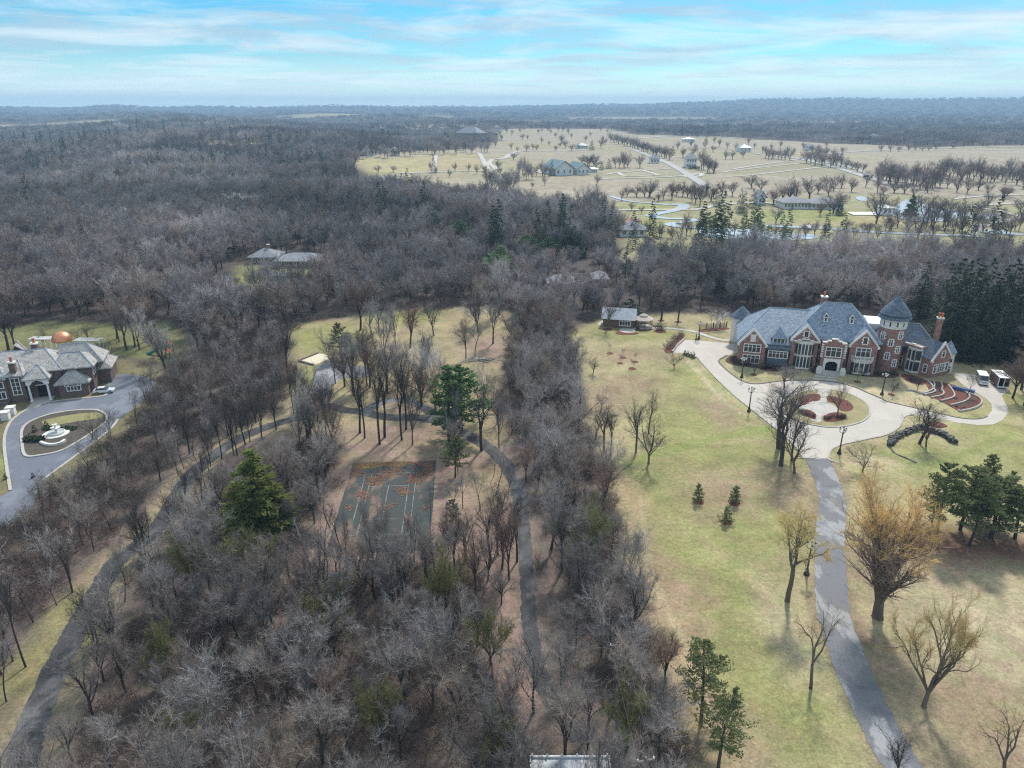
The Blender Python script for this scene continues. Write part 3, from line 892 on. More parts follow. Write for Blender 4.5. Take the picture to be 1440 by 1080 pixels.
for s in range(7):
    proto('wood', *bare_tree(100 + s, H=14 + (s % 3), limbs=5 + s % 2, spread=0.42 + 0.06 * (s % 4), fork=0.18 + 0.05 * (s % 3), n2=9, n3=6, nt=11, tw=0.026, tl=1.0, wob=0.17), 'wood_bark', 'wood_twig')
for s in range(2):
    proto('wood_red', *bare_tree(120 + s, H=13, limbs=6, spread=0.5, fork=0.24, n2=9, n3=6, nt=10, tw=0.030, tl=0.95), 'wood_bark', 'red_twig')
for s in range(2):
    proto('wood_olive', *bare_tree(130 + s, H=11, limbs=7, spread=0.72, fork=0.14, n2=9, n3=7, nt=15, tw=0.04, tl=0.8, up=0.05), 'wood_bark', 'olive_twig')
for s in range(3):
    proto('wood_white', *bare_tree(140 + s, H=14, limbs=6, spread=0.5, fork=0.30, n2=7, n3=5, nt=4, tw=0.045, tl=0.9), 'white_bark', 'white_bark')
for s in range(2):
    proto('wood_pale', *bare_tree(145 + s, H=13, r0=0.13, limbs=6, spread=0.5, fork=0.2, n2=9, n3=6, nt=8, tw=0.030, tl=0.95), 'pale_bark', 'pale_bark')
for s in range(4):
    proto('sapling', *bare_tree(150 + s, H=9, r0=0.09, limbs=3, spread=0.3, fork=0.35, n2=7, n3=5, nt=6, tw=0.028, tl=0.75, lean=0.1 * (s % 3)), 'wood_bark', 'wood_twig', one=True)
for s in range(4):
    proto('lawn', *bare_tree(160 + s, H=12, r0=0.17, limbs=6, spread=0.62, fork=0.2, n2=8, n3=6, nt=5, tw=0.028, tl=0.75, wob=0.15), 'gold_bark', 'dark_twig')
for s in range(3):
    proto('tall', *bare_tree(170 + s, H=15, r0=0.22, limbs=5, spread=0.36, fork=0.30, n2=8, n3=6, nt=5, tw=0.028, tl=0.85, wob=0.12), 'wood_bark', 'dark_twig')
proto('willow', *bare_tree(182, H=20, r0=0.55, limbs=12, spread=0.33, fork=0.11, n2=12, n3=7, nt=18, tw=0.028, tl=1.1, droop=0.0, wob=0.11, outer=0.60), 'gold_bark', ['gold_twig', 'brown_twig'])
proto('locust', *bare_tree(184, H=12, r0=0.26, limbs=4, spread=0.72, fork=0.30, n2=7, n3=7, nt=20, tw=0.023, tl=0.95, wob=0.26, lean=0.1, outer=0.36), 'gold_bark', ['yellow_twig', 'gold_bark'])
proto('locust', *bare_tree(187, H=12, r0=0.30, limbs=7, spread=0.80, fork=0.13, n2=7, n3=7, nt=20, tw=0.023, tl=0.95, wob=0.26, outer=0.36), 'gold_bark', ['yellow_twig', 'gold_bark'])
proto('locust', *bare_tree(189, H=12, r0=0.26, limbs=3, spread=0.78, fork=0.26, n2=6, n3=6, nt=10, tw=0.020, tl=0.8, wob=0.30, outer=0.42), 'gold_bark', ['yellow_twig', 'gold_bark'])
for s in range(3):
    K = shrub(200 + s); proto('shrub', None, K, None, 'brush_twig')
for s in range(2):
    K = shrub(205 + s, 1.2, 1.6, 18, 5, 6, 0.03, 0.35); proto('low_shrub', None, K, None, 'dark_twig')
K = shrub(209, 3.0, 3.4, 22, 6, 8); proto('olive_shrub', None, K, None, 'olive_twig')
for s in range(3):
    proto('pine', *pine(210 + s, H=11, W=5.6, bare=0.36, whorls=8, per=5, tuft=0.34, ntuft=80), 'wood_bark', 'pine_needle')
for s in range(2):
    proto('pine_pale', *pine(215 + s, H=10.5, W=5.4, bare=0.34, tuft=0.28, ntuft=64), 'wood_bark', 'pine_needle_pale')
proto('white_pine', *pine(218, H=15, W=7.0, bare=0.28, whorls=9, per=5, tuft=0.42, ntuft=95, r0=0.24, top_round=0.7), 'wood_bark', 'white_pine_needle')
proto('white_pine', *pine(219, H=15, W=7.0, bare=0.22, whorls=9, per=5, tuft=0.42, ntuft=95, r0=0.24, top_round=0.62), 'wood_bark', 'white_pine_needle')
proto('young_pine', *pine(221, H=3.2, W=2.2, bare=0.06, whorls=7, per=6, tuft=0.30, ntuft=20, r0=0.05, top_round=0.8), 'wood_bark', 'pine_needle')
proto('young_pine', *pine(222, H=3.2, W=2.4, bare=0.03, whorls=8, per=6, tuft=0.30, ntuft=24, r0=0.05, top_round=0.9), 'wood_bark', 'pine_needle')
proto('cedar', *spruce(225, H=12, W=7.5, layers=20, per=10, leaf=0.62, npl=62, droop=-0.15), 'wood_bark', 'cedar_needle')
for s in range(3):
    proto('spruce', *spruce(230 + s, H=15, W=5.4 + s * 0.5), 'wood_bark', 'spruce_needle')
proto('small_conifer', *spruce(240, H=3, W=1.4, layers=10, per=7, leaf=0.28, npl=12), 'wood_bark', 'spruce_needle')
# coarser ones for the distance
for s in range(5):
    proto('mid', *bare_tree(300 + s, H=13.5, limbs=6, spread=0.58, fork=0.16, n2=9, n3=6, nt=6, tw=0.062, tl=1.25, lev3=False), 'wood_bark', 'far_twig', one=True)
for s in range(3):
    proto('park', *bare_tree(310 + s, H=14, r0=0.30, limbs=7, spread=0.72, fork=0.2, n2=8, n3=5, nt=4, tw=0.06, tl=1.4, lev3=False), 'wood_bark', 'park_twig', one=True)

def clump(seed, n, W, tw):
    """a far patch of woodland: many crowns at once"""
    rn = random.Random(seed)
    K = TB()
    for i in range(n):
        cx, cy = rn.uniform(-W, W), rn.uniform(-W, W)
        h = rn.uniform(8, 17); w = rn.uniform(3.5, 6.5)
        K.twig(np.array([cx, cy, 0]), np.array([0, 0, 1.0]), h * 0.7, 0.5, rn, 0.05)
        for k in range(26):
            a = rn.random() * 6.283; e = math.acos(rn.uniform(-0.1, 1)); q = rn.random() ** 0.4
            o = np.array([math.cos(a) * math.sin(e) * w, math.sin(a) * math.sin(e) * w, math.cos(e) * h * 0.45])
            K.twig(np.array([cx, cy, h * 0.5]) + o * (q - 0.35), unit(o + np.array([0, 0, 0.6 * h * 0.3])), w * 0.75, tw, rn, 0.4)
    return K
for s in range(4):
    K = clump(320 + s, 16, 13, 0.42); proto('clump', None, K, None, 'far_twig')
for s in range(2):
    K = tangle(330 + s); proto('tangle', None, K, None, 'brush_twig')

def plant(name, kind, v, p, height, rz=None, label=None, cat='tree', group=None, width=None, parts=True, tilt=0.0):
    """one tree: an Empty with trunk and crown, or one mesh"""
    tr, cr, h, w = PROTO[kind][v % len(PROTO[kind])]
    s = height / h
    sxy = s if width is None else width / w
    rz = rng.random() * 6.283 if rz is None else rz
    loc = (p[0], p[1], zg(p[0], p[1]))
    if tr is None or not parts:
        o = link(name, cr, None, loc, rz)
    else:
        o = empty(name, loc, rz)
        link('trunk', tr, o)
        link('crown', cr, o)
    o.scale = (sxy, sxy, s)
    if tilt: o.rotation_euler = (0, tilt, rz if abs(tilt) < 0.01 else 0)
    return tag(o, label, cat, group)
# ------------------------------------------------------------------ drives, paths, court, water
ribbon('lane', lane_line, [3.2, 3.1, 3.0, 3.0, 2.9, 3.4, 3.2, 2.6, 2.1, 2.0, 2.0], 0.04, 'lane_tar', ragged=0.10)
loop = smooth_path(gp([(512, 580), (528, 570), (548, 563), (574, 564), (596, 573), (615, 586), (636, 601)]), 7)
ribbon('lane_loop', loop, 2.6, 0.055, 'path_tar', ragged=0.1)
pad = sheet('turning_pad', gp([(444, 516), (468, 505), (490, 512), (522, 518), (516, 530), (480, 532), (464, 545), (462, 568), (450, 566), (440, 545)]), 0.03, 'drive_tar')
ribbon('driveway', drive_line, [4.6, 4.4, 4.3, 4.3, 4.3, 4.3, 4.3, 4.3, 4.2, 4.2], 0.04, 'drive_tar', ragged=0.07)

FORE_OUT = [(1129.6, 645), (1125, 637), (1109, 618), (1073, 589), (1052, 572), (1032, 556), (1002, 527), (980, 502), (966, 497), (945, 496), (953, 486), (962, 478), (994, 480), (1036, 484), (1040, 496)]
FORE_IN = [(1022, 500), (1011, 507), (1015, 514), (1030, 527), (1046, 537), (1065, 540), (1098, 536), (1127, 535), (1148, 535.5), (1175, 538), (1200, 544), (1221, 553), (1240, 561), (1248, 565), (1270, 570), (1300, 577), (1327, 583), (1350, 588), (1374, 589.5), (1388, 586), (1395, 577), (1394, 568), (1386, 560), (1374, 553), (1361, 546), (1351, 539), (1344, 531)]
FORE_PAD = [(1342, 524), (1355, 525), (1373, 528), (1393, 532), (1415, 543), (1418, 551), (1409, 556), (1411, 563), (1417, 572), (1417, 581), (1410, 591), (1397, 597), (1375, 598), (1343, 594), (1307, 587), (1285, 583), (1272, 586), (1268, 594), (1262, 603), (1245, 612), (1217, 618), (1205, 621), (1185, 625), (1170, 632), (1166, 639), (1165, 645)]
fo = sheet('forecourt_paving', gp(FORE_OUT + FORE_IN + FORE_PAD), 0.035, 'forecourt')
ribbon('forecourt_kerb', smooth_path(gp(FORE_OUT[:8]), 5), 0.35, 0.16, 'kerb_stone', 0.16)
ribbon('lawn_kerb', smooth_path(gp(FORE_IN[:13]), 5), 0.40, 0.15, 'dark_kerb', 0.15)
ribbon('terrace_kerb', smooth_path(gp(FORE_IN[12:20]), 5), 0.32, 0.14, 'dark_kerb', 0.14)
ribbon('drive_kerb', smooth_path(gp(FORE_PAD[15:] + [(1168, 648), (1175, 650)]), 5), 0.35, 0.15, 'kerb_stone', 0.15)
ribbon('parking_kerb', gp([(945, 496), (953, 486), (962, 478)]), 0.4, 0.5, 'kerb_stone', 0.5)

def sheet_col(name, c1, c2, s=0.5):
    mat(name, c1, c2, s, 0.95, detail=8, bump=0.3)
sheet_col('straw_turf', (0.345, 0.290, 0.155), (0.255, 0.235, 0.115))
sheet_col('green_turf', (0.20, 0.21, 0.08), (0.29, 0.25, 0.12), 0.35)
isl = smooth_path(gp([(1102, 578), (1108, 563), (1124, 553), (1146, 548.5), (1175, 549.5), (1203, 558), (1220, 570), (1223, 582), (1214, 592), (1192, 599), (1166, 601), (1138, 597), (1114, 589)]), 5, True)
sheet('island_lawn', isl, 0.15, 'straw_turf', 0.15)
ribbon('island_kerb', np.vstack([isl, isl[:1]]), 0.38, 0.20, 'kerb_stone', 0.2)
ribbon('island_walk', smooth_path(gp([(1160, 548), (1156, 558), (1153, 570), (1149, 583), (1147, 594)]), 4), [2.6, 2.4, 2.2, 2.0, 1.8], 0.185, 'concrete')
pc = at(1148, 574)
a_ = np.linspace(0, 2 * math.pi, 24, endpoint=False)
sheet('island_plaza', np.stack([pc[0] + 4.6 * np.cos(a_), pc[1] + 4.6 * np.sin(a_)], 1), 0.170, 'concrete')
def bed(px, m='mulch', z=0.06, name='mulch_bed'):
    return sheet(name, smooth_path(gp(px), 5, True), z, m)
bed([(1122, 566), (1130, 558), (1142, 555), (1153, 556), (1152, 564), (1140, 566), (1130, 571)], z=0.19)
bed([(1163, 558), (1178, 560), (1194, 566), (1200, 574), (1194, 579), (1182, 578), (1174, 569), (1164, 565)], z=0.19)
bed([(1126, 578), (1136, 577), (1147, 583), (1146, 591), (1136, 587), (1125, 583)], 'mulch', 0.19)
bed([(1158, 588), (1166, 582), (1180, 581), (1190, 586), (1184, 592), (1168, 594), (1159, 593)], 'mulch', 0.19)
# walk from the porch to the drive
for i, (px, py, w) in enumerate([(1163, 523.5, 5.0), (1161.5, 527, 5.0), (1160, 530.5, 5.2), (1158.5, 534, 5.6)]):
    p = at(px, py); b = MB((p[0], p[1], R(-16.4))); b.box(-w / 2, w / 2, -0.55, 0.55, 0.0, 0.28 - 0.06 * i)
    o = b.build('front_walk', 'concrete'); o['kind'] = 'structure'
# mulch beds round the houses
bed([(1020, 507), (1030, 500), (1050, 507), (1068, 512), (1090, 516), (1090, 518), (1075, 519), (1050, 516), (1030, 513)], 'dark_mulch')
bed([(1068, 519), (1090, 514), (1112, 514), (1112, 518), (1096, 522), (1080, 522)], 'mulch')
bed([(1140, 520), (1156, 519), (1157, 524), (1147, 526)], 'mulch')
bed([(1190, 520), (1230, 522), (1262, 525), (1258, 531), (1225, 530), (1192, 526)], 'dark_mulch')
bed([(1268, 526), (1285, 528), (1302, 535), (1306, 539), (1292, 541), (1278, 537), (1270, 532)], 'mulch')
for px, py, rpx in [(1060, 527, 4.5), (1205.6, 537, 4.6), (1253.5, 555, 4.5), (1317.5, 597.5, 13), (854, 463.5, 7), (929.7, 451, 4.5), (953.7, 453, 5), (928.6, 466, 8), (858, 497, 4.5), (876, 503, 4.5), (872, 511, 4.5), (893, 509, 4.5), (889, 518.5, 5.2)]:
    p = at(px, py); r_ = metres(p, rpx) * 1.05
    k = 0.75 if px == 1317.5 else 1.0
    sheet('mulch_ring', [(p[0] + r_ * math.cos(t) * (1 + 0.07 * math.sin(3 * t + px)), p[1] + k * r_ * math.sin(t) * (1 + 0.07 * math.cos(2 * t + px))) for t in a_], 0.05, 'mulch')
bed([(984, 464), (1000, 462), (1022, 461), (1024, 463), (1005, 465.5), (986, 466.5)], 'mulch')
bed([(866, 467), (880, 465), (897, 468), (895, 470.5), (880, 471), (868, 470)], 'mulch')
bed([(894, 462), (915, 458), (930, 459), (920, 463), (900, 466)], 'mulch')
bed([(934, 493), (946, 481), (955, 471), (963, 471), (958, 479), (948, 490), (942, 497)], 'mulch')
sheet('patio', smooth_path(gp([(871, 464), (880, 459.5), (890, 459), (897, 461), (892, 464), (892, 467.5), (880, 468), (872, 466)]), 4, True), 0.08, 'concrete')
sheet('side_patio', smooth_path(gp([(840, 456), (848, 450.5), (850, 455), (846, 458)]), 4, True), 0.06, 'concrete')
ribbon('garden_path', smooth_path(gp([(908, 461.5), (925, 461.5), (943, 462), (958, 463.5), (969, 465), (980, 467.5), (990, 471), (1004, 475.5), (1018, 478.5), (1032, 478), (1038, 476)]), 5), 1.6, 0.07, 'concrete')

# terraced beds
TW = [[(1303, 536), (1309, 541), (1312, 547), (1307, 551), (1297, 554), (1284, 550), (1275, 549.5)],
      [(1312, 537), (1314, 542), (1313, 548), (1315, 551), (1309, 554), (1299, 556)],
      [(1323, 538), (1325, 545), (1324, 549), (1327, 553), (1324, 557), (1309, 560)],
      [(1333, 542), (1339, 550), (1342, 557), (1337, 561), (1322, 565)],
      [(1345, 545), (1359, 553), (1363, 560), (1355, 566), (1336, 571)],
      [(1362, 554), (1376, 560), (1380, 567), (1372, 574), (1352, 579), (1347, 578)]]
bed([(1302, 537), (1320, 537), (1340, 541), (1358, 549), (1376, 559), (1379, 567), (1370, 574), (1350, 578), (1330, 568), (1312, 559), (1297, 553), (1306, 549)], 'mulch', 0.08, 'terrace_bed')
bed([(1314, 541), (1320, 541), (1322, 549), (1321, 554), (1312, 558), (1304, 556), (1313, 551)], 'dark_mulch', 0.12, 'terrace_bed')
bed([(1352, 564), (1366, 560), (1372, 563), (1368, 571), (1352, 574), (1342, 571)], 'dark_mulch', 0.12, 'terrace_bed')
for i, w in enumerate(TW):
    o = ribbon('retaining_wall', smooth_path(gp(w), 5), 0.30, 0.42, 'kerb_stone', 0.5, kind=None)
    tag(o, ['pale stone wall edging the terraced bed nearest the brick wing', 'second curved stone wall of the terraced bed from the brick wing', 'third curved stone wall of the terraced bed from the brick wing',
            'fourth curved stone wall of the terraced bed from the brick wing', 'fifth curved stone wall of the terraced bed, beside the blue tubs', 'outermost curved stone wall of the terraced bed, nearest the drive bend'][i], 'garden wall', 'curved walls of the terraced bed')

# boulder wall in the lawn
def stone_wall(line, h, label):
    L = smooth_path(gp(line), 16)
    rn = random.Random(5)
    b = MB()
    for i, (x, y) in enumerate(L):
        for k in range(5):
            s = rn.uniform(0.28, 0.6)
            cx, cy, cz = x + rn.gauss(0, 0.26), y + rn.gauss(0, 0.26), rn.uniform(0.0, h)
            vs = [(cx + s * rn.uniform(0.35, 0.6) * sx, cy + s * rn.uniform(0.35, 0.6) * sy, cz + s * rn.uniform(0.3, 0.5) * sz) for sx in (-1, 1) for sy in (-1, 1) for sz in (-1, 1)]
            b.add(vs, [(0, 1, 3, 2), (4, 6, 7, 5), (0, 4, 5, 1), (2, 3, 7, 6), (0, 2, 6, 4), (1, 5, 7, 3)])
    return tag(b.build('boulder_wall', 'fieldstone'), label, 'stone wall')
stone_wall([(1250, 627), (1258, 618), (1268, 612), (1280, 607), (1290, 603), (1300, 604), (1311, 608), (1324, 612), (1334, 618), (1341, 623)], 0.75, 'dark boulder wall bent round the two bare trees on the lawn')
ribbon('stone_edging', smooth_path(gp([(1250, 627), (1258, 637), (1268, 642), (1280, 647), (1288, 651)]), 5), 0.35, 0.12, 'fieldstone', 0.12)

# tennis court
p0 = np.array(at(491, 754)[:2]); p1 = np.array(at(514, 667)[:2])
e1 = (p1 - p0); Lc = float(np.linalg.norm(e1)); e1 /= Lc
e2 = np.array([e1[1], -e1[0]]); kc = Lc / 23.77
def ct(a, b): q = p0 + e1 * a * kc + e2 * b * kc; return (q[0], q[1])
sheet('tennis_court', [ct(-5.5, -3.4), ct(29.3, -3.4), ct(29.3, 15.0), ct(-5.5, 15.0)], 0.03, 'court_tar')
def cline(name, a, b, w=0.12): ribbon(name, [ct(*a), ct(*b)], w * kc, 0.045, 'court_line')
for i, (a, b) in enumerate([((0, 0), (23.77, 0)), ((0, 1.37), (23.77, 1.37)), ((5.485, 5.485), (18.285, 5.485)), ((0, 9.6), (23.77, 9.6)), ((0, 10.97), (23.77, 10.97))]):
    cline('court_marking', a, b, 0.15)
for a, b in [((0, 0), (0, 10.97)), ((23.77, 0), (23.77, 10.97)), ((5.485, 1.37), (5.485, 9.6)), ((18.285, 1.37), (18.285, 9.6))]:
    cline('cross_marking', a, (b[0], b[1]), 0.14)
mat('moss', (0.22, 0.16, 0.045), (0.13, 0.12, 0.04), 0.8, 0.95)
sheet('moss_strip', [ct(26.4, -3.2), ct(29.1, -3.2), ct(29.1, 9.5), ct(26.8, 8), ct(27.2, 4), ct(26.2, 1)], 0.06, 'moss')
def leaf_litter():
    rn = random.Random(11)
    V, Fc = [], []
    def leafq(x, y, z=0.07):
        a = rn.random() * 6.283; s = rn.uniform(0.08, 0.22); b = len(V)
        for k in range(4):
            t = a + k * 1.571 + rn.uniform(-0.3, 0.3)
            V.append((x + s * math.cos(t), y + s * math.sin(t) * 0.8, z + rn.uniform(-0.02, 0.06)))
        Fc.append((b, b + 1, b + 2, b + 3))
    for _ in range(9000):
        a, b = rn.uniform(4, 29), rn.uniform(-3, 14.5)
        f = math.sin(a * 0.9 + 1.3 * math.sin(b * 0.7)) + math.sin(b * 0.8 - a * 0.35) + rn.gauss(0, 0.4) + (a - 21) * 0.12 + (1.2 if abs(a - 19.5) < 0.5 else 0)
        if f > 0.5: leafq(*ct(a, b))
    mat('fallen_leaf', (0.26, 0.135, 0.085), (0.18, 0.10, 0.065), 0.5, 0.95)
    o = link('fallen_leaves', mesh_from('fallen_leaves', V, Fc, 'fallen_leaf'))
    tag(o, 'rust brown fallen leaves drifted over the far end of the tennis court', 'leaves', kind='stuff')
leaf_litter()

# sand pad beside the turning pad
b = MB(); pts = gp([(420, 508), (448, 497), (470, 502), (441, 514)])
sheet('sand_pad', pts, 0.09, 'pale_sand', 0.09)
for k in range(2):
    b = MB()
    ends = [(pts[0], pts[1]), (pts[0], pts[3])][k]
    d = np.array(ends[1][:2]) - np.array(ends[0][:2]); L = float(np.linalg.norm(d))
    b.fr = (ends[0][0], ends[0][1], math.atan2(d[1], d[0]))
    b.box(0, L, -0.25, 0.25, 0, 0.4)
    tag(b.build('timber_edge', 'old_timber'), ['dark timber edging along the far side of the pale sand pad', 'dark timber edging along the near side of the pale sand pad'][k], 'edging')

# the left drive
HT = [(15, 690), (10, 660), (6, 625), (9, 605), (18, 590), (38, 576), (62, 568), (82, 564), (108, 561), (130, 559), (148, 556), (153, 548), (150, 536), (160, 527), (186, 527), (215, 535), (212, 552), (190, 573), (166, 590), (152, 607), (104, 643), (70, 668), (55, 680), (40, 720), (-40, 760), (-60, 730)]
sheet('house_drive', smooth_path(gp(HT), 3, True), 0.035, 'house_tar')
ribbon('house_kerb', smooth_path(gp(HT[:12]), 4), 0.55, 0.15, 'kerb_stone', 0.15)
ribbon('side_kerb', smooth_path(gp(HT[18:23]), 4), 0.5, 0.15, 'kerb_stone', 0.15)
HI = smooth_path(gp([(36, 641), (31, 622), (31, 606), (40, 595), (64, 585), (90, 579.5), (115, 577), (138, 577.5), (149, 584), (150, 592), (143, 599), (125, 612), (104, 625), (84, 635), (58, 640.5)]), 5, True)
sheet('island_soil', HI, 0.15, 'soil', 0.15)
ribbon('house_island_kerb', np.vstack([HI, HI[:1]]), 0.55, 0.21, 'kerb_stone', 0.21)
sheet('island_turf', smooth_path(gp([(60, 593), (95, 585), (135, 581), (144, 588), (120, 592), (95, 596), (70, 600)]), 4, True), 0.18, 'green_turf')
sheet('porch_apron', gp([(34, 577), (46, 566), (77, 562), (60, 569), (44, 576)]), 0.06, 'concrete')

# water, paths and tracks of the estate beyond
def far_ribbon(name, pts, w, m, z=0.35): return ribbon(name, smooth_path(gp(pts), 5), w, z, m)
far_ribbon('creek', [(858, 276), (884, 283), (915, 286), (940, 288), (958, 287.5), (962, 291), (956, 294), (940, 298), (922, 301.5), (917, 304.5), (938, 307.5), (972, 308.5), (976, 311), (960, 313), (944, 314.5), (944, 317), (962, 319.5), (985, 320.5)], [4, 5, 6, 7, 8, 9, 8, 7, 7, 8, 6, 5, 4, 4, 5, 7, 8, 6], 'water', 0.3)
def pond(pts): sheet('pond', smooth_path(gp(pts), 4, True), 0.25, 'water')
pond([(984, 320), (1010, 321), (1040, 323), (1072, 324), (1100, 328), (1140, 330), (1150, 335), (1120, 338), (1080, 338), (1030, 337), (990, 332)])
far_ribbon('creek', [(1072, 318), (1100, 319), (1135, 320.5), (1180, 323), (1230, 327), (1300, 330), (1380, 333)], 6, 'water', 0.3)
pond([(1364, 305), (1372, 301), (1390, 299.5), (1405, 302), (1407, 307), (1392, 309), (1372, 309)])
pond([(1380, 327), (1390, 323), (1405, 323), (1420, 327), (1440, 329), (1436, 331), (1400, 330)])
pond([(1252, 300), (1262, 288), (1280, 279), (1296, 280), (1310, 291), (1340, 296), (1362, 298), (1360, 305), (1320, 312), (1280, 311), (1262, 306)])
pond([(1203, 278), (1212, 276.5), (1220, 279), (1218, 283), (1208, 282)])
W_ = 'pale_gravel'
for k, (pts, w) in enumerate([([(866, 296), (900, 295.5), (945, 295), (975, 295), (990, 293), (1004, 289)], 5), ([(1440, 286), (1410, 287), (1370, 291), (1400, 296), (1424, 302), (1432, 305), (1422, 309), (1400, 314), (1382, 318), (1372, 322), (1370, 331)], 5),
               ([(1011, 288), (1040, 286), (1071, 285), (1102, 289)], 5), ([(1340, 280), (1400, 275), (1470, 274)], 4),
               ([(690, 216), (672, 214.5), (675, 217), (686, 238)], 6), ([(692, 224), (688, 230), (696, 236), (690, 240), (650, 241), (560, 244)], 6), ([(697, 224), (710, 222), (722, 215), (740, 213), (800, 212), (850, 210)], 7),
               ([(613, 218), (610, 242)], 5)]):
    far_ribbon('gravel_path', pts, w, W_)
for k, (pts, w) in enumerate([([(884, 208), (905, 216), (936, 228), (958, 240), (977, 252), (992, 262)], 9), ([(690, 182), (720, 184)], 8), ([(1060, 216), (1095, 220), (1127, 224), (1155, 230), (1173, 235), (1196, 242), (1215, 248), (1240, 256), (1263, 264)], 9),
               ([(1148, 228), (1175, 231), (1200, 237), (1219, 245), (1216, 250)], 5), ([(1127, 224), (1180, 215), (1300, 209), (1440, 207)], 9)]):
    far_ribbon('estate_road', pts, w, 'clay_road', 0.4)
for k, pts in enumerate([[(842, 252), (880, 251), (940, 249), (1002, 243)], [(850, 246), (870, 243), (905, 240), (960, 236)], [(870, 243), (882, 248), (930, 246)], [(905, 240), (925, 246)], [(1012, 243), (1040, 239), (1132, 229)],
                         [(1020, 249), (1060, 246), (1150, 236), (1172, 236)], [(965, 246), (985, 244), (984, 248), (966, 249), (965, 246)], [(1030, 238), (1128, 223)], [(770, 235), (756, 241), (768, 245)]]):
    far_ribbon('paddock_track', pts, 4.5, W_)
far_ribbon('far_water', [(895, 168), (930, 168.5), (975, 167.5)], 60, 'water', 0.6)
for pts in ([(1093, 175), (1130, 176), (1170, 175)], [(1000, 192), (1060, 196)], [(895, 195), (940, 192), (990, 193)]):
    far_ribbon('far_track', pts, 14, W_, 0.6)
# ------------------------------------------------------------------ buildings
def part(mb, name, m, parent, smooth=False, label=None):
    o = mb.build(name, m, parent, None, smooth)
    if label: o['label'] = label
    return o

def window(parent, fr, u, v, z, w, h, nx=2, nz=2, quoin=False, proud=0.10, name='window', frame_m='sash'):
    """stone-framed window on the wall plane y=v of frame fr, facing -y; pane is its own sub-part"""
    b = MB(fr)
    t = 0.20
    f, k = v - proud, v + 0.06
    b.box(u - w / 2 - t, u + w / 2 + t, f, k, z - t, z).box(u - w / 2 - t, u + w / 2 + t, f, k, z + h, z + h + t)
    b.box(u - w / 2 - t, u - w / 2, f + 0.004, k, z, z + h).box(u + w / 2, u + w / 2 + t, f + 0.004, k, z, z + h)
    for i in range(1, nx): b.box(u - w / 2 + w * i / nx - 0.07, u - w / 2 + w * i / nx + 0.07, f + 0.012, k, z + 0.002, z + h - 0.002)
    for i in range(1, nz): b.box(u - w / 2 + 0.002, u + w / 2 - 0.002, f + 0.02, k, z + h * (0.68 if nz == 2 else i / nz) - 0.05, z + h * (0.68 if nz == 2 else i / nz) + 0.05)
    if quoin:
        for i, zz in enumerate((0.15, 0.62)):
            b.box(u - w / 2 - t - 0.22, u - w / 2 - t, f + 0.02, k, z + h * zz, z + h * zz + 0.3)
            b.box(u + w / 2 + t, u + w / 2 + t + 0.22, f + 0.02, k, z + h * zz, z + h * zz + 0.3)
    o = b.build(name, frame_m, parent)
    p = MB(fr)
    p.box(u - w / 2, u + w / 2, v - 0.03, v + 0.05, z, z + h)
    p.build('pane', 'glass', o)
    return o

def hip_roof(parent, fr, u0, u1, v0, v1, ze, ua, ub, va, zr, m='slate', vb=None, caps=True, name='roof'):
    vb = va if vb is None else vb
    b = MB(fr)
    V = [(u0, v0, ze), (u1, v0, ze), (u1, v1, ze), (u0, v1, ze), (ua, va, zr), (ub, vb, zr)]
    V += [(x, y, ze - 0.28) for x, y, _ in V[:4]]
    b.add(V, [(0, 1, 5, 4), (1, 2, 5), (2, 3, 4, 5), (3, 0, 4), (0, 6, 7, 1), (1, 7, 8, 2), (2, 8, 9, 3), (3, 9, 6, 0), (9, 8, 7, 6)])
    o = b.build(name, m, parent)
    if caps:
        c = MB(fr)
        for i, j in ((0, 4), (1, 5), (4, 5), (2, 5), (3, 4)):
            if V[i] != V[j]: c.tube([V[i], V[j]], 0.13, 5)
        c.build('ridge_cap', 'ridge_lead', o)
    return o
mat('ridge_lead', (0.36, 0.41, 0.46), (0.28, 0.32, 0.37), 0.8, 0.6)

def gable(parent, fr, u0, u1, v0, vb_eave, vb_ridge, ze, za, wall_m, roof_m, cope='white_stone', z0=0.0, depth=1.4, over=0.35):
    """brick gable bay with coped verge; its ridge runs back into the main roof"""
    um = (u0 + u1) / 2
    w = MB(fr).prism_v([(u0, z0), (u1, z0), (u1, ze), (um, za), (u0, ze)], v0, v0 + depth)
    w.build('gable_wall', wall_m, parent)
    sl = (za - ze) / (um - u0)
    e = 0.25
    r = MB(fr)
    for sgn, ue in ((-1, u0 - e), (1, u1 + e)):
        r.slab([(um, v0 + 0.22, za + 0.22), (um, vb_ridge, za + 0.22), (ue, vb_eave, ze - e * sl + 0.22), (ue, v0 + 0.22, ze - e * sl + 0.22)], 0.2)
    r.build('gable_roof', roof_m, parent)
    c = MB(fr)
    k = 0.42
    c.prism_v([(u0 - 0.35, ze - 0.15), (u0 + 0.12, ze - 0.15), (um, za - 0.12), (um, za + k + 0.25)], v0 - 0.12, v0 + 0.3)
    c.prism_v([(um, za - 0.12), (u1 - 0.12, ze - 0.15), (u1 + 0.35, ze - 0.15), (um, za + k + 0.25)], v0 - 0.121, v0 + 0.3)
    c.box(u0 - 0.42, u0 + 0.16, v0 - 0.2, v0 + 0.35, ze - 0.7, ze - 0.15).box(u1 - 0.16, u1 + 0.42, v0 - 0.2, v0 + 0.35, ze - 0.7, ze - 0.15)
    c.build('coping', cope, parent)

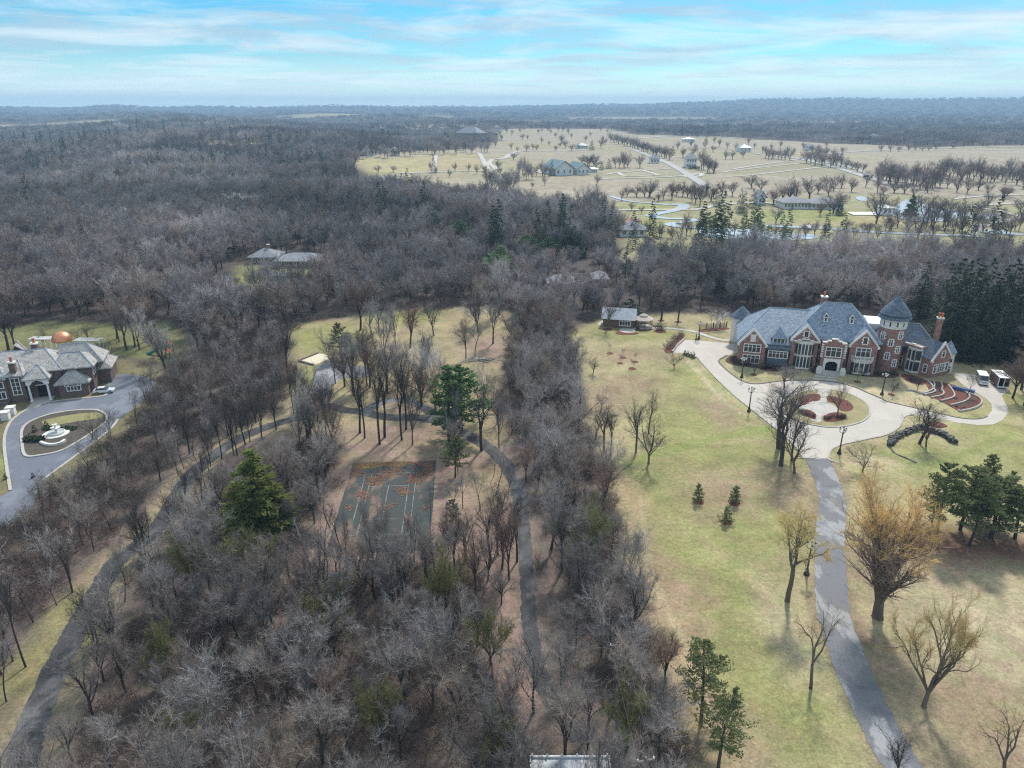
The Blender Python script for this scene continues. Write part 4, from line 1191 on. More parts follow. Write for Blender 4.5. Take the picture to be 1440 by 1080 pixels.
def bay(parent, fr, u0, u1, v, proj, z0, z1, nwin, name='bay_window', roof=True, rows=1, m='white_stone'):
    """three-sided stone bay with lights"""
    s = proj * 0.9
    poly = [(u0, v + 0.1), (u0 + s, v - proj), (u1 - s, v - proj), (u1, v + 0.1)]
    b = MB(fr).prism(poly, z0, z0 + 0.5)
    hh = (z1 - z0 - 0.5) / rows
    for r_ in range(rows):
        za = z0 + 0.5 + hh * r_
        b.prism([(x + (0.001 if x < (u0 + u1) / 2 else -0.001), y) for x, y in poly], za + hh - 0.4, za + hh)
    segs = [(poly[0], poly[1], 1), (poly[1], poly[2], nwin), (poly[2], poly[3], 1)]
    for a, c, n in segs:
        for i in range(n + 1):
            x = a[0] + (c[0] - a[0]) * i / n; y = a[1] + (c[1] - a[1]) * i / n
            b.box(x - 0.11, x + 0.11, y - 0.07, y + 0.12, z0 + 0.5, z1 - 0.02)
    if roof: b.prism([(u0 - 0.1, v + 0.12), (u0 + s - 0.1, v - proj - 0.12), (u1 - s + 0.1, v - proj - 0.12), (u1 + 0.1, v + 0.12)], z1, z1 + 0.25)
    o = b.build(name, m, parent)
    p = MB(fr).prism([(u0 + 0.08, v + 0.11), (u0 + s + 0.03, v - proj + 0.07), (u1 - s - 0.03, v - proj + 0.07), (u1 - 0.08, v + 0.11)], z0 + 0.45, z1 - 0.05)
    p.build('pane', 'glass', o)
    return o

def chimney(parent, fr, u, v, z0, z1, w, pots=2, brick='red_brick', steps=0):
    b = MB(fr)
    if steps:
        b.box(u - w * 0.72, u + w * 0.72, v - w * 0.72, v + w * 0.72, z0, z0 + (z1 - z0) * 0.42)
        b.box(u - w / 2, u + w / 2, v - w / 2, v + w / 2, z0 + (z1 - z0) * 0.42, z1)
    else: b.box(u - w / 2, u + w / 2, v - w / 2, v + w / 2, z0, z1)
    o = b.build('chimney', brick, parent)
    c = MB(fr).box(u - w / 2 - 0.15, u + w / 2 + 0.15, v - w / 2 - 0.15, v + w / 2 + 0.15, z1, z1 + 0.3)
    if steps: MB(fr).box(u - w * 0.8, u + w * 0.8, v - w * 0.8, v + w * 0.8, z0 + (z1 - z0) * 0.42, z0 + (z1 - z0) * 0.42 + 0.25).build('stone_course', 'white_stone', o)
    c.build('chimney_cap', 'white_stone', o)
    for i in range(pots):
        du = (i - (pots - 1) / 2) * w * 0.55
        MB(fr).lathe(u + du, v, [(0.30, z1 + 0.3), (0.24, z1 + 1.1), (0.31, z1 + 1.2), (0.31, z1 + 1.4)], 10).build('chimney_pot', 'terracotta', o)

def mansion():
    O = at(1036, 509)
    A = R(-16.4)
    h = empty('brick_mansion', (O[0], O[1], 0), A, 'large red brick mansion with blue slate roofs and a round tower', 'mansion')
    f = (0, 0, 0.0)
    B = 'red_brick'
    part(MB(f).box(0.3, 13.2, 0.4, 20, 0, 6.4).box(13.2, 33.6, 1.4, 17.5, 0, 8.4).box(33.6, 46, 7.5, 20, 0, 6.6), 'wall', B, h)
    hip_roof(h, f, -0.7, 16.0, -0.3, 20.6, 6.0, 7.4, 19.5, 10.6, 13.0)
    hip_roof(h, f, 12.4, 34.6, 0.6, 19.0, 8.0, 20.8, 27.0, 8.6, 16.0)
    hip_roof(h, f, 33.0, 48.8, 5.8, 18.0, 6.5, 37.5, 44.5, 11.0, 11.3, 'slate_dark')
    part(MB(f).box(31.5, 39.5, 12.5, 20.5, 6.0, 10.0), 'flat_roof', 'membrane', h, label='white flat roof behind the round tower')
    # gables along the front
    gable(h, f, 0.0, 6.7, -1.5, 1.5, 5.6, 5.9, 9.6, B, 'slate')
    gable(h, f, 13.0, 19.4, -0.8, 1.2, 5.0, 8.0, 11.4, B, 'slate')
    gable(h, f, 27.0, 33.4, -0.8, 1.2, 5.0, 7.7, 11.2, B, 'slate')
    # left gable lights
    window(h, f, 3.4, -1.5, 3.7, 4.0, 2.0, 4, 2)
    window(h, f, 3.4, -1.5, 0.7, 4.0, 2.0, 4, 2)
    part(MB(f).box(2.7, 4.0, -1.62, -1.45, 6.5, 8.2).box(2.5, 4.2, -1.60, -1.45, 8.2, 8.5), 'stone_panel', 'white_stone', h)
    # slate clad link with dormer
    part(MB(f).box(7.4, 12.6, -0.55, 0.5, 0.3, 4.9), 'link_bay', 'slate_dark', h)
    window(h, f, 10.0, -0.55, 2.4, 4.6, 1.7, 5, 2)
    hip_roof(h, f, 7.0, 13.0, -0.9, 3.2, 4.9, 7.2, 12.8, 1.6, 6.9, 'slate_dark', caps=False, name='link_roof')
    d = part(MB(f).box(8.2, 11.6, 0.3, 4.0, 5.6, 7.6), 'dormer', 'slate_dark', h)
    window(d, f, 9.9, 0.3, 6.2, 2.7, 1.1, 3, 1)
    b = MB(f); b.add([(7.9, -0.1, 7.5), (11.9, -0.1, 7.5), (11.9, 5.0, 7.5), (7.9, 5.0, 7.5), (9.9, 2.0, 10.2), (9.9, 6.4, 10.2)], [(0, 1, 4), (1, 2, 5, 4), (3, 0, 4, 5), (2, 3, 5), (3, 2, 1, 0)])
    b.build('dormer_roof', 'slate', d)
    # tall bay, left of the porch
    bay(h, f, 13.8, 18.7, -0.8, 0.9, 0.2, 7.4, 4, rows=2)
    b = MB(f)
    for i, (x, z) in enumerate(((13.7, 7.7), (14.7, 8.0), (15.7, 8.3), (16.7, 8.3), (17.7, 8.0), (18.7, 7.7))): b.box(x - 0.45, x + 0.45, -1.75, -1.4, z - 0.1 + 0.003 * i, z + 0.2)
    b.build('bay_parapet', 'white_stone', h)
    window(h, f, 16.2, -0.8, 8.7, 0.9, 1.5, 1, 1, True)
    # porch
    p = part(MB(f).prism_v([(20.3, 0), (21.6, 0), (21.6, 2.6), (22.3, 3.2), (23.7, 3.2), (24.4, 2.6), (24.4, 0), (25.7, 0), (25.7, 7.9), (20.3, 7.9)], -2.4, 1.6), 'porch', B, h)
    part(MB(f).prism_v([(21.0, 0), (21.58, 0), (21.58, 2.65), (22.28, 3.25), (23.72, 3.25), (24.42, 2.65), (24.42, 0), (25.0, 0), (25.0, 4.0), (21.0, 4.0)], -2.62, -2.3), 'porch_arch', 'white_stone', p)
    part(MB(f).box(21.6, 24.4, -1.2, -0.9, 0, 3.2), 'door', 'dark_opening', p)
    b = MB(f)
    for x0, x1, z in ((20.1, 21.3, 8.1), (21.3, 22.2, 8.5), (22.2, 23.8, 9.0), (23.8, 24.7, 8.5), (24.7, 25.9, 8.1)):
        b.box(x0, x1 - 0.01, -2.55, -1.9, z, z + 0.28)
    for x0, x1, z in ((21.3, 22.2, 8.5), (22.2, 23.8, 9.0), (23.8, 24.7, 8.5)): b.m(1).box(x0 + 0.02, x1 - 0.02, -2.38, -1.95, 7.85, z - 0.002)
    b.build('porch_parapet', ['white_stone', B], p)
    b = MB(f)
    for i in range(6):
        b.box(20.02, 20.58, -2.55, -2.2, 4.3 + i * 0.62, 4.3 + i * 0.62 + 0.34)
    b.build('quoin', 'white_stone', p)
    b = MB(f)
    for i in range(6): b.box(25.42, 25.98, -2.55, -2.2, 4.3 + i * 0.62, 4.3 + i * 0.62 + 0.34)
    b.build('quoin', 'white_stone', p)
    window(p, f, 23.0, -2.4, 4.6, 3.5, 2.3, 3, 2)
    for x in (20.2, 25.8): part(MB(f).box(x - 0.7, x + 0.7, -3.6, -2.66, 0, 1.4).box(x - 0.5, x + 0.5, -3.4, -2.7, 1.4, 1.9), 'pier', 'white_stone', p)
    b = MB(f)
    for i in range(5): b.box(20.95, 25.05, -2.7 - 0.38 * (i + 1), -2.7 - 0.38 * i, 0, 0.85 - 0.17 * i)
    b.build('step', 'concrete', p)
    for x in (19.75, 26.35):
        window(h, f, x, 1.4, 1.0, 0.75, 2.2, 1, 2); window(h, f, x, 1.4, 4.9, 0.75, 1.9, 1, 2)
    # right bay with balcony
    bay(h, f, 27.6, 32.8, -0.8, 0.95, 0.2, 3.6, 3)
    part(MB(f).prism([(27.5, -0.82), (28.2, -2.0), (32.2, -2.0), (32.9, -0.82)], 3.86, 4.06), 'balcony', 'white_stone', h)
    b = MB(f)
    rail = [(27.6, -0.9), (28.3, -1.9), (32.1, -1.9), (32.8, -0.9)]
    for a, c in zip(rail[:-1], rail[1:]):
        L = math.hypot(c[0] - a[0], c[1] - a[1]); n = max(2, int(L / 0.3))
        for i in range(n + 1):
            x, y = a[0] + (c[0] - a[0]) * i / n, a[1] + (c[1] - a[1]) * i / n
            b.box(x - 0.05, x + 0.05, y - 0.05, y + 0.05, 4.06, 4.9)
        b.tube([(a[0], a[1], 4.95), (c[0], c[1], 4.95)], 0.09, 6)
    b.build('balustrade', 'white_stone', h)
    window(h, f, 30.2, -0.8, 4.5, 3.2, 2.4, 3, 2)
    window(h, f, 30.2, -0.8, 8.1, 0.9, 1.6, 1, 1, True)
    # little roof dormers
    for x in (20.9, 27.1):
        v = 4.3
        dd = part(MB(f).box(x - 0.55, x + 0.55, v, v + 2.2, 11.4, 13.1), 'roof_dormer', 'white_stone', h)
        window(dd, f, x, v, 11.9, 0.5, 1.0, 1, 1)
        b = MB(f)
        b.slab([(x, v - 0.3, 14.2), (x, v + 3.4, 14.2), (x - 0.85, v + 2.4, 13.0), (x - 0.85, v - 0.3, 13.0)], 0.1)
        b.slab([(x, v - 0.3, 14.2), (x, v + 3.4, 14.2), (x + 0.85, v + 2.4, 13.0), (x + 0.85, v - 0.3, 13.0)], 0.1)
        b.build('dormer_roof', 'slate_dark', dd)
        part(MB(f).prism_v([(x - 0.8, 13.0), (x - 0.62, 13.0), (x, 13.9), (x + 0.62, 13.0), (x + 0.8, 13.0), (x, 14.22)], v - 0.42, v - 0.3), 'barge_board', 'white_paint', dd)
    # round tower
    cu, cv, r = 37.3, 6.0, 3.05
    t = part(MB(f).lathe(cu, cv, [(r, 0), (r, 11.4)], 40), 'tower', B, h, False)
    part(MB(f).lathe(cu, cv, [(r + 0.12, 11.4), (r + 0.12, 11.7), (r + 0.02, 11.7), (r + 0.02, 13.6), (r + 0.2, 13.6), (r + 0.2, 13.9)], 40), 'tower_band', 'white_stone', t)
    b = MB(f)
    b.lathe(cu, cv, [(3.95, 13.75), (3.95, 13.92), (3.3, 14.6)], 40)
    b.build('tower_skirt', 'slate_dark', t)
    b = MB(f)
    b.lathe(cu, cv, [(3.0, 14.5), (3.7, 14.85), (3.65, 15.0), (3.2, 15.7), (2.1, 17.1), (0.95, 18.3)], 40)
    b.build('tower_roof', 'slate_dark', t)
    MB(f).lathe(cu, cv, [(1.08, 18.25), (0.98, 18.45), (0.45, 19.1), (0.15, 19.8), (0.05, 20.5)], 24).build('finial', 'slate_dark', t)
    def tw(az, z, w, hh, nz=2):
        a = R(az)                                   # angle round the tower from straight ahead
        fr = (cu + r * math.sin(a), cv - r * math.cos(a), a)
        return window(t, fr, 0, 0, z, w, hh, 2 if w > 0.6 else 1, nz, w > 0.6, 0.14)
    for az, z in ((30, 9.0), (-50, 8.4), (-8, 7.0), (28, 5.2), (-14, 3.4), (24, 1.6)): tw(az, z, 0.85, 1.7)
    for az in range(-90, 91, 30): tw(az + 5, 12.0, 0.45, 1.2, 1)
    # pavilion at the left rear
    pv = part(MB(f).lathe(0.6, 19.5, [(2.6, 0), (2.6, 7.4)], 8), 'pavilion', 'white_stone', h)
    MB(f).lathe(0.6, 19.5, [(3.3, 7.3), (3.3, 7.5), (0.06, 10.6)], 8).build('pavilion_roof', 'slate_dark', pv)
    chimney(h, f, 20.6, 11.0, 12.0, 16.7, 1.5, 1)
    # right wing, turned toward the terraces
    def w2l(x, y):
        dx, dy = x - O[0], y - O[1]
        return dx * math.cos(-A) - dy * math.sin(-A), dx * math.sin(-A) + dy * math.cos(-A)
    wo = w2l(105.4, 168.0)
    W = (wo[0], wo[1], R(25.5) - A)
    part(MB(W).box(0.05, 6.95, 0.9, 10.5, -0.3, 4.9), 'wing_wall', B, h)
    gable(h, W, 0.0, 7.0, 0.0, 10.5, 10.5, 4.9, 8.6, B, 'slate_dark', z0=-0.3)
    for x, w_ in ((1.4, 0.9), (3.7, 2.3), (5.9, 0.9)): window(h, W, x, 0.0, 1.3, w_, 2.0, 1 if w_ < 1 else 3, 2, w_ < 1)
    window(h, W, 3.6, 0.0, 5.2, 0.9, 1.5, 1, 2, True)
    # stone bay on the left flank of the wing
    wf = (W[0], W[1], W[2] - math.pi / 2)
    S = MB(W)
    bay(h, (W[0] + 10.2 * -math.sin(W[2]) , W[1] + 10.2 * math.cos(W[2]), W[2] - math.pi / 2), 3.0, 7.0, 0, 1.1, 0.2, 6.6, 2, rows=2)
    fr2 = (W[0] + 10.2 * -math.sin(W[2]), W[1] + 10.2 * math.cos(W[2]), W[2] - math.pi / 2)
    b = MB(fr2)
    b.box(3.0, 7.0, -0.9, 1.2, 6.9, 7.3).m(1)
    for x in (3.2, 5.0, 6.8): b.box(x - 0.6, x + 0.6, -1.1, -0.6, 7.3 + (0.25 if x == 5.0 else 0), 7.6 + (0.25 if x == 5.0 else 0))
    b.build('bay_parapet', [B, 'white_stone'], h)
    for x in (1.6, 8.6): window(h, fr2, x, 0.0, 1.2, 0.8, 1.9, 1, 2)
    # corner turret of the wing
    tb = part(MB(W).lathe(8.2, 1.7, [(1.6, -0.3), (1.6, 5.4)], 8), 'turret', 'white_stone', h)
    MB(W).lathe(8.2, 1.7, [(2.0, 5.3), (2.0, 5.5), (0.05, 8.4)], 8).build('turret_roof', 'slate', tb)
    for k, az in enumerate((-22, 22, 67)):
        a = R(az)
        q = (8.2 + 1.49 * math.sin(a), 1.7 - 1.49 * math.cos(a))
        ca, sa = math.cos(W[2]), math.sin(W[2])
        fq = (W[0] + q[0] * ca - q[1] * sa, W[1] + q[0] * sa + q[1] * ca, W[2] + a)
        window(tb, fq, 0, 0, 3.0, 0.7, 1.7, 1, 2); window(tb, fq, 0, 0, 0.2, 0.7, 1.7, 1, 2)
    ch = w2l(108.6, 174.0)
    chimney(h, (0, 0, 0), ch[0], ch[1], 2.0, 14.0, 1.25, 2, steps=1)
mansion()

def shake_house():
    O = at(46, 565)
    h = empty('brick_house', (O[0], O[1], 0), R(18), 'brown brick house with grey shake roofs and a white columned porch', 'house')
    f = None
    B, S = 'house_brick', 'cedar_shake'
    part(MB(f).box(-14, 6.3, 2.6, 14, 0, 6.7).box(6.3, 12.6, 3.2, 12, 0, 6.5), 'wall', B, h)
    hip_roof(h, f, -15, 7.0, 1.9, 15, 6.6, -8.5, 2.6, 8.4, 10.2, S, name='roof')
    hip_roof(h, f, 4.5, 13.4, 2.4, 13.0, 6.5, 6.3, 10.4, 6.2, 9.3, S, name='roof')
    hip_roof(h, f, 4.5, 14.6, 6.5, 14.6, 6.3, 5.5, 11.0, 10.5, 10.2, S, name='rear_roof')
    # porch
    part(MB(f).prism_v([(-0.4, 4.2), (0.5, 4.2), (0.9, 4.8), (1.9, 5.2), (2.9, 4.8), (3.3, 4.2), (4.2, 4.2), (4.2, 5.7), (-0.4, 5.7)], -0.35, 0.05), 'porch_arch', 'white_paint', h)
    for x in (-0.4, 3.9): part(MB(f).box(x, x + 0.3, 0.052, 2.6, 4.7, 5.6), 'porch_beam', 'white_paint', h)
    for x in (0.0, 3.8):
        part(MB(f).lathe(x, -0.15, [(0.36, 0.0), (0.36, 0.35), (0.25, 0.4), (0.21, 4.0), (0.32, 4.1), (0.32, 4.2)], 14), 'column', 'white_paint', h)
    hip_roof(h, f, -0.9, 4.7, -0.8, 5.0, 5.65, 1.7, 2.1, 2.6, 8.0, S, caps=True, name='porch_roof')
    d = part(MB(f).box(0.9, 2.9, 2.45, 2.58, 0, 3.0), 'door', 'dark_opening', h)
    part(MB(f).box(0.6, 3.2, 2.40, 2.58, 3.02, 3.25), 'lintel', 'white_paint', d)
    part(MB(f).box(-0.3, 4.1, -0.6, 2.4, 0.02, 0.16), 'porch_floor', 'concrete', h)
    # right single storey wing
    part(MB(f).box(5.5, 11.7, 0.9, 3.2, 0, 3.5), 'wing_wall', B, h)
    hip_roof(h, f, 4.9, 12.3, 0.2, 6.6, 3.4, 8.4, 8.9, 3.1, 6.2, S, name='wing_roof')
    def arched(u, v, z, w, hh, n=4):
        o = window(h, f, u, v, z, w, hh, n, 1, frame_m='white_paint')
        b = MB(f); k = 12
        for r0, r1, y0, y1 in ((w * 0.36, w * 0.46, v - 0.12, v + 0.03), (w * 0.60, w * 0.68, v - 0.25, v + 0.03)):
            pts = [(u + r0 * math.cos(math.pi * i / k), z + hh + 0.1 + r0 * 0.55 * math.sin(math.pi * i / k)) for i in range(k + 1)] + [(u + r1 * math.cos(math.pi * i / k), z + hh + 0.1 + r1 * 0.62 * math.sin(math.pi * i / k)) for i in range(k, -1, -1)]
            b.prism_v(pts, y0, y1)
        b.build('arch_trim', 'white_paint', o)
    arched(8.7, 0.9, 1.5, 2.7, 1.0)
    # tower bay with a tall stair window, left of the porch
    part(MB(f).box(-4.4, -1.0, 0.8, 2.6, 0, 6.7), 'stair_bay', B, h)
    hip_roof(h, f, -5.0, -0.5, 0.0, 6.0, 6.65, -3.4, -2.2, 4.6, 8.9, S, name='stair_roof')
    window(h, f, -2.7, 0.8, 1.9, 1.5, 3.9, 2, 4, frame_m='white_paint')
    b = MB(f); k = 12
    for r0, r1, y0 in ((0.9, 1.05, 0.68), (1.5, 1.7, 0.5)):
        b.prism_v([(-2.7 + r0 * math.cos(math.pi * i / k), 5.9 + r0 * 0.5 * math.sin(math.pi * i / k)) for i in range(k + 1)] + [(-2.7 + r1 * math.cos(math.pi * i / k), 5.9 + r1 * 0.56 * math.sin(math.pi * i / k)) for i in range(k, -1, -1)], y0, 0.83)
    b.build('arch_trim', 'white_paint', h)
    part(MB(f).box(-9.5, -4.4, 0.4, 2.6, 0, 6.2), 'left_bay', B, h)
    hip_roof(h, f, -10.2, -4.1, -0.3, 5.5, 6.2, -8.0, -6.2, 4.0, 8.6, S, name='bay_roof')
    window(h, f, -6.2, 0.4, 4.0, 2.2, 1.3, 3, 1, frame_m='white_paint'); window(h, f, -6.2, 0.4, 1.4, 2.2, 1.5, 3, 1, frame_m='white_paint')
    part(MB(f).box(-8.6, -4.6, -1.0, 0.39, 0.0, 0.7), 'terrace', 'old_timber', h)
    # right side details
    fs = (12.6, 3.2, math.pi / 2)
    window(h, fs, 2.2, 0.0, 4.0, 2.2, 1.5, 2, 1, frame_m='white_paint')
    part(MB(f).box(11.7, 15.2, 8.5, 16.5, 0, 3.9), 'garage_wall', B, h)
    hip_roof(h, f, 11.2, 15.8, 8.0, 17.0, 3.9, 13.3, 13.7, 11.0, 6.0, S, vb=14.0, name='garage_roof')
    chimney(h, f, -2.6, 1.4, 6.5, 9.4, 1.2, 1, B)
    chimney(h, f, 0.3, 9.4, 9.0, 11.2, 1.3, 1, B)
    # rear gable
    gable(h, f, -6.6, -2.2, 13.5, 14.5, 11.0, 7.5, 10.6, B, S, 'cedar_shake', z0=5.0)
shake_house()

def simple_house(name, px0, px1, py, h_wall, depth, h_roof, wall, roof, label, cat='house', hip=True, nwin=4, lean=0.0, chim=False, storeys=1, wm='sash', front=False):
    """a far house: walls, roof, windows; from its left to its right end in the photo"""
    p = at(px0, py); q = at(px1, py)
    L = math.hypot(q[0] - p[0], q[1] - p[1]); a = math.atan2(q[1] - p[1], q[0] - p[0]) + lean
    o = empty(name, (p[0], p[1], min(p[2], q[2]) - 0.2), a, label, cat)
    part(MB().box(0, L, 0, depth, 0, h_wall), 'wall', wall, o)
    e = 0.06 * depth + 0.4
    if front:
        MB().prism_v([(0, h_wall), (L, h_wall), (L / 2, h_wall + h_roof)], 0.003, 0.4).build('gable_wall', wall, o)
        b = MB()
        b.slab([(L / 2, -e, h_wall + h_roof + 0.3), (L / 2, depth + e, h_wall + h_roof + 0.3), (-e, depth + e, h_wall - e * h_roof / L), (-e, -e, h_wall - e * h_roof / L)], 0.25)
        b.slab([(L / 2, -e, h_wall + h_roof + 0.3), (L / 2, depth + e, h_wall + h_roof + 0.3), (L + e, depth + e, h_wall - e * h_roof / L), (L + e, -e, h_wall - e * h_roof / L)], 0.25)
        b.build('roof', roof, o)
    elif hip: hip_roof(o, None, -e, L + e, -e, depth + e, h_wall, min(depth / 2, L * 0.45), L - min(depth / 2, L * 0.45), depth / 2, h_wall + h_roof, roof, caps=False)
    else:
        b = MB()
        b.prism(((-e, -e), (L + e, -e), (L + e, depth + e), (-e, depth + e)), h_wall - 0.2, h_wall + 0.002)
        b.add([(-e, -e, h_wall), (L + e, -e, h_wall), (L + e, depth + e, h_wall), (-e, depth + e, h_wall), (-e, depth / 2, h_wall + h_roof), (L + e, depth / 2, h_wall + h_roof)], [(0, 1, 5, 4), (2, 3, 4, 5), (1, 2, 5), (3, 0, 4)])
        b.build('roof', roof, o)
    for s_ in range(storeys):
        for i in range(nwin):
            hz_ = h_wall / storeys
            window(o, None, L * (i + 0.5) / nwin, 0.0, 0.35 * hz_ + s_ * hz_, min(1.6, L / nwin * 0.55), hz_ * 0.45, 2, 1)
    if chim: chimney(o, None, L * 0.6, depth * 0.55, h_wall, h_wall + h_roof + 1.2, 1.0, 0, 'red_brick')
    return o

# cottage, gazebo
def cottage():
    p = at(862, 460.5)
    o = empty('garden_cottage', (p[0], p[1], 0), R(-14), 'small cottage with a pale grey pitched roof beside the gazebo', 'cottage')
    part(MB().box(-3.2, 6.2, 0, 6.2, 0, 2.9), 'wall', 'brown_wall', o)
    b = MB()
    b.add([(-3.8, -0.7, 2.75), (6.8, -0.7, 2.75), (6.8, 6.9, 2.75), (-3.8, 6.9, 2.75), (-3.8, 3.1, 5.6), (6.8, 3.1, 5.6)], [(0, 1, 5, 4), (2, 3, 4, 5), (1, 2, 5), (3, 0, 4), (3, 2, 1, 0)])
    r = b.build('roof', 'pale_roof', o)
    part(MB().box(1.4, 2.0, 3.3, 3.9, 4.9, 6.2), 'chimney', 'fieldstone', r)
    window(o, None, 3.6, 0.0, 0.9, 3.2, 1.3, 4, 1)
    window(o, (6.2, 0, math.pi / 2), 3.0, 0.0, 0.9, 1.6, 1.4, 2, 1)
    part(MB().box(0.2, 1.2, -0.06, 0.05, 0, 2.1), 'door', 'timber', o)
cottage()
def gazebo():
    p = at(904.5, 459.5)
    o = empty('garden_gazebo', (p[0], p[1], 0), 0, 'open gazebo with a round tan canopy roof on dark posts', 'gazebo')
    b = MB(); b.lathe(0, 0, [(3.15, 2.55), (3.1, 2.7), (1.2, 3.5)], 10); b.build('roof', 'canopy_canvas', o)
    b = MB(); b.lathe(0, 0, [(1.35, 3.62), (1.3, 3.72), (0.1, 4.35)], 10); b.build('roof_cap', 'canopy_canvas', o)
    b = MB(); b.lathe(0, 0, [(0.95, 3.3), (0.95, 3.65)], 10); b.build('roof_collar', 'white_paint', o)
    for k in range(6):
        a = math.pi / 6 + k * math.pi / 3
        MB().tube([(2.75 * math.cos(a), 2.75 * math.sin(a), 0), (2.75 * math.cos(a), 2.75 * math.sin(a), 2.7)], 0.12, 6).build('post', 'timber', o)
    for k in range(6):
        a0, a1 = math.pi / 6 + k * math.pi / 3, math.pi / 6 + (k + 1) * math.pi / 3
        if k == 4: continue
        MB().tube([(2.75 * math.cos(a0), 2.75 * math.sin(a0), 0.85), (2.75 * math.cos(a1), 2.75 * math.sin(a1), 0.85)], 0.06, 5).build('rail', 'timber', o)
    MB().lathe(0, 0, [(3.0, 0.02), (3.0, 0.15)], 10).build('floor', 'concrete', o)
gazebo()
def arbor():
    p = at(890, 458)
    o = empty('garden_arbor', (p[0], p[1], 0), R(-10), 'dark timber arbor frame between cottage and gazebo', 'arbor')
    for x in (-1.2, 1.2):
        for y in (0, 1.6): MB().box(x - 0.09, x + 0.09, y - 0.09, y + 0.09, 0, 2.5).build('post', 'old_timber', o)
    b = MB()
    for i in range(7): b.box(-1.5 + 0.5 * i - 0.05, -1.5 + 0.5 * i + 0.05, -0.4, 2.0, 2.5, 2.62)
    b.build('slat_top', 'old_timber', o)
arbor()

# copper dome pavilion and pergolas behind the left house
def dome():
    p = at(91, 493.5)
    o = empty('dome_pavilion', (p[0], p[1], 0), 0, 'garden pavilion with a shining copper dome on white columns', 'pavilion')
    r = metres(p, 12.6)
    prof = [(r * 1.02, 3.1), (r * 1.04, 3.35)] + [(r * math.cos(t), 3.35 + r * 0.92 * math.sin(t)) for t in np.linspace(0.08, 1.45, 9)] + [(0.03, 3.35 + r * 0.95)]
    d = MB().lathe(0, 0, prof, 28).build('dome', 'copper', o, None, True)
    for k in range(8):
        a = k * math.pi / 4 + 0.3
        MB().lathe(r * 0.88 * math.cos(a), r * 0.88 * math.sin(a), [(0.2, 0), (0.15, 0.2), (0.13, 2.9), (0.2, 3.1)], 8).build('column', 'white_paint', o)
dome()
def pergola(px0, px1, py, label):
    p, q = at(px0, py), at(px1, py)
    L = math.hypot(q[0] - p[0], q[1] - p[1])
    o = empty('pergola', (p[0], p[1], 0), math.atan2(q[1] - p[1], q[0] - p[0]), label, 'pergola', 'pergolas beside the copper dome')
    for i in range(3):
        for y in (0, 2.0): MB().box(L * i / 2 - 0.12, L * i / 2 + 0.12, y - 0.12, y + 0.12, 0, 2.7).build('post', 'white_paint', o)
    b = MB()
    for y in (0, 2.0): b.box(-0.3, L + 0.3, y - 0.1, y + 0.1, 2.7, 2.95)
    for i in range(16): b.box(L * i / 15 - 0.06, L * i / 15 + 0.06, -0.4, 2.4, 2.952, 3.1)
    b.build('slat_top', 'white_paint', o)
pergola(108, 141, 493, 'white garden pergola right of the copper dome')
pergola(44, 73, 491, 'white garden pergola left of the copper dome, behind the chimney')

# bottom shed, utility poles and wires
def shed():
    p, q = at(746, 1064, 3.4), at(856, 1064, 3.4)
    o = empty('flat_roofed_shed', (p[0], p[1], 0), 0, 'shed with a grey sheet metal flat roof at the wood edge', 'shed')
    L = q[0] - p[0]
    part(MB().box(0.2, L - 0.2, -6, -0.2, 0, 3.0), 'wall', 'brown_wall', o)
    part(MB().box(0, L, -6.2, 0, 3.0, 3.2), 'roof', 'metal_roof', o)
    part(MB().box(-0.08, L + 0.08, 0.0, 0.14, 3.0, 3.42).box(-0.08, 0.06, -6.2, -0.002, 3.0, 3.42).box(L - 0.06, L + 0.08, -6.2, -0.002, 3.0, 3.42), 'parapet', 'white_paint', o)
    for i in range(6): part(MB().lathe(L * (i + 0.1) / 5.2, 0.07, [(0.07, 3.42), (0.11, 3.6), (0.05, 3.7)], 8), 'post_cap', 'white_paint', o)
shed()
PA, PB = at(908, 1067, 9.2), at(868, 905, 9.2)
def utility_pole(p, label):
    o = empty('utility_pole', (p[0], p[1], 0), R(10), label, 'utility pole', 'utility poles of the wire line')
    MB().tube([(0, 0, -0.2), (0, 0, 9.4)], [0.17, 0.12], 8).build('pole', 'old_timber', o)
    MB().box(-0.9, 0.9, -0.07, 0.07, 8.9, 9.05).build('crossarm', 'old_timber', o)
    for x in (-0.75, 0.75): MB().lathe(x, 0, [(0.05, 9.05), (0.09, 9.2), (0.04, 9.3)], 8).build('insulator', 'globe', o)
utility_pole(PA, 'timber utility pole with two pale insulators near the metal shed')
utility_pole(PB, 'timber utility pole deeper in the wooded strip')
for s, lb in ((-0.75, 'thin overhead wire on the shed side of the pole line'), (0.75, 'thin overhead wire on the lawn side of the pole line')):
    pts = []
    for i in range(13):
        t = i / 12
        x = PA[0] + (PB[0] - PA[0]) * t + s * math.cos(R(10)); y = PA[1] + (PB[1] - PA[1]) * t + s * math.sin(R(10))
        pts.append((x, y, 9.33 - 1.6 * 4 * t * (1 - t) * 0.25))
    tag(MB().tube(pts, 0.012, 4).build('overhead_wire', 'wire'), lb, 'wire', 'overhead wires')

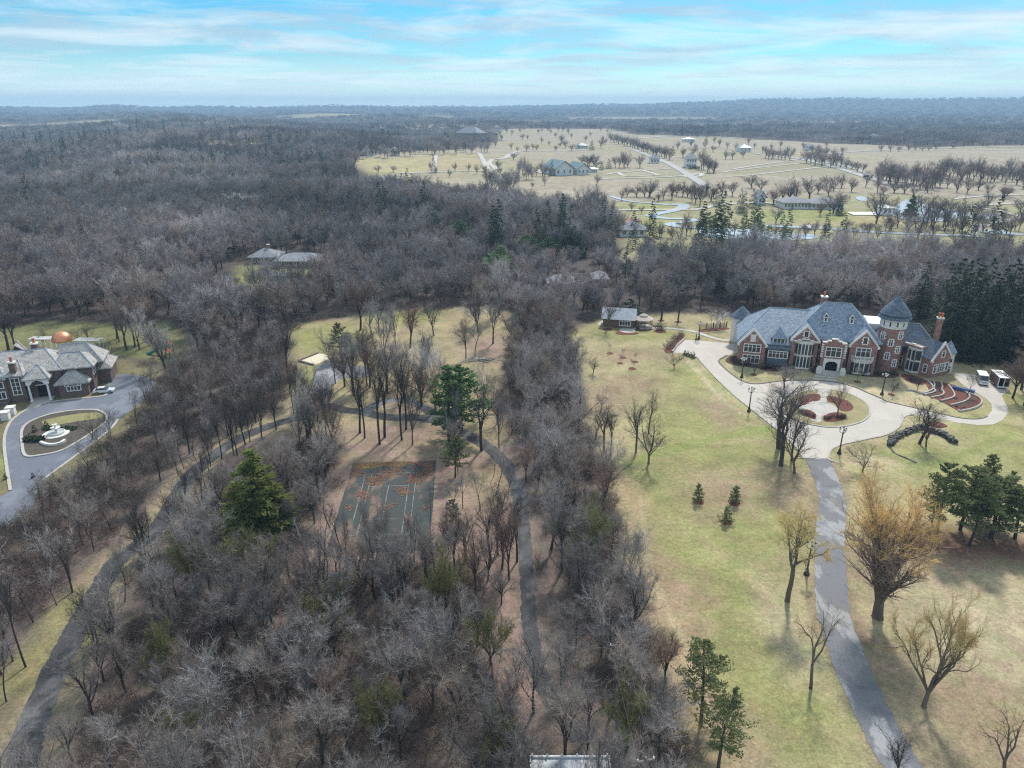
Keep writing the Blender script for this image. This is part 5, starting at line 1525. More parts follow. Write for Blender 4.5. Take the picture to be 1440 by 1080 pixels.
# lamps
def lamp(px, pb, pt, label):
    p = at(px, pb)
    h = top_height(p, px, pt)
    if 'lamp_post' not in LP:
        o = empty('lamp_post', (p[0], p[1], 0), 0.3)
        MB().lathe(0, 0, [(0.34, 0), (0.34, 0.25), (0.22, 0.45), (0.17, 0.9), (0.11, 1.1), (0.085, 4.3), (0.13, 4.4)], 10).build('post', 'black_iron', o)
        b = MB()
        for k in range(3):
            a = k * 2.094
            b.tube([(0, 0, 4.1), (0.3 * math.cos(a), 0.3 * math.sin(a), 4.0), (0.5 * math.cos(a), 0.5 * math.sin(a), 4.2), (0.5 * math.cos(a), 0.5 * math.sin(a), 4.4)], 0.05, 5)
        b.tube([(0, 0, 4.3), (0, 0, 4.7)], 0.06, 6)
        b.build('bracket', 'black_iron', o)
        for k in range(4):
            x, y, z = (0.5 * math.cos(k * 2.094), 0.5 * math.sin(k * 2.094), 4.42) if k < 3 else (0, 0, 4.7)
            g_ = MB().lathe(x, y, [(0.08, z), (0.16, z + 0.12), (0.19, z + 0.28), (0.10, z + 0.42)], 8).build('globe', 'globe', o)
            MB().lathe(x, y, [(0.15, z + 0.42), (0.07, z + 0.52), (0.02, z + 0.62)], 8).build('globe_cap', 'black_iron', g_)
        LP['lamp_post'] = o
    else:
        o = copy_tree(LP['lamp_post'])
        o.location = (p[0], p[1], 0)
    o.scale = (1.25, 1.25, h / 5.3)
    tag(o, label, 'street lamp', 'black lamp posts along the drive')
LP = {}
def copy_tree(o, parent=None):
    c = o.copy(); C.objects.link(c); c.parent = parent
    for ch in list(o.children): copy_tree(ch, c)
    return c
for a in [(1043, 531, 501, 'black lamp post on the front lawn before the left gable'), (1053, 579, 544, 'black lamp post at the lawn edge of the forecourt'), (1180, 638, 600, 'black lamp post on the grass where drive and forecourt meet'),
          (1240, 555, 523, 'black lamp post on the lawn before the round tower'), (1134, 808, 761, 'black lamp post beside the grey drive under a golden tree'), (982.6, 477, 451, 'black lamp post at the far corner of the parking area'),
          (978.8, 478, 467, 'short black lamp post beside the garden path')]: lamp(*a)

# vehicles
def wheel_at(parent, x, y, r=0.34):
    w = MB().add(*wheel_geo(x, y, r, 0.24)).build('wheel', 'rubber', parent)
    MB().add(*wheel_geo(x, y + (-0.02 if y < 0 else 0.02), r * 0.6, 0.24)).build('rim', 'chrome', w)
def wheel_geo(x, y, r, w):
    n = 14
    vs = [(x + r * math.cos(6.283 * i / n), y + s * w / 2, r * 1.0 + r * math.sin(6.283 * i / n) + (0.34 - r if r < 0.3 else 0)) for s in (-1, 1) for i in range(n)]
    fs = [tuple(range(n)), tuple(range(2 * n - 1, n - 1, -1))] + [((i + 1) % n, i, n + i, n + (i + 1) % n) for i in range(n)]
    return vs, fs
def car(px, py, rz, label):
    p = at(px, py)
    o = empty('parked_car', (p[0], p[1], 0), rz, label, 'car')
    side = [(-2.25, 0.35), (2.2, 0.35), (2.28, 0.6), (2.1, 0.85), (0.95, 0.95), (-1.9, 0.98), (-2.25, 0.85)]
    b = MB().prism_v(side, -0.88, 0.88); b.build('body', 'car_paint', o)
    cab = MB()
    lo = [(1.0, 0.93), (-1.85, 0.96)]; hi = [(0.25, 1.42), (-1.2, 1.42)]
    cab.add([(1.0, -0.82, 0.94), (-1.85, -0.82, 0.97), (-1.85, 0.82, 0.97), (1.0, 0.82, 0.94), (0.2, -0.66, 1.42), (-1.15, -0.66, 1.42), (-1.15, 0.66, 1.42), (0.2, 0.66, 1.42)],
            [(0, 4, 5, 1), (3, 2, 6, 7), (0, 3, 7, 4), (1, 5, 6, 2), (4, 7, 6, 5)])
    cab.build('windscreen', 'glass', o)
    MB().box(-1.2, 0.25, -0.68, 0.68, 1.405, 1.46).build('car_roof', 'car_paint', o)
    for x in (-1.4, 1.4):
        for y in (-0.8, 0.8): wheel_at(o, x, y)
    for y in (-0.6, 0.6): MB().box(2.16, 2.27, y - 0.18, y + 0.18, 0.62, 0.78).build('headlight', 'globe', o)
car(147, 552, R(14), 'silver grey car parked beside the brick house')
def van():
    p = at(1380, 538)
    o = empty('delivery_van', (p[0], p[1], 0), R(-112), 'boxy silver van with a white roof beside the open trailer', 'van')
    MB().prism_v([(-2.6, 0.4), (2.5, 0.4), (2.6, 0.7), (2.55, 1.15), (1.9, 1.25), (1.35, 2.15), (-2.6, 2.2)], -1.0, 1.0).build('body', 'metal_roof', o)
    MB().prism(((-2.65, -1.03), (1.3, -1.03), (1.3, 1.03), (-2.65, 1.03)), 2.205, 2.32).build('van_roof', 'white_paint', o)
    MB().add([(1.93, -0.9, 1.27), (1.93, 0.9, 1.27), (1.40, 0.85, 2.12), (1.40, -0.85, 2.12)], [(0, 1, 2, 3)]).build('windscreen', 'glass', o)
    for y in (-1.01, 1.01): MB().box(-2.3, 1.2, y - 0.012, y + 0.012, 1.3, 1.95).build('side_window', 'glass', o)
    MB().box(2.5, 2.68, -0.95, 0.95, 0.42, 0.72).build('bumper', 'white_paint', o)
    for x in (-1.6, 1.7):
        for y in (-0.9, 0.9): wheel_at(o, x, y, 0.36)
    for y in (-0.75, 0.75): MB().box(2.56, 2.62, y - 0.16, y + 0.16, 0.8, 1.0).build('headlight', 'globe', o)
van()
def trailer():
    p = at(1404, 542)
    o = empty('box_trailer', (p[0], p[1], 0), R(-104), 'tall white box trailer with its end open, right of the van', 'trailer')
    b = MB().box(-3.0, 2.6, -1.2, -1.12, 0.5, 2.9).box(-3.0, 2.6, 1.12, 1.2, 0.5, 2.9).box(-3.0, -2.92, -1.118, 1.118, 0.5, 2.9).box(-3.0, 2.6, -1.118, 1.118, 0.45, 0.55)
    b.build('body', 'brown_wall', o)
    MB().prism(((-3.1, -1.27), (2.9, -1.27), (2.9, 1.27), (-3.1, 1.27)), 2.902, 3.0).build('trailer_roof', 'membrane', o)
    for y in (-1.22, 0.0, 1.22): MB().box(2.6, 2.7, y - 0.09, y + 0.09, 0.5, 2.9).build('post', 'white_paint', o)
    MB().box(2.6, 2.72, -1.22, 1.22, 0.42, 0.72).build('bumper', 'white_paint', o)
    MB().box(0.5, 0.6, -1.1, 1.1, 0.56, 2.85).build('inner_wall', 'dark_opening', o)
    for x in (-0.9, 0.0):
        for y in (-1.05, 1.05): wheel_at(o, x, y, 0.36)
trailer()

# fountain and garden of the left drive
def fountain():
    p = at(79, 611)
    o = empty('stone_fountain', (p[0], p[1], 0.15), 0, 'white tiered stone fountain in the left drive island', 'fountain')
    MB().lathe(0, 0, [(2.5, 0), (2.5, 0.12), (2.2, 0.14)], 28).build('plinth', 'white_stone', o)
    b = MB(); b.lathe(0.1, 0.1, [(1.5, 0.14), (1.6, 0.5), (1.45, 0.52), (1.35, 0.3)], 24); b.build('basin', 'white_stone', o)
    MB().lathe(0.1, 0.1, [(0.5, 0.3), (0.25, 0.6), (0.22, 1.2), (0.9, 1.35), (0.95, 1.45), (0.2, 1.4), (0.16, 1.9), (0.5, 2.05), (0.52, 2.13), (0.1, 2.1), (0.12, 2.5), (0.03, 2.7)], 18).build('tier', 'white_stone', o)
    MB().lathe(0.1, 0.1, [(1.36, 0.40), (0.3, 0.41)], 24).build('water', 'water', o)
fountain()
L = smooth_path(gp([(58, 624), (66, 627), (76, 627.5), (86, 625), (92, 621)]), 5)
tag(ribbon('garden_bench', L, 0.5, 0.62, 'white_stone', 0.5, None), 'low curved pale stone bench wall in front of the fountain', 'bench')
for px, py, lb in ((9, 590, 'white stone gate pier beside the left drive, lower one'), (17, 583, 'white stone gate pier beside the left drive, nearer the house')):
    p = at(px, py); o = empty('stone_pier', (p[0], p[1], 0), 0.3, lb, 'pier', 'white piers by the left drive')
    MB().box(-0.75, 0.75, -0.75, 0.75, 0, 1.7).build('base', 'white_stone', o); MB().box(-0.9, 0.9, -0.9, 0.9, 1.702, 1.95).build('cap', 'white_stone', o)
def playset():
    p = at(228, 500)
    o = empty('play_set', (p[0], p[1], 0), R(-20), 'climbing frame with three orange peaked canopies and a teal slide', 'play set')
    for k, (x, y, z) in enumerate(((-0.6, 0.6, 3.6), (2.0, 1.0, 3.4), (3.6, -0.9, 1.9))):
        MB().add([(x - 0.8, y - 0.8, z), (x + 0.8, y - 0.8, z), (x + 0.8, y + 0.8, z), (x - 0.8, y + 0.8, z), (x, y, z + 0.9)], [(0, 1, 4), (1, 2, 4), (2, 3, 4), (3, 0, 4), (3, 2, 1, 0)]).build('canopy', 'orange_canvas', o)
        for sx in (-0.7, 0.7):
            for sy in (-0.7, 0.7): MB().box(x + sx - 0.07, x + sx + 0.07, y + sy - 0.07, y + sy + 0.07, 0, z).build('post', 'timber', o)
    MB().box(-1.4, 2.8, 0.1, 1.5, 1.5, 1.6).build('deck', 'timber', o)
    MB().tube([(-1.4, 0.4, 1.6), (-2.6, -0.1, 1.0), (-4.0, -0.5, 0.25), (-4.6, -0.6, 0.2)], 0.4, 8).build('slide', 'teal_plastic', o)
    MB().tube([(2.7, 1.0, 2.6), (6.0, 1.6, 2.6)], 0.08, 6).build('swing_beam', 'timber', o)
playset()
# blue tubs by the terraces
for k in range(7):
    p = at(1341 + 4.2 * k + (1.5 if k > 4 else 0), 547 + 1.0 * k)
    o = MB().lathe(0, 0, [(0.34, 0), (0.42, 0.75), (0.46, 0.8), (0.40, 0.82), (0.3, 0.7)], 10).build('garden_tub', 'blue_plastic', None, (p[0], p[1], 0.02))
    tag(o, 'blue garden tub in the row above the terraced bed', 'tub', 'row of blue tubs above the terraced bed')
# log pile in the clearing
def logs():
    p = at(672, 507); rn = random.Random(4)
    b = MB()
    for k in range(26):
        a = rn.gauss(0.3, 0.5); L_ = rn.uniform(1.2, 3.2); x, y, z = rn.gauss(0, 1.5), rn.gauss(0, 0.8), rn.uniform(0.1, 0.7)
        b.tube([(x - L_ / 2 * math.cos(a), y - L_ / 2 * math.sin(a), z), (x + L_ / 2 * math.cos(a), y + L_ / 2 * math.sin(a), z + rn.uniform(-0.1, 0.2))], rn.uniform(0.08, 0.2), 6)
    tag(b.build('log_pile', 'kerb_stone', None, (p[0], p[1], 0)), 'pale pile of cut logs and branches at the clearing edge', 'log pile')
logs()
p = at(700, 480)
def fence():
    A, B = at(984, 463), at(1022, 460)
    L_ = math.hypot(B[0] - A[0], B[1] - A[1])
    o = empty('picket_fence', (A[0], A[1], 0), math.atan2(B[1] - A[1], B[0] - A[0]), 'dark slatted garden fence in the mulch bed behind the parking area', 'fence')
    b = MB()
    for i in range(26): b.box(L_ * i / 25 - 0.07, L_ * i / 25 + 0.07, 0, 0.06, 0, 1.5 + 0.15 * math.sin(i * 2.1))
    b.build('slat_panel', 'old_timber', o)
    for i in range(5): MB().box(L_ * i / 4 - 0.12, L_ * i / 4 + 0.12, 0.062, 0.25, 0, 1.8).build('post', 'old_timber', o)
fence()

# houses in and beyond the woods
simple_house('wood_house', 352, 388, 371, 3.2, 11, 3.0, 'house_brick', 'grey_shingle', 'low brick house with a grey hipped roof among the bare trees', nwin=4, chim=True)
simple_house('wood_house', 388, 452, 376, 3.0, 12, 2.4, 'house_brick', 'grey_shingle', 'long low wing with a grey roof right of the wood house', nwin=6)
simple_house('garden_pavilion', 372, 402, 394, 2.2, 5, 0.8, 'tan_wall', 'grey_shingle', 'small flat grey pavilion on the glade lawn', 'pavilion', nwin=3)
simple_house('white_roofed_house', 150, 180, 309, 4.0, 12, 3.4, 'white_siding', 'membrane', 'house with a pale roof alone in the bare wood', nwin=3, lean=0.2)
simple_house('tall_pale_house', 408, 436, 296, 9.0, 13, 5.0, 'tan_wall', 'cedar_shake', 'tall pale house with a chimney behind the white trees', nwin=3, storeys=2, chim=True)
simple_house('cream_house', 462, 484, 293, 6.0, 12, 4.0, 'tan_wall', 'grey_shingle', 'cream house half hidden by wood right of the tall house', nwin=2)
simple_house('hill_house', 1396, 1426, 386, 4.0, 14, 4.0, 'tan_wall', 'grey_shingle', 'house with a grey roof behind the dark spruces', nwin=3)
simple_house('deep_wood_house', 772, 806, 408, 3.0, 10, 2.2, 'tan_wall', 'grey_shingle', 'low grey roofed house deep in the wood left of the garden cottage', nwin=4)
simple_house('deep_wood_house', 836, 853, 402, 3.0, 9, 2.2, 'tan_wall', 'grey_shingle', 'small grey roofed house in the wood behind the garden cottage', nwin=2)
simple_house('pale_roofed_house', 872, 908, 333, 4.0, 12, 3.5, 'white_siding', 'grey_shingle', 'pale roofed house at the creek edge of the wood', nwin=3)
sheet('brick_court', gp([(876, 311), (882, 307.5), (900, 308), (903, 311.5), (890, 314), (878, 315)]), 0.3, 'paver_red')
simple_house('stable', 781, 808, 247, 7.0, 30, 7.0, 'white_siding', 'teal_roof', 'white stable with a teal roof, bigger of the two', 'barn', False, 3, 0.28, front=True)
simple_house('stable', 812, 830, 246, 6.0, 26, 5.5, 'white_siding', 'teal_roof', 'smaller white stable with a teal roof beside the bigger one', 'barn', False, 3, 0.28, front=True)
simple_house('stable_annex', 831, 840, 243, 4.0, 14, 1.5, 'white_siding', 'membrane', 'low white annex right of the two stables', 'barn', True, 3)
simple_house('manor_house', 965, 979, 236, 10.0, 18, 6.0, 'white_siding', 'grey_shingle', 'tall white house with dark roof behind a clipped hedge', nwin=4, storeys=2, chim=True)
simple_house('far_house', 915, 927, 230, 6.0, 14, 5.0, 'white_siding', 'grey_shingle', 'white house beside the avenue of trees', nwin=3)
simple_house('hilltop_house', 642, 671, 197, 15.0, 34, 13.0, 'tan_wall', 'grey_shingle', 'large tan mansion on the far rise', 'mansion', nwin=6, storeys=2, chim=True)
simple_house('long_shed', 962, 977, 200, 6.0, 20, 3.0, 'white_siding', 'membrane', 'long white shed in the far field', 'shed', nwin=4)
simple_house('field_house', 812, 827, 209, 5.0, 18, 4.0, 'white_siding', 'teal_roof', 'small house with a teal roof in the far field', nwin=3)
simple_house('club_house', 1102, 1140, 294, 4.5, 16, 3.0, 'white_siding', 'grey_shingle', 'long white club house, left wing with a dark roof', 'club house', nwin=8)
simple_house('club_house', 1141, 1186, 294.5, 4.2, 16, 3.2, 'white_siding', 'grey_shingle', 'long white club house, right wing behind a bushy tree', 'club house', nwin=8)
simple_house('kiosk', 1066, 1076, 288, 5.5, 10, 3.5, 'white_siding', 'grey_shingle', 'small white gabled house between dark conifers', nwin=2, front=True)
simple_house('boat_house', 1241, 1253, 303, 5.0, 10, 1.5, 'white_siding', 'membrane', 'square white boat house at the lake', 'boat house', nwin=2)
sheet('terrace_paving', gp([(1190, 299), (1240, 299), (1244, 303), (1200, 303)]), 0.5, 'membrane')
for px, py, w, lb in [(84, 224, 10, 'white house in the far wood near dark spruces'), (268, 232, 10, 'flat white house in the far wood'), (203, 201, 16, 'long white house on the far wooded slope'), (345, 152.0 + 25, 16, 'pale block on the far left horizon'), (402, 177, 18, 'long pale building in the far clearing'),
                       (520, 219, 14, 'white house at the edge of the left field'), (790, 178, 12, 'white house beyond the far fields'), (707, 174, 14, 'low white house at the far end of the fields'), (310, 210, 8, 'small pale house on the far slope'), (558, 219, 8, 'small white lodge beside the left field'), (1230, 196, 10, 'pale house in front of the far right wood'), (1125, 167 + 12, 12, 'white house inside the far right wood'), (1048, 214, 16, 'teal roofed greenhouse beyond the tree row'), (1140, 212, 8, 'white cottage at the bend of the estate road')]:
    simple_house('far_house', px - w / 2, px + w / 2, py, 6.5, 18, 4.5, 'white_siding', 'teal_roof' if 'teal' in lb else 'grey_shingle', lb, nwin=3)
def bridge():
    p = at(1137, 321)
    o = empty('foot_bridge', (p[0], p[1], 0.2), R(75), 'small white foot bridge over the creek', 'bridge')
    MB().box(-6, 6, -1.6, 1.6, 0.5, 0.8).build('deck', 'white_paint', o)
    for y in (-1.7, 1.7):
        b = MB().box(-6, 6, y - 0.08, y + 0.08, 1.6, 1.75)
        for i in range(7): b.box(-6 + 2 * i - 0.1, -6 + 2 * i + 0.1, y - 0.1, y + 0.1, 0.3, 1.598)
        b.build('railing', 'white_paint', o)
bridge()
# ------------------------------------------------------------------ planting
def proj(p):
    x, y, z = p[0], p[1], (p[2] if len(p) > 2 else 0) - CAM_H
    fz = y * cP - z * sP; uz = y * sP + z * cP
    return 720 + F * x / fz, 540 - F * uz / fz

def tree_at(name, kind, v, px, pb, pt, label, wpx=None, rz=None, group=None, parts=True, cat='tree', tilt=0.0):
    p = at(px, pb)
    h = top_height(p, px, pt)
    return plant(name, kind, v, p, h, rz, label, cat, group, metres(p, wpx) if wpx else None, parts, tilt)

# trees one can name
T_ = [
 # clearing round the lane
 ('bare_tree', 'tall', 0, 506, 609, 502, 'slender bare tree leftmost of the row above the tennis court', 34),
 ('bare_tree', 'tall', 1, 513, 616, 496, 'twin-stemmed looking bare tree, second of the row above the tennis court', 36),
 ('bare_tree', 'tall', 2, 534, 625, 498, 'bare tree with a low left fork in front of the row above the court', 46),
 ('bare_tree', 'tall', 0, 541, 615, 486, 'straight tall bare tree in the middle of the row above the court', 40),
 ('bare_tree', 'tall', 1, 565, 619, 494, 'tall bare tree right of the row centre above the court', 40),
 ('bare_tree', 'tall', 2, 571, 604, 500, 'bare tree set behind the row above the tennis court', 40),
 ('bare_tree', 'lawn', 2, 580, 626, 505, 'bare tree leaning right at the end of the row above the court', 48),
 ('bare_tree', 'tall', 1, 677, 634, 528, 'forked bare tree between the lane and the tall green pines', 60),
 ('bare_tree', 'lawn', 1, 699, 596, 525, 'thick trunked bare tree at the edge of the clearing by the strip wood', 44),
 ('bare_tree', 'wood_red', 0, 577, 489, 418, 'reddish budding tree in the middle of the straw clearing', 38),
 ('bare_tree', 'lawn', 3, 610, 472, 408, 'round crowned dark bare tree right of the reddish one', 40),
 ('bare_tree', 'lawn', 0, 672, 466, 395, 'dark spreading bare tree behind the white barked one', 48),
 ('bare_tree', 'sapling', 1, 668, 500, 456, 'thin leaning bare tree beside the log pile', 30),
 ('bare_tree', 'tall', 2, 408, 546, 446, 'tall bare tree beside the pale sand pad', 36),
 ('bare_tree', 'tall', 0, 437, 613, 520, 'bare tree at the lane bend, left of three', 30),
 ('bare_tree', 'lawn', 1, 447, 629, 528, 'crooked forked bare tree at the lane bend, middle of three', 44),
 ('bare_tree', 'tall', 1, 460, 621, 530, 'bare tree at the lane bend, right of three', 28),
 ('bare_tree', 'wood_red', 1, 520, 545, 462, 'reddish bare tree beside the turning pad', 40),
 ('bare_tree', 'wood', 1, 545, 553, 472, 'grey brown bare tree in the island of the lane loop', 44),
 # along the lane
 ('bare_tree', 'lawn', 2, 264, 757, 668, 'dark forked bare tree on the verge inside the lane bend', 42),
 ('bare_tree', 'lawn', 0, 125, 896, 822, 'small dark forked tree on the right verge of the lane near its end', 36),
 ('bare_tree', 'sapling', 2, 176, 846, 756, 'bare leaning trunk that crosses the lane', 30),
 ('bare_tree', 'tall', 2, 36, 938, 790, 'tall dark trunk on the left verge of the lane, nearest the grass', 40),
 ('bare_tree', 'tall', 1, 18, 930, 800, 'tall dark trunk at the left border wood of the lane', 40),
 ('bare_tree', 'tall', 0, 204, 780, 700, 'thin bare tree among stems where the lane narrows', 28),
 ('bare_tree', 'tall', 1, 296, 655, 585, 'thin bare tree on the outer curve of the lane', 24),
 ('bare_tree', 'tall', 2, 312, 645, 570, 'second thin bare tree on the outer curve of the lane', 24),
 ('bare_tree', 'tall', 0, 345, 625, 560, 'thin leaning bare tree at the upper lane', 24),
 # mansion lawn
 ('bare_tree', 'lawn', 0, 834.6, 524, 498, 'small leaning bare tree alone on the lawn edge by the strip wood', 26),
 ('bare_tree', 'lawn', 1, 948, 519, 489, 'small bare lawn tree below the parking area', 32),
 ('bare_tree', 'lawn', 2, 854, 463.5, 414, 'dark bare tree in a mulch ring before the garden cottage', 44),
 ('bare_tree', 'tall', 0, 929.7, 451, 408, 'bare tree in a mulch ring behind the gazebo, left of two', 34),
 ('bare_tree', 'tall', 1, 953.7, 453, 410, 'bare tree in a mulch ring behind the gazebo, right of two', 34),
 ('bare_tree', 'lawn', 3, 846, 574, 550, 'small dark bare tree at the brown lawn patch', 20),
 ('bare_tree', 'tall', 2, 894, 637, 562, 'left one of the two overlapping bare trees alone on the lawn', 42),
 ('bare_tree', 'lawn', 0, 912, 652, 572, 'round headed right one of the two overlapping bare trees on the lawn', 62),
 ('bare_tree', 'tall', 1, 912, 610, 546, 'thin bare tree behind the two overlapping lawn trees', 26),
 ('bare_tree', 'tall', 0, 849, 636, 562, 'bare tree just off the strip wood on the lawn', 42),
 ('bare_tree', 'tall', 2, 858, 640, 575, 'thin bare tree right beside the one off the strip wood', 26),
 ('bare_tree', 'tall', 1, 838, 628, 568, 'slim bare tree against the strip wood edge', 24),
 ('bare_tree', 'tall', 0, 833, 655, 598, 'upright dense bare tree sticking out of the strip wood', 34),
 # forecourt and house front
 ('bare_tree', 'tall', 1, 1098, 655, 514, 'tall bare tree at the forecourt edge, nearest the lawn', 88),
 ('bare_tree', 'tall', 0, 1095, 630, 534, 'bare tree behind the tall one at the forecourt edge', 76),
 ('bare_tree', 'tall', 2, 1113, 648, 578, 'slim bare tree between the tall one and the leaning one', 46),
 ('bare_tree', 'lawn', 2, 1117, 666, 584, 'leaning bare tree with a thick trunk at the top of the drive', 82),
 ('bare_tree', 'lawn', 3, 1060, 527, 498, 'small bare tree in a mulch ring before the left gable', 24),
 ('bare_tree', 'wood', 3, 1103, 545, 505, 'feathery pale bare tree before the tall bay of the mansion', 44),
 ('bare_tree', 'lawn', 0, 1178, 581, 533, 'bare ornamental tree in the roundabout flower bed', 36),
 ('bare_tree', 'sapling', 0, 1205.6, 537, 514, 'sapling in a mulch ring before the balcony bay', 14),
 ('bare_tree', 'lawn', 1, 1253.5, 555, 527, 'small bare tree in a mulch ring before the round tower', 22),
 ('bare_tree', 'lawn', 1, 1213, 663, 617, 'wide low bare tree on the grass right of the drive top', 52),
 ('bare_tree', 'tall', 0, 1293, 624, 556, 'upright bare tree in the bend of the boulder wall', 44),
 ('bare_tree', 'lawn', 2, 1302, 628, 566, 'bare tree leaning right in the bend of the boulder wall', 56),
 ('bare_tree', 'sapling', 2, 1360, 556, 524, 'thin bare tree among the blue tubs', 18),
 ('bare_tree', 'tall', 2, 1255, 1108, 1036, 'bare tree top at the bottom edge beside the grey drive', 60),
 ('bare_tree', 'lawn', 2, 1290, 548, 526, 'small bare tree in the mulch beside the brick wing', 18),
 # golden ones
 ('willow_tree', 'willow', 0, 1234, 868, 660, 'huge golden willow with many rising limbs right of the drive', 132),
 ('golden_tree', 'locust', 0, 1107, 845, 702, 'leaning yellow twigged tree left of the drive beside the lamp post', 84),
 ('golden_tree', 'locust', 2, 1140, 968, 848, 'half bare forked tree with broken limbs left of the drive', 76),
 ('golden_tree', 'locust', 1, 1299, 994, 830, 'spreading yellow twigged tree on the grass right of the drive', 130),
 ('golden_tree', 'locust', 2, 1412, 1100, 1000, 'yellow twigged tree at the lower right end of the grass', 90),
 # pale bark
 ('white_barked_tree', 'wood_white', 0, 607, 545, 470, 'broad white barked sycamore between clearing and pines', 58),
 ('white_barked_tree', 'wood_white', 1, 522, 476, 416, 'white barked tree at the top edge of the clearing', 36),
 ('white_barked_tree', 'wood_white', 2, 667, 462, 428, 'white barked tree in front of the dark spreading tree', 34),
 ('white_barked_tree', 'wood_white', 0, 543, 462, 432, 'small white barked tree right of the taller one at the clearing top', 24),
 ('white_barked_tree', 'wood_white', 2, 344, 310, 268, 'cluster of pale crowns in the far wood by the tall house', 60),
 ('white_barked_tree', 'wood_white', 1, 1008, 462, 436, 'white leaning tree in the fenced mulch bed', 30),
 # olive smudged trees
 ('budding_tree', 'wood_olive', 0, 826, 812, 718, 'big olive green budding tree at the lawn edge of the strip wood', 66),
 ('budding_tree', 'wood_olive', 1, 362, 836, 752, 'dark olive budding tree below the yellow green cedar', 58),
 ('budding_tree', 'wood_olive', 0, 278, 838, 768, 'pale olive budding tree near the lane in the lower wood', 56),
 ('budding_tree', 'wood_olive', 1, 628, 870, 795, 'olive budding tree below the tennis court', 60),
 ('budding_tree', 'wood_olive', 0, 537, 1055, 968, 'grey olive budding tree in the middle of the lower wood', 60),
 ('budding_tree', 'wood_olive', 1, 690, 1082, 1004, 'olive budding tree left of the metal roofed shed', 60),
 ('budding_tree', 'wood_olive', 0, 882, 1050, 978, 'olive budding tree under the overhead wires', 60),
 ('budding_tree', 'wood_olive', 1, 252, 1090, 1020, 'olive budding tree at the bottom of the lower wood, nearest the lane', 60),
 ('budding_tree', 'wood_olive', 0, 465, 900, 838, 'olive budding tree left of centre in the lower wood', 54),
 ('budding_tree', 'wood_olive', 1, 690, 935, 870, 'olive budding tree beside the brown glade strip', 54),
 ('budding_tree', 'wood_olive', 1, 230, 960, 890, 'olive grey budding tree close to the lane', 50),
 # pines
 ('pine_tree', 'white_pine', 0, 632, 622, 514, 'tall dark green pine left of the pair beside the lane', 58),
 ('pine_tree', 'white_pine', 1, 648, 610, 511, 'tall dark green pine right of the pair beside the lane', 66),
 ('pine_tree', 'pine', 0, 480, 503, 453, 'slim dark pine above the turning pad', 26),
 ('cedar_tree', 'cedar', 0, 366, 748, 632, 'yellow green cedar standing out of the bare lower wood', 84),
 ('pine_tree', 'pine_pale', 0, 392, 742, 692, 'pale blue green young pine beside the cedar', 46),
 ('pine_tree', 'pine', 2, 640, 672, 612, 'dark evergreen below the pair of pines', 36),
 ('pine_tree', 'pine', 1, 637, 745, 700, 'small dark evergreen right of the tennis court', 20),
 ('pine_tree', 'pine_pale', 0, 986, 1014, 898, 'open airy pine at the lawn edge, upper of two', 62),
 ('pine_tree', 'pine_pale', 1, 1010, 1080, 972, 'fuller green pine at the lawn edge, lower of two', 64),
 ('pine_tree', 'pine', 0, 1316, 757, 652, 'tall leftmost pine of the cluster on the brown patch', 54),
 ('pine_tree', 'pine', 1, 1350, 745, 650, 'tall pine behind the middle of the pine cluster', 60),
 ('pine_tree', 'pine', 2, 1362, 768, 672, 'pine in front of the pine cluster', 54),
 ('pine_tree', 'pine', 1, 1393, 757, 676, 'broad low pine in the right half of the pine cluster', 80),
 ('pine_tree', 'pine', 0, 1427, 758, 690, 'rightmost broad pine of the pine cluster', 64),
 ('pine_tree', 'pine_pale', 1, 1310, 735, 668, 'thin pale pine at the left back of the pine cluster', 34),
 ('pine_tree', 'pine', 2, 1380, 728, 672, 'pine at the back of the pine cluster', 50),
 ('young_pine', 'young_pine', 0, 982, 705, 679, 'young pine in a rusty ring, leftmost of three on the lawn', 15),
 ('young_pine', 'young_pine', 1, 1033, 707, 682, 'young pine in a rusty ring, darkest of three on the lawn', 15),
 ('young_pine', 'young_pine', 0, 1022, 734, 711, 'young pine in a rusty ring, lowest of three on the lawn', 18),
 ('young_pine', 'young_pine', 1, 1391, 667, 638, 'young dark pine above the pine cluster', 22),
 ('young_pine', 'young_pine', 0, 1419, 692, 662, 'young pine with rusty foot right of the pine cluster', 22),
 # left garden
 ('bare_tree', 'lawn', 0, 65, 486, 460, 'small bare garden tree left of the copper dome', 22),
 ('bare_tree', 'lawn', 1, 110, 479, 456, 'small bare garden tree behind the white pergola, left one', 18),
 ('bare_tree', 'lawn', 2, 125, 480, 454, 'small bare garden tree behind the white pergola, right one', 26),
 ('bare_tree', 'lawn', 3, 156, 505, 468, 'dark crooked garden tree right of the white pergola', 40),
 ('bare_tree', 'tall', 0, 12, 492, 425, 'tall bare tree at the far left of the garden lawn', 40),
 ('bare_tree', 'tall', 1, 22, 490, 430, 'tall bare tree above the shake roof, second from the lawn end', 36),
 ('bare_tree', 'tall', 2, 190, 488, 425, 'tall bare tree on the garden lawn beside the play set', 34),
 ('bare_tree', 'tall', 0, 178, 492, 430, 'bare tree on the garden lawn between pergola and play set', 34),
 ('bare_tree', 'tall', 1, 222, 482, 418, 'leaning dark bare tree behind the play set', 30),
 ('bare_tree', 'lawn', 1, 130, 618, 578, 'bare tree in the left drive island', 44),
]
for n, k, v, px, pb, pt, lb, w in T_:
    if k == 'wood_olive': pt -= 24; w += 10
    tree_at(n, k, v, px, pb, pt, lb, w)
for px, py in ((982, 705.5), (1033, 707.5), (1022, 734.5), (1391, 667.5), (1419, 692.5)):
    p = at(px, py); r_ = metres(p, 8)
    sheet('needle_ring', [(p[0] + r_ * math.cos(t), p[1] + r_ * math.sin(t)) for t in a_], 0.05, 'mulch')
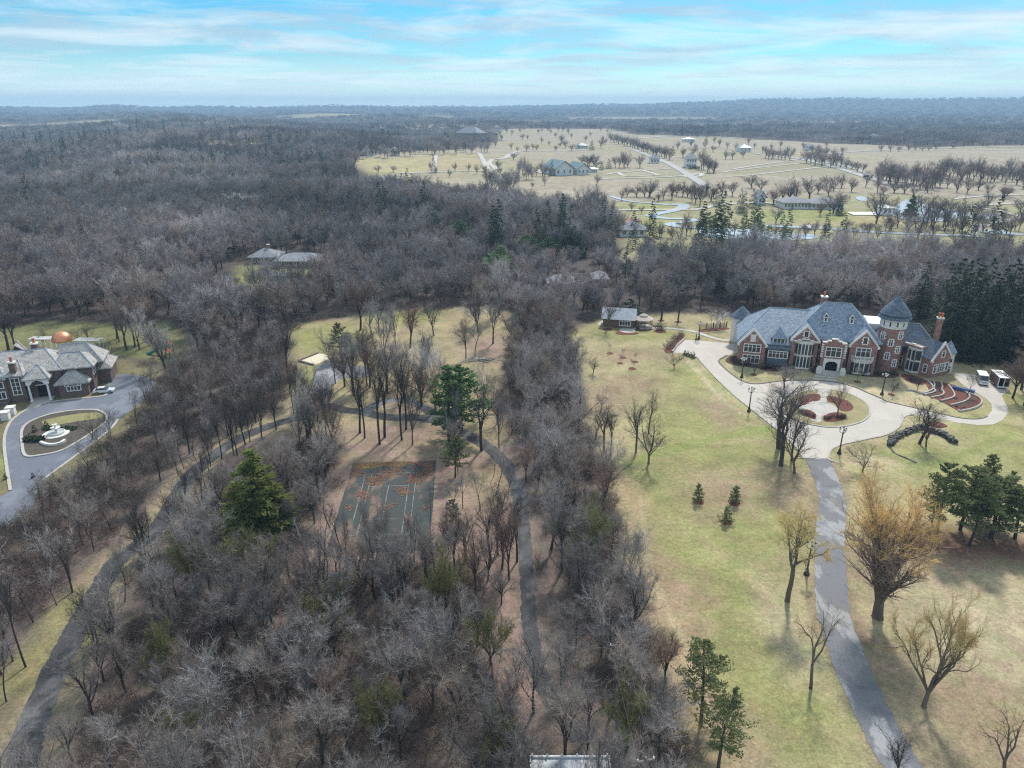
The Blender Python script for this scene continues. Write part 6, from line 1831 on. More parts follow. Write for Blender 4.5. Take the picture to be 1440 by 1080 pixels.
for i, (px, pb) in enumerate([(858, 497), (876, 503), (872, 511), (893, 509), (889, 518.5)]):
    tree_at('sapling', 'sapling', i, px, pb, pb - 15, 'thin bare sapling in a mulch ring on the upper lawn', 7, group='saplings in mulch rings on the upper lawn', parts=False)
for i, (px, pb) in enumerate([(1000, 462), (1006, 461), (1013, 461.5), (1018, 460.5)]):
    tree_at('sapling', 'sapling', i, px, pb, pb - 28, 'thin bare stem growing in the fenced mulch bed', 10, group='thin stems in the fenced mulch bed', parts=False)

# shrubs
def bush(px, py, hpx, wpx, kind, v, label, group=None, name='garden_shrub'):
    p = at(px, py)
    return plant(name, kind, v, p, metres(p, hpx) / 0.9, None, label, 'shrub', group, metres(p, wpx))
bush(928.6, 466, 11, 16, 'low_shrub', 0, 'round clipped bare shrub beside the garden path')
for i, (px, py) in enumerate([(938, 490), (943, 485), (948, 480), (953, 476), (957, 473), (945, 490)]):
    bush(px, py, 10, 14, 'shrub', i, 'purple brown shrub in the bed beside the parking wall', 'shrubs beside the parking wall')
for i, (px, py) in enumerate([(963, 499), (967, 500.5), (971, 502), (975, 503.5)]):
    p = at(px, py); plant('small_conifer', 'small_conifer', 0, p, 1.5 + (0.5 if i == 3 else 0), None, 'small dark conifer in the row below the parking area', 'conifer', 'small conifers below the parking area', 1.2)
for i, (px, py) in enumerate([(1032, 508), (1040, 512), (1052, 514), (1078, 518), (1090, 520), (1112, 519), (1145, 524), (1150, 521), (1186, 524), (1198, 525), (1212, 527), (1232, 527), (1246, 528), (1258, 528), (1284, 536)]):
    bush(px, py, 9, 13, 'low_shrub', i, 'dark bare shrub at the foot of the mansion wall', 'shrubs along the mansion wall')
for i, (px, py) in enumerate([(1130, 583), (1138, 586), (1128, 580), (1166, 590), (1178, 588), (1186, 588), (1112, 570), (1120, 573)]):
    bush(px, py, 7, 14, 'low_shrub', i, 'dark low shrub in the roundabout flower beds', 'shrubs in the roundabout')
for i in range(22):
    q = [(1128, 563), (1186, 568), (1330, 560), (1352, 575), (1350, 560), (1316, 550)][i % 6]
    px, py = q[0] + rng.uniform(-9, 9), q[1] + rng.uniform(-3, 3)
    bush(px, py, 2.2, 3, 'low_shrub', i, 'tiny dark plant dotted in the red mulch', 'tiny plants in the red mulch', 'bed_plant')
for i, (px, py, h_, w_, lb) in enumerate([(49, 608, 11, 8, 'cone shaped dark evergreen in the left drive island, nearer the kerb'), (66, 601, 10, 8, 'cone shaped dark evergreen in the left drive island, behind the fountain'), (8, 674, 8, 6, 'small dark evergreen on the grass strip left of the drive'), (47, 672, 8, 6, 'small dark evergreen at the lower drive edge'),
                                         (881, 458, 7, 6, 'small conifer on the patio'), (897, 463, 6, 5, 'small conifer before the gazebo'), (1180, 303, 14, 12, 'dark round evergreen before the club house')]):
    p = at(px, py); plant('small_conifer', 'small_conifer', 0, p, metres(p, h_) / 0.9, None, lb, 'conifer', None, metres(p, w_))
for px0, px1, py, h_, lb, m in [(36, 62, 620, 0.9, 'low clipped dark hedge before the fountain', 'hedge_leaf'), (62, 108, 604, 0.5, 'green ground planting behind the fountain', 'garden_leaf'), (968, 984, 238, 3.5, 'clipped dark hedge before the white house', 'hedge_leaf')]:
    p, q = at(px0, py), at(px1, py); rn = random.Random(int(px0)); K = TB()
    L = math.hypot(q[0] - p[0], q[1] - p[1])
    for k in range(900):
        t = rn.random(); K.leaf(np.array([L * t, rn.uniform(-0.7, 0.7) * (1 + h_ * 0.3), rn.random() * h_ * (0.85 + 0.15 * math.sin(t * 20))]), unit(np.array([rn.gauss(0, 1), rn.gauss(0, 1), rn.uniform(0, 1)])), 0.35 * (1 + h_ * 0.2), 0.25 * (1 + h_ * 0.2), rn)
    o = link('hedge', K.mesh('hedge', m), None, (p[0], p[1], p[2]), math.atan2(q[1] - p[1], q[0] - p[0])); tag(o, lb, 'hedge')

# ---- woodland, tree by tree
Z_LOW = gp([(75, 1200), (84, 1060), (112, 960), (140, 880), (170, 830), (225, 770), (262, 722), (290, 690), (330, 655), (400, 640), (468, 640), (474, 680), (440, 745), (420, 800), (480, 800), (610, 790), (690, 800), (735, 900), (752, 985), (800, 1085), (830, 1200)])
Z_LEFT = gp([(-80, 760), (-40, 770), (50, 700), (120, 655), (170, 610), (205, 572), (232, 520), (270, 500), (330, 470), (404, 470), (398, 585), (330, 606), (284, 642), (245, 690), (208, 735), (150, 782), (105, 832), (78, 868), (46, 930), (0, 1020), (-90, 1080)])
Z_STRIP = gp([(742, 440), (798, 455), (806, 520), (816, 580), (830, 640), (846, 690), (862, 735), (882, 800), (912, 865), (932, 930), (944, 1005), (956, 1085), (962, 1200), (830, 1200), (812, 1085), (786, 990), (766, 900), (756, 800), (750, 735), (738, 670), (715, 610), (708, 560), (720, 500), (722, 455)])
Z_GLADE = gp([(430, 800), (470, 700), (490, 760), (610, 770), (640, 640), (700, 650), (728, 720), (732, 800), (690, 800), (600, 790)])
lane_px = [(x, y) for x, y in LANE if x < 480]
def lane_y(px):
    xs = [a for a, _ in lane_px]; ys = [b for _, b in lane_px]
    return float(np.interp(px, xs, ys, left=2000, right=0))
def headroom(p, want):
    """keep the lane, the drive and the court in sight: how tall a tree may stand here"""
    px, py = proj(p)
    lim = None
    if 20 < px < 470 and py > lane_y(px) + 6: lim = lane_y(px) + 16
    if px < 115 and 640 < py < 1000 and py < lane_y(px): lim = max(lim or 0, 700 - 0.55 * max(px, 0) if px < 150 else 0)
    if 724 < px < 768 and 690 < py < 1010: lim = max(lim or 0, min(py - 20, 895))
    if 470 < px < 620 and 760 < py < 900: lim = max(lim or 0, 742)
    if 100 < px < 128 and 600 < py < 800: lim = max(lim or 0, 640 - (px - 100) * 1.2)
    if 305 < px < 430 and 752 < py < 900: lim = max(lim or 0, 745)
    if lim is None: return want
    return min(want, top_height(p, px, lim)) if lim < py - 2 else 0.0
taken = []
def jitter(zone, s, seed, keep=1.0):
    rs = random.Random(seed)
    xs = [p[0] for p in zone]; ys = [p[1] for p in zone]
    out = []
    y = min(ys)
    while y < max(ys):
        x = min(xs)
        while x < max(xs):
            q = (x + rs.uniform(-0.45, 0.45) * s, y + rs.uniform(-0.45, 0.45) * s)
            if rs.random() < keep: out.append(q)
            x += s
        y += s
    a = np.array(out)
    ok = in_poly(a[:, 0], a[:, 1], zone)
    return a[ok]
n_ind = {'tree': 0, 'sap': 0, 'shrub': 0}
ZN = [(Z_LOW, 5.0, 'in the dense wood between the lane and the tennis court', 'bare trees of the wood below the tennis court', 7.0, 15.0),
      (Z_STRIP, 4.7, 'in the long strip of wood beside the lawn', 'bare trees of the strip wood beside the lawn', 6.5, 14.5),
      (Z_LEFT, 5.6, 'in the wood between the left drive and the lane', 'bare trees of the wood beside the left drive', 7.0, 15.0)]
LOOK = {'wood': 'grey brown bare tree', 'wood_red': 'reddish twigged bare tree', 'wood_pale': 'pale barked bare tree'}
small_pts = []
for zi, (zone, s, where, grp, h0, h1) in enumerate(ZN):
    for x, y in jitter(zone, s, 40 + zi):
        p = (x, y, 0.0)
        px, py = proj(p)
        if px < -70 or px > 1500: continue
        h = headroom(p, rng.uniform(h0, h1))
        if h < 2.0: continue
        r_ = rng.random()
        if h < 6.0:
            small_pts.append((x, y, h, where)); continue
        if 30 < px < 470 and abs(py - lane_y(px)) < 6: continue
        k = 'wood' if r_ < 0.86 else 'wood_red' if r_ < 0.91 else 'wood_pale'
        v = rng.randrange(7)
        if n_ind['tree'] < 232:
            plant('bare_tree', k, v, p, h, None, LOOK[k] + ' ' + where, 'tree', grp)
            n_ind['tree'] += 1
        else: small_pts.append((x, y, min(h, 9), where))
for x, y, h, where in small_pts:
    if h > 3.4 and n_ind['sap'] < 280:
        plant('sapling', 'sapling', rng.randrange(4), (x, y, 0), h, None, 'slender young bare tree ' + where, 'young tree', 'young bare trees ' + where, parts=False); n_ind['sap'] += 1
    elif n_ind['shrub'] < 200:
        plant('bare_shrub', 'shrub', rng.randrange(3), (x, y, 0), min(h, 3.2), None, 'low bare shrub ' + where, 'shrub', 'low bare shrubs ' + where); n_ind['shrub'] += 1
for i, (x, y) in enumerate(jitter(Z_GLADE, 4.6, 77, 0.8)):
    p = (x, y, 0); px, py = proj(p)
    if 474 < px < 612 and 640 < py < 765: continue
    if 0 < headroom(p, 9) < 3: continue
    plant('sapling', 'sapling', i, p, rng.uniform(5, 9.5), None, 'slender young bare tree on the brown glade beside the tennis court', 'young tree', 'young bare trees beside the tennis court', parts=False); n_ind['sap'] += 1
# glade trees with reddish tops right of the court
for i, (px, pb, pt) in enumerate([(690, 790, 690), (706, 800, 700), (700, 780, 680), (716, 815, 700), (727, 790, 680), (640, 800, 712), (655, 790, 720), (560, 815, 745), (600, 812, 738), (505, 812, 760), (450, 800, 745), (668, 830, 740)]):
    tree_at('bare_tree', 'wood_red' if i % 2 else 'tall', i, px, pb, pt, ('reddish' if i % 2 else 'grey') + ' slim bare tree at the near end of the tennis court', 42, group='slim trees round the near end of the court')

for px, pb, h_ in [(-8, 1100, 9), (18, 1125, 8), (40, 1110, 7), (62, 1135, 9), (10, 1150, 9), (-30, 1080, 10), (80, 1150, 8), (34, 1085, 4)]:
    plant('bare_tree' if h_ > 5 else 'sapling', 'wood' if h_ > 5 else 'sapling', px % 7, at(px, pb), h_, None, 'grey bare tree closing over the lower end of the lane', 'tree', 'bare trees over the lower end of the lane')
rq = random.Random(31)
for box, n in (((470, 600, 535, 572), 9), ((412, 470, 560, 640), 8), ((588, 705, 560, 655), 7), ((495, 585, 455, 530), 4), ((640, 715, 440, 520), 4), ((165, 250, 462, 500), 5)):
    for i in range(n):
        px, pb = rq.uniform(box[0], box[1]), rq.uniform(box[2], box[3])
        tree_at('bare_tree', 'wood' if rq.random() < 0.75 else 'wood_red', i, px, pb, pb - rq.uniform(58, 96), 'slim grey bare tree ' + ('on the left garden lawn' if px < 260 else 'in the clearing round the lane loop'), rq.uniform(28, 42), group='slim bare trees of the ' + ('left garden' if px < 260 else 'clearing'))
for i in range(16):
    px, pb = rq.uniform(478, 660), rq.uniform(778, 835)
    tree_at('sapling', 'sapling', i, px, pb, pb - rq.uniform(55, 110), 'thin bare tree screening the near end of the tennis court', rq.uniform(18, 30), group='thin trees screening the tennis court', parts=False, cat='young tree')
for i in range(30):
    k = rq.randrange(18, 92); q = lane_line[k]; d_ = lane_line[k + 1] - q; d_ = d_ / np.linalg.norm(d_)
    o_ = (2.6 + rq.random() * 2.6) * (1 if rq.random() < 0.35 else -1)
    plant('bare_tree', 'tall' if i % 3 else 'lawn', i, (q[0] - d_[1] * o_, q[1] + d_[0] * o_, 0), rq.uniform(6.5, 11.5), None, 'thin dark bare tree on the verge of the lane', 'tree', 'thin dark trees along the lane verge', 3.6 + rq.random())
# ---- conifers
for px, pb, pt in [(470, 273, 252), (480, 273, 254), (492, 274, 255), (505, 274, 252), (515, 273, 256), (527, 274, 254), (538, 274, 255), (550, 273, 256), (566, 283, 250), (574, 284, 243), (580, 282, 250)]:
    tree_at('spruce_tree', 'spruce', int(px), px, pb, pt - 7, 'dark spruce in the row before the left field', 13, group='spruce row before the left field', parts=False, cat='conifer')
for px, pb, pt, w, lb in [(612, 322, 301, 26, 'olive green pine rising from the grey wood'), (648, 338, 314, 22, 'green pine right of the olive one in the grey wood'), (706, 396, 350, 30, 'tall green pine left of the deep wood path'), (698, 392, 362, 22, 'lower green pine beside the tall one in the deep wood'),
                          (796, 362, 325, 24, 'dark green pine leftmost of three in the grey wood'), (806, 360, 322, 24, 'dark green pine, middle of three in the grey wood'), (815, 362, 330, 22, 'dark green pine, rightmost of three in the grey wood'), (878, 404, 358, 22, 'dark pointed spruce behind the garden cottage'),
                          (770, 358, 338, 22, 'small green pine left of the three in the grey wood'), (740, 352, 334, 24, 'pale green pine in the grey wood'), (1290, 448, 372, 26, 'tall dark pine between the tower and the spruce stand'), (884, 452, 425, 40, 'dark broad evergreen right behind the garden cottage'),
                          (292, 262, 244, 18, 'dark conifer pair on the wooded slope'), (222, 280, 262, 16, 'green conifer on the wooded slope'), (1010, 352, 338, 16, 'small green conifer at the wood edge'), (1040, 350, 338, 16, 'second small green conifer at the wood edge')]:
    tree_at('evergreen', 'spruce' if 'spruce' in lb or 'dark' in lb else 'white_pine', int(px), px, pb, pt - 5, lb, w * 1.3, cat='conifer')
rs = random.Random(9)
for i, px in enumerate(list(range(1318, 1480, 11)) + list(range(1324, 1480, 14)) + [1330, 1352, 1375, 1398, 1420]):
    row = 0 if i < 15 else 1 if i < 27 else 2
    pb = (478, 494, 506)[row] + rs.uniform(-5, 5) + max(0, (px - 1400) * 0.18)
    tree_at('spruce_tree', 'spruce', i, px, pb, pb - (105, 100, 78)[row] + rs.uniform(-14, 12), 'tall dark spruce in the stand right of the mansion', rs.uniform(34, 44), group='dark spruce stand beside the mansion', cat='conifer')
for i, (px, pb, pt) in enumerate([(1424, 560, 500), (1436, 548, 480), (1440, 570, 505), (1452, 560, 480)]):
    tree_at('bare_tree', 'wood_red', i, px, pb, pt, 'brown twiggy tree at the end of the dark spruces beside the trailer', 44, group='brown trees beside the trailer')
for px, pb, pt, w in [(991, 341, 298, 17), (1009, 343, 291, 16), (1001, 340, 302, 14), (1042, 339, 300, 14), (1056, 340, 292, 15), (1064, 340, 298, 14), (1080, 339, 316, 13), (1104, 342, 320, 17)]:
    tree_at('pond_pine', 'pine', int(px), px, pb, pt, 'dark pine at the near bank of the creek pond', w, group='pines along the creek pond', cat='conifer', parts=False)
for px, pb, pt, w, lb in [(1040, 299, 265, 12, 'dense dark column conifer left of the white gabled house'), (1045, 300, 268, 12, 'dense dark conifer beside the column one'), (1058, 292, 266, 14, 'dark conifer hiding the white gabled house'), (1010, 290, 263, 16, 'dark conifer at the creek meadow'), (861, 325, 281, 6, 'tall thin cypress at the wood corner'), (1259, 299, 276, 12, 'dark conifer beside the boat house'), (1353, 299, 276, 10, 'dark conifer on the lake shore'),
                          (776, 247, 225, 9, 'dark cypress left of the white stables'), (846, 239, 228, 8, 'dark round conifer right of the stables'), (856, 237, 223, 9, 'taller dark conifer right of the stables'), (832, 211, 197, 8, 'lone dark conifer in the far field'), (610, 243, 216, 8, 'tall narrow cypress at the field path'), (1280, 303, 273, 16, 'golden green conifer beside the lake'), (946, 212, 204, 5, 'small pointed conifer in the far field'), (993, 199, 188, 5, 'small pointed conifer at the far field edge')]:
    tree_at('cypress', 'cedar' if 'golden' in lb else 'spruce', int(px), px, pb, pt, lb, w, cat='conifer', parts=False)

# ---- trees of the open estate, each its own
FT = """913 277 249 24;945 280 251 16;960 276 250 16;973 284 257 12;978 286 256 12;984 290 254 16;918 315 296 10;965 333 289 12;982 333 300 10;1091 314 288 16;1088 287 260 22;1118 281 256 20;1138 280 244 26;1100 280 260 16;870 327 295 14;
1057 264 243 20;1111 282 244 26;1153 304 278 14;1172 300 268 26;1178 297 264 22;1232 314 260 28;1298 314 266 22;1309 319 268 18;1326 320 268 22;1368 315 275 18;1392 309 284 16;1352 323 275 16;1337 297 280 14;1436 308 268 24;1412 279 260 14;1389 291 266 14;1276 326 300 20;1190 322 306 16;1250 326 308 16;1215 325 310 14;
1239 213 201 8;1252 213 202 8;1264 213 203 7;1277 212 202 8;1287 212 203 7;1297 212 203 7;1306 212 203 7;1316 211 200 9;1340 209 200 8;1205 242 224 12;1213 242 227 10;1190 237 220 12;1198 238 224 10;839 261 243 9;790 202 186 10;795 208 194 8;740 213 201 9;755 211 201 7;781 212 203 7;804 212 201 9;735 196 186 6;845 208 192 9;900 236 214 12;1020 224 208 8;1030 224 209 8;1045 222 210 8;960 222 204 9;975 218 203 10;1002 214 203 8;1150 219 203 10;1162 220 204 10;1185 217 205 8;
532 243 229 9;553 242 231 10;722 225 213 9;700 238 222 8;1420 330 300 14;1400 331 305 14;1370 335 308 12;1340 330 300 16;1310 334 306 16;1290 335 310 14;1160 332 312 14;1130 331 312 12;930 333 316 12;945 336 318 12;905 328 306 14;892 320 300 10;888 296 282 9;902 300 288 8;1000 283 258 16;1015 274 250 16;1030 276 252 14;1070 268 247 14;1150 272 252 16;1165 276 254 16;1290 296 268 18;1320 304 272 18;1345 310 280 14;1380 300 276 14;1240 300 270 20"""
for i, s in enumerate(FT.replace('\n', '').split(';')):
    px, pb, pt, w = map(float, s.split()); w *= 1.3
    where = ('beside the creek and lake of the estate' if pb > 264 else 'alone in the far estate fields')
    tree_at('field_tree', 'park', i, px, pb, pt, 'spreading bare tree ' + where, w, group='bare field trees ' + where, parts=False)
rs = random.Random(21)
TINY = []
def row(x0, y0, x1, y1, n, hp, w, label, group, kind='park', jy=1.0, tiny=False):
    for i in range(n):
        t = (i + rs.uniform(0.1, 0.9)) / n
        px, pb = x0 + (x1 - x0) * t, y0 + (y1 - y0) * t + rs.uniform(-jy, jy)
        if tiny:
            p = at(px, pb); TINY.append((p[0], p[1], p[2], top_height(p, px, pb - hp * rs.uniform(0.8, 1.15)))); continue
        tree_at('field_tree', kind, rs.randrange(5), px, pb, pb - hp * rs.uniform(0.7, 1.3), label, w * rs.uniform(0.8, 1.55), group=group, parts=False)
row(858, 198, 942, 224, 26, 16, 11, 'dense bare tree of the avenue along the estate road', 'avenue trees')
row(984, 238, 1008, 242, 6, 28, 14, 'reddish bare tree in the dense group behind the white house', 'trees behind the white house', jy=3)
row(1132, 230, 1184, 236, 10, 24, 13, 'bare tree in the row at the bend of the estate road', 'trees at the road bend', jy=2)
row(1072, 223, 1112, 225, 8, 18, 11, 'bare tree beyond the paddock', 'trees beyond the paddock')
row(864, 235, 886, 236, 5, 22, 12, 'bare tree between stables and white house', 'trees between stables and white house')
row(818, 233, 842, 234, 5, 19, 13, 'pale bare tree behind the stables', 'pale trees behind the stables')
row(1230, 256, 1316, 264, 24, 33, 17, 'bare tree in the grove right of the estate road', 'grove right of the estate road', jy=5)
row(1318, 250, 1445, 256, 26, 30, 15, 'bare tree in the long grove of the right field', 'long grove of the right field', jy=6)
row(686, 266, 724, 270, 8, 34, 18, 'purple bare tree in the thicket before the stables', 'thicket before the stables', 'mid', 4)
row(724, 250, 750, 252, 6, 26, 14, 'bare tree in the clump left of the stables', 'clump left of the stables', 'mid', 3)
row(752, 248, 775, 249, 4, 22, 10, 'bare tree just left of the cypress by the stables', 'trees left of the cypress')
row(505, 222, 690, 212, 30, 18, 10, 'bare tree in the row at the top of the left field', 'row at the top of the left field', 'mid', 3)

row(870, 280, 1010, 276, 14, 20, 13, 'bare tree in the row above the creek', 'row above the creek', jy=5)
row(1150, 268, 1440, 272, 20, 22, 14, 'bare tree above the estate lake', 'trees above the estate lake', jy=7)
row(1240, 320, 1440, 326, 20, 30, 16, 'bare tree on the near bank of the estate lake', 'trees on the near bank of the lake', jy=6)
row(866, 330, 1240, 334, 26, 22, 13, 'low bare tree at the wood edge along the creek', 'low trees along the creek', jy=4, tiny=True)
row(690, 207, 860, 200, 16, 10, 8, 'small bare tree dotted over the far field', 'small trees dotted over the far field', jy=9, tiny=True)
row(950, 206, 1180, 214, 20, 12, 8, 'small bare tree in the fields behind the avenue', 'small trees behind the avenue', jy=8, tiny=True)
row(1180, 203, 1440, 205, 34, 12, 9, 'x', 'x', 'mid', 3, tiny=True)
row(600, 238, 770, 262, 14, 14, 10, 'bare tree at the near edge of the fields', 'trees at the near edge of the fields', jy=7, tiny=True)
row(700, 188, 860, 184, 18, 9, 8, 'bare tree in the far field hedge', 'trees of the far field hedge', jy=4, tiny=True)

# ---- the woods beyond, past counting
def scatter(name, P, rot, siz, kind, meshes, label):
    me = bpy.data.meshes.new(name)
    n = len(P)
    me.vertices.add(n); me.vertices.foreach_set('co', np.asarray(P, np.float32).ravel())
    for nm, ty, val in (('turn', 'FLOAT', rot), ('siz', 'FLOAT', siz), ('which', 'INT', kind)):
        me.attributes.new(nm, ty, 'POINT').data.foreach_set('value', np.asarray(val, np.float32 if ty == 'FLOAT' else np.int32))
    o = bpy.data.objects.new(name, me); C.objects.link(o)
    ng = bpy.data.node_groups.new(name, 'GeometryNodeTree')
    ng.interface.new_socket('Geometry', in_out='INPUT', socket_type='NodeSocketGeometry')
    ng.interface.new_socket('Geometry', in_out='OUTPUT', socket_type='NodeSocketGeometry')
    N, Lk = ng.nodes, ng.links
    gi, go = N.new('NodeGroupInput'), N.new('NodeGroupOutput')
    join = N.new('GeometryNodeJoinGeometry')
    for m_ in meshes:
        src = bpy.data.objects.new(name + '_source', m_)
        oi = N.new('GeometryNodeObjectInfo'); oi.inputs['Object'].default_value = src
        g2 = N.new('GeometryNodeGeometryToInstance')
        Lk.new(oi.outputs['Geometry'], g2.inputs[0]); Lk.new(g2.outputs[0], join.inputs[0])
    ip = N.new('GeometryNodeInstanceOnPoints'); ip.inputs['Pick Instance'].default_value = True
    def attr(nm, ty):
        a = N.new('GeometryNodeInputNamedAttribute'); a.data_type = ty; a.inputs[0].default_value = nm
        return a.outputs['Attribute']
    e2r = N.new('FunctionNodeAxisAngleToRotation'); e2r.inputs['Axis'].default_value = (0, 0, 1)
    Lk.new(attr('turn', 'FLOAT'), e2r.inputs['Angle'])
    Lk.new(gi.outputs[0], ip.inputs['Points']); Lk.new(join.outputs[0], ip.inputs['Instance'])
    Lk.new(attr('which', 'INT'), ip.inputs['Instance Index']); Lk.new(e2r.outputs[0], ip.inputs['Rotation']); Lk.new(attr('siz', 'FLOAT'), ip.inputs['Scale'])
    Lk.new(ip.outputs[0], go.inputs[0])
    md = o.modifiers.new('scatter', 'NODES'); md.node_group = ng
    return tag(o, label, None, None, 'stuff')

rs = np.random.RandomState(17)
def ring_points(r0, r1, s0, grow_, az=41):
    out = []
    r = r0
    while r < r1:
        s = s0 * (r / r0) ** grow_
        n = int(2 * R(az) * r / s)
        a = np.linspace(-R(az), R(az), n) + rs.uniform(-0.5, 0.5, n) * s / r
        q = r + rs.uniform(-0.5, 0.5, n) * s
        out.append(np.stack([q * np.sin(a), q * np.cos(a)], 1))
        r += s
    return np.vstack(out)
def circ(px, py, r): p = at(px, py); return (p[0], p[1], r)
HOLES = [circ(789, 410, 11), circ(844, 404, 9), circ(370, 370, 14), circ(420, 375, 18), circ(387, 394, 10), circ(165, 309, 13), circ(422, 296, 14), circ(473, 293, 13), circ(1411, 386, 14), circ(890, 333, 14), circ(352, 380, 10), circ(893, 454, 12), circ(960, 450, 14), circ(1005, 455, 12)]
CON = []
for px, pb in [(612, 322), (648, 338), (706, 396), (698, 392), (796, 362), (806, 360), (815, 362), (878, 404), (770, 358), (740, 352), (1290, 448), (165, 310)]:
    p = at(px, pb); q = math.hypot(p[0], p[1])
    for f_, r_ in ((2, 6), (9, 8), (18, 8)): CON.append((p[0] * (1 - f_ / q), p[1] * (1 - f_ / q), r_))
FARCLEAR = CON + [circ(20, 202, 50), circ(330, 207, 60), circ(402, 178, 160), circ(470, 164, 240), circ(120, 172, 120), circ(560, 165, 260), circ(900, 166, 480), circ(800, 172, 240), circ(1150, 172, 240), circ(1000, 176, 200), circ(20, 178, 100), circ(84, 225, 14), circ(268, 233, 14), circ(203, 202, 30), circ(345, 178, 50)]
def woods_ok(a, m=3.0):
    x, y = a[:, 0], a[:, 1]
    bad = np.zeros(len(a), bool)
    for P in (P_LAWN, P_CLEAR, P_LEFTLAWN, P_MIDLAWN, P_OPEN, P_LEFTHOUSE, P_GLADE, Z_LOW, Z_STRIP, Z_LEFT): bad |= in_poly(x, y, P)
    bad |= poly_dist(x, y, lane_line.tolist(), False) < 4.5
    for cx, cy, r in HOLES + FARCLEAR: bad |= (x - cx) ** 2 + (y - cy) ** 2 < r * r
    for P in (P_LAWN, P_LEFTLAWN, P_CLEAR): bad |= (poly_dist(x, y, P) < m)
    return a[~bad]
A1 = woods_ok(ring_points(150, 1150, 5.5, 0.42))
A1 = A1[(A1[:, 1] > 110)]
A1 = A1[(A1[:, 0] > -1.0 * A1[:, 1] - 30)]
THIN = gp([(225, 440), (215, 405), (300, 385), (470, 380), (470, 420), (380, 440)])
A1 = A1[~(in_poly(A1[:, 0], A1[:, 1], THIN) & (rs.rand(len(A1)) < 0.6))]
keep = (0.5 + 0.5 * np.sin(A1[:, 0] / 23 + 2 * np.sin(A1[:, 1] / 31)) * np.sin(A1[:, 1] / 27)) > rs.uniform(-0.70, 0.42, len(A1))
A1 = A1[keep]
z1 = zfun(A1[:, 0], A1[:, 1])
mid_meshes = [m_[1] for m_ in PROTO['mid']]
rr1 = np.hypot(A1[:, 0], A1[:, 1])
hh = (0.74 + 0.46 * rs.rand(len(A1))) * np.clip(0.85 + (rr1 - 160) / 900, 0.85, 1.2) * (1 + 0.22 * np.sin(A1[:, 0] / 55 + 1.3 * np.sin(A1[:, 1] / 70)) * np.sin(A1[:, 1] / 38 + A1[:, 0] / 160))
scatter('woodland', np.column_stack([A1, z1]), rs.rand(len(A1)) * 6.283, hh, rs.randint(0, 5, len(A1)), mid_meshes, 'grey purple mass of bare woodland behind and left of the clearings')
A2 = woods_ok(ring_points(1100, 10500, 22, 0.85, 44), 10)
z2 = zfun(A2[:, 0], A2[:, 1])
rr = np.hypot(A2[:, 0], A2[:, 1])
keep = (np.sin(A2[:, 0] / 310 + 1.5 * np.sin(A2[:, 1] / 420)) * np.sin(A2[:, 1] / 260 + 0.8) + 0.3 * np.sin(A2[:, 0] / 90)) > rs.uniform(-2.2, -0.3, len(A2))
A2, z2, rr = A2[keep], z2[keep], rr[keep]
scatter('far_woodland', np.column_stack([A2, z2]), rs.rand(len(A2)) * 6.283, (0.65 + 0.5 * rs.rand(len(A2))) * np.clip(rr / 4000, 1, 1.3), rs.randint(0, 4, len(A2)), [m_[1] for m_ in PROTO['clump']], 'far woodland fading into the haze towards the horizon')
TP = np.array(TINY)
scatter('far_field_trees', TP[:, :3], rs.rand(len(TP)) * 6.283, TP[:, 3] / 14.5, rs.randint(0, 3, len(TP)), [m_[1] for m_ in PROTO['park']], 'small bare trees dotted through the far fields and along the creek')
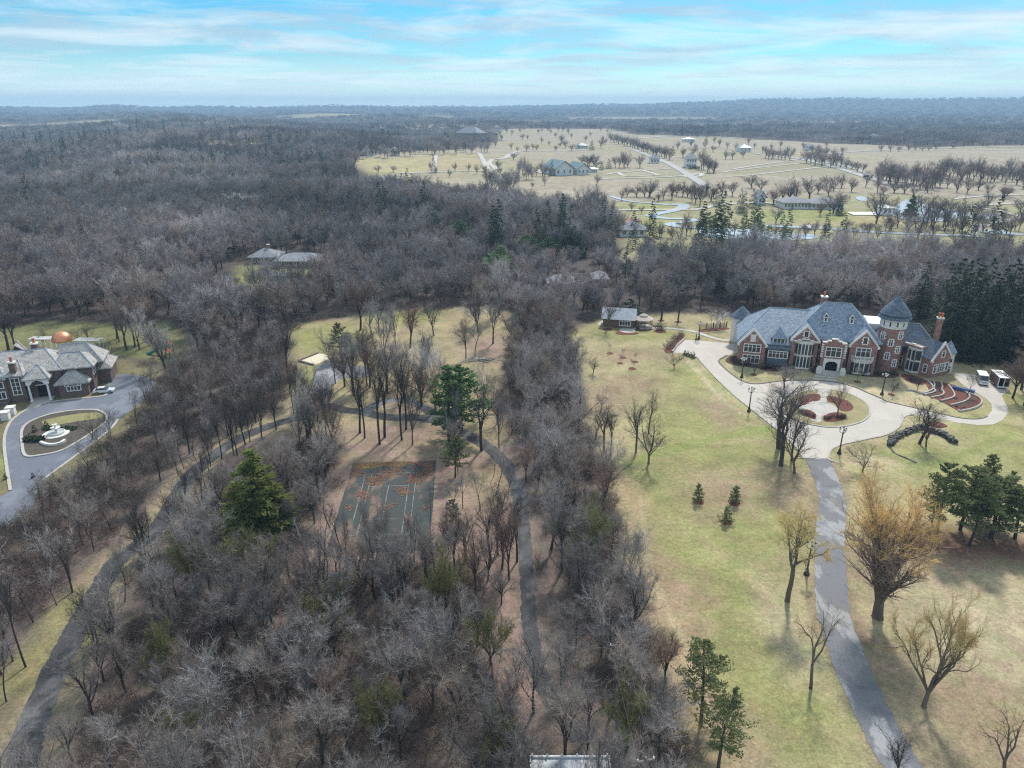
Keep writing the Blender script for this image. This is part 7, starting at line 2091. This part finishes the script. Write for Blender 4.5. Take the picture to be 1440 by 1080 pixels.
# conifers sprinkled through the far woods
cl = []
for px, py, n, sx, sy in [(150, 208, 16, 110, 60), (105, 212, 10, 60, 40), (140, 205, 9, 50, 30), (430, 205, 14, 60, 40), (160, 192, 12, 80, 80), (290, 187, 8, 80, 80), (330, 178, 8, 90, 90), (20, 250, 8, 30, 20), (235, 250, 12, 40, 20), (60, 222, 14, 60, 30), (185, 225, 12, 60, 30), (360, 215, 14, 60, 30), (300, 240, 8, 40, 20), (410, 240, 10, 40, 20), (20, 300, 5, 20, 14), (530, 320, 4, 20, 14), (720, 372, 6, 18, 10), (840, 350, 6, 24, 10), (960, 352, 8, 40, 8), (1250, 352, 8, 70, 8), (90, 190, 14, 120, 80), (230, 182, 12, 140, 90), (480, 190, 12, 120, 80), (1260, 176, 26, 220, 130), (1330, 172, 20, 220, 130), (1080, 182, 20, 160, 90), (1200, 187, 16, 160, 60), (650, 178, 20, 220, 120), (560, 200, 12, 90, 50), (1000, 190, 12, 120, 50)]:
    p = at(px, py)
    cl.append(np.stack([p[0] + rs.randn(n) * sx, p[1] + rs.randn(n) * sy], 1))
A3 = np.vstack(cl)
scatter('far_conifers', np.column_stack([A3, zfun(A3[:, 0], A3[:, 1])]), rs.rand(len(A3)) * 6.283, 1.15 + 0.6 * rs.rand(len(A3)), rs.randint(0, 3, len(A3)), [m_[1] for m_ in PROTO['spruce']], 'dark conifers sprinkled through the far woods')
# brush under the trees
br = []
for zone, s in ((Z_LOW, 3.1), (Z_LEFT, 2.9), (Z_STRIP, 2.8)):
    br.append(jitter(zone, s, int(s * 10), 0.85))
A4 = woods_ok(ring_points(120, 330, 4.2, 0.5), 1.0)
A4 = A4[A4[:, 1] > 100]
br = np.vstack(br + [A4])
d = poly_dist(br[:, 0], br[:, 1], lane_line.tolist(), False)
br = br[d > 6.2]
scatter('undergrowth', np.column_stack([br, np.zeros(len(br))]), rs.rand(len(br)) * 6.283, 0.7 + 0.6 * rs.rand(len(br)), rs.randint(0, 2, len(br)), [m_[1] for m_ in PROTO['tangle']], 'brown tangled brush under the bare trees')

# ------------------------------------------------------------------ render settings
sc.view_settings.view_transform = 'Standard'
sc.view_settings.look = 'None'
sc.view_settings.exposure = 0.6
sc.view_settings.gamma = 1
sc.render.engine = 'CYCLES'
cy = sc.cycles
cy.max_bounces = 4; cy.diffuse_bounces = 2; cy.glossy_bounces = 2; cy.transmission_bounces = 2; cy.volume_bounces = 0; cy.transparent_max_bounces = 4
cy.use_denoising = False
cy.pixel_filter_type = 'BLACKMAN_HARRIS'
cy.filter_width = 1.2
cy.denoiser = 'OPENIMAGEDENOISE'
cy.denoising_input_passes = 'RGB_ALBEDO_NORMAL'
cy.use_adaptive_sampling = False
cy.caustics_reflective = False; cy.caustics_refractive = False
sc.render.use_persistent_data = False
print('counts', n_ind, 'woodland', len(A1), 'far', len(A2), 'brush', len(br), 'objects', len(sc.objects))
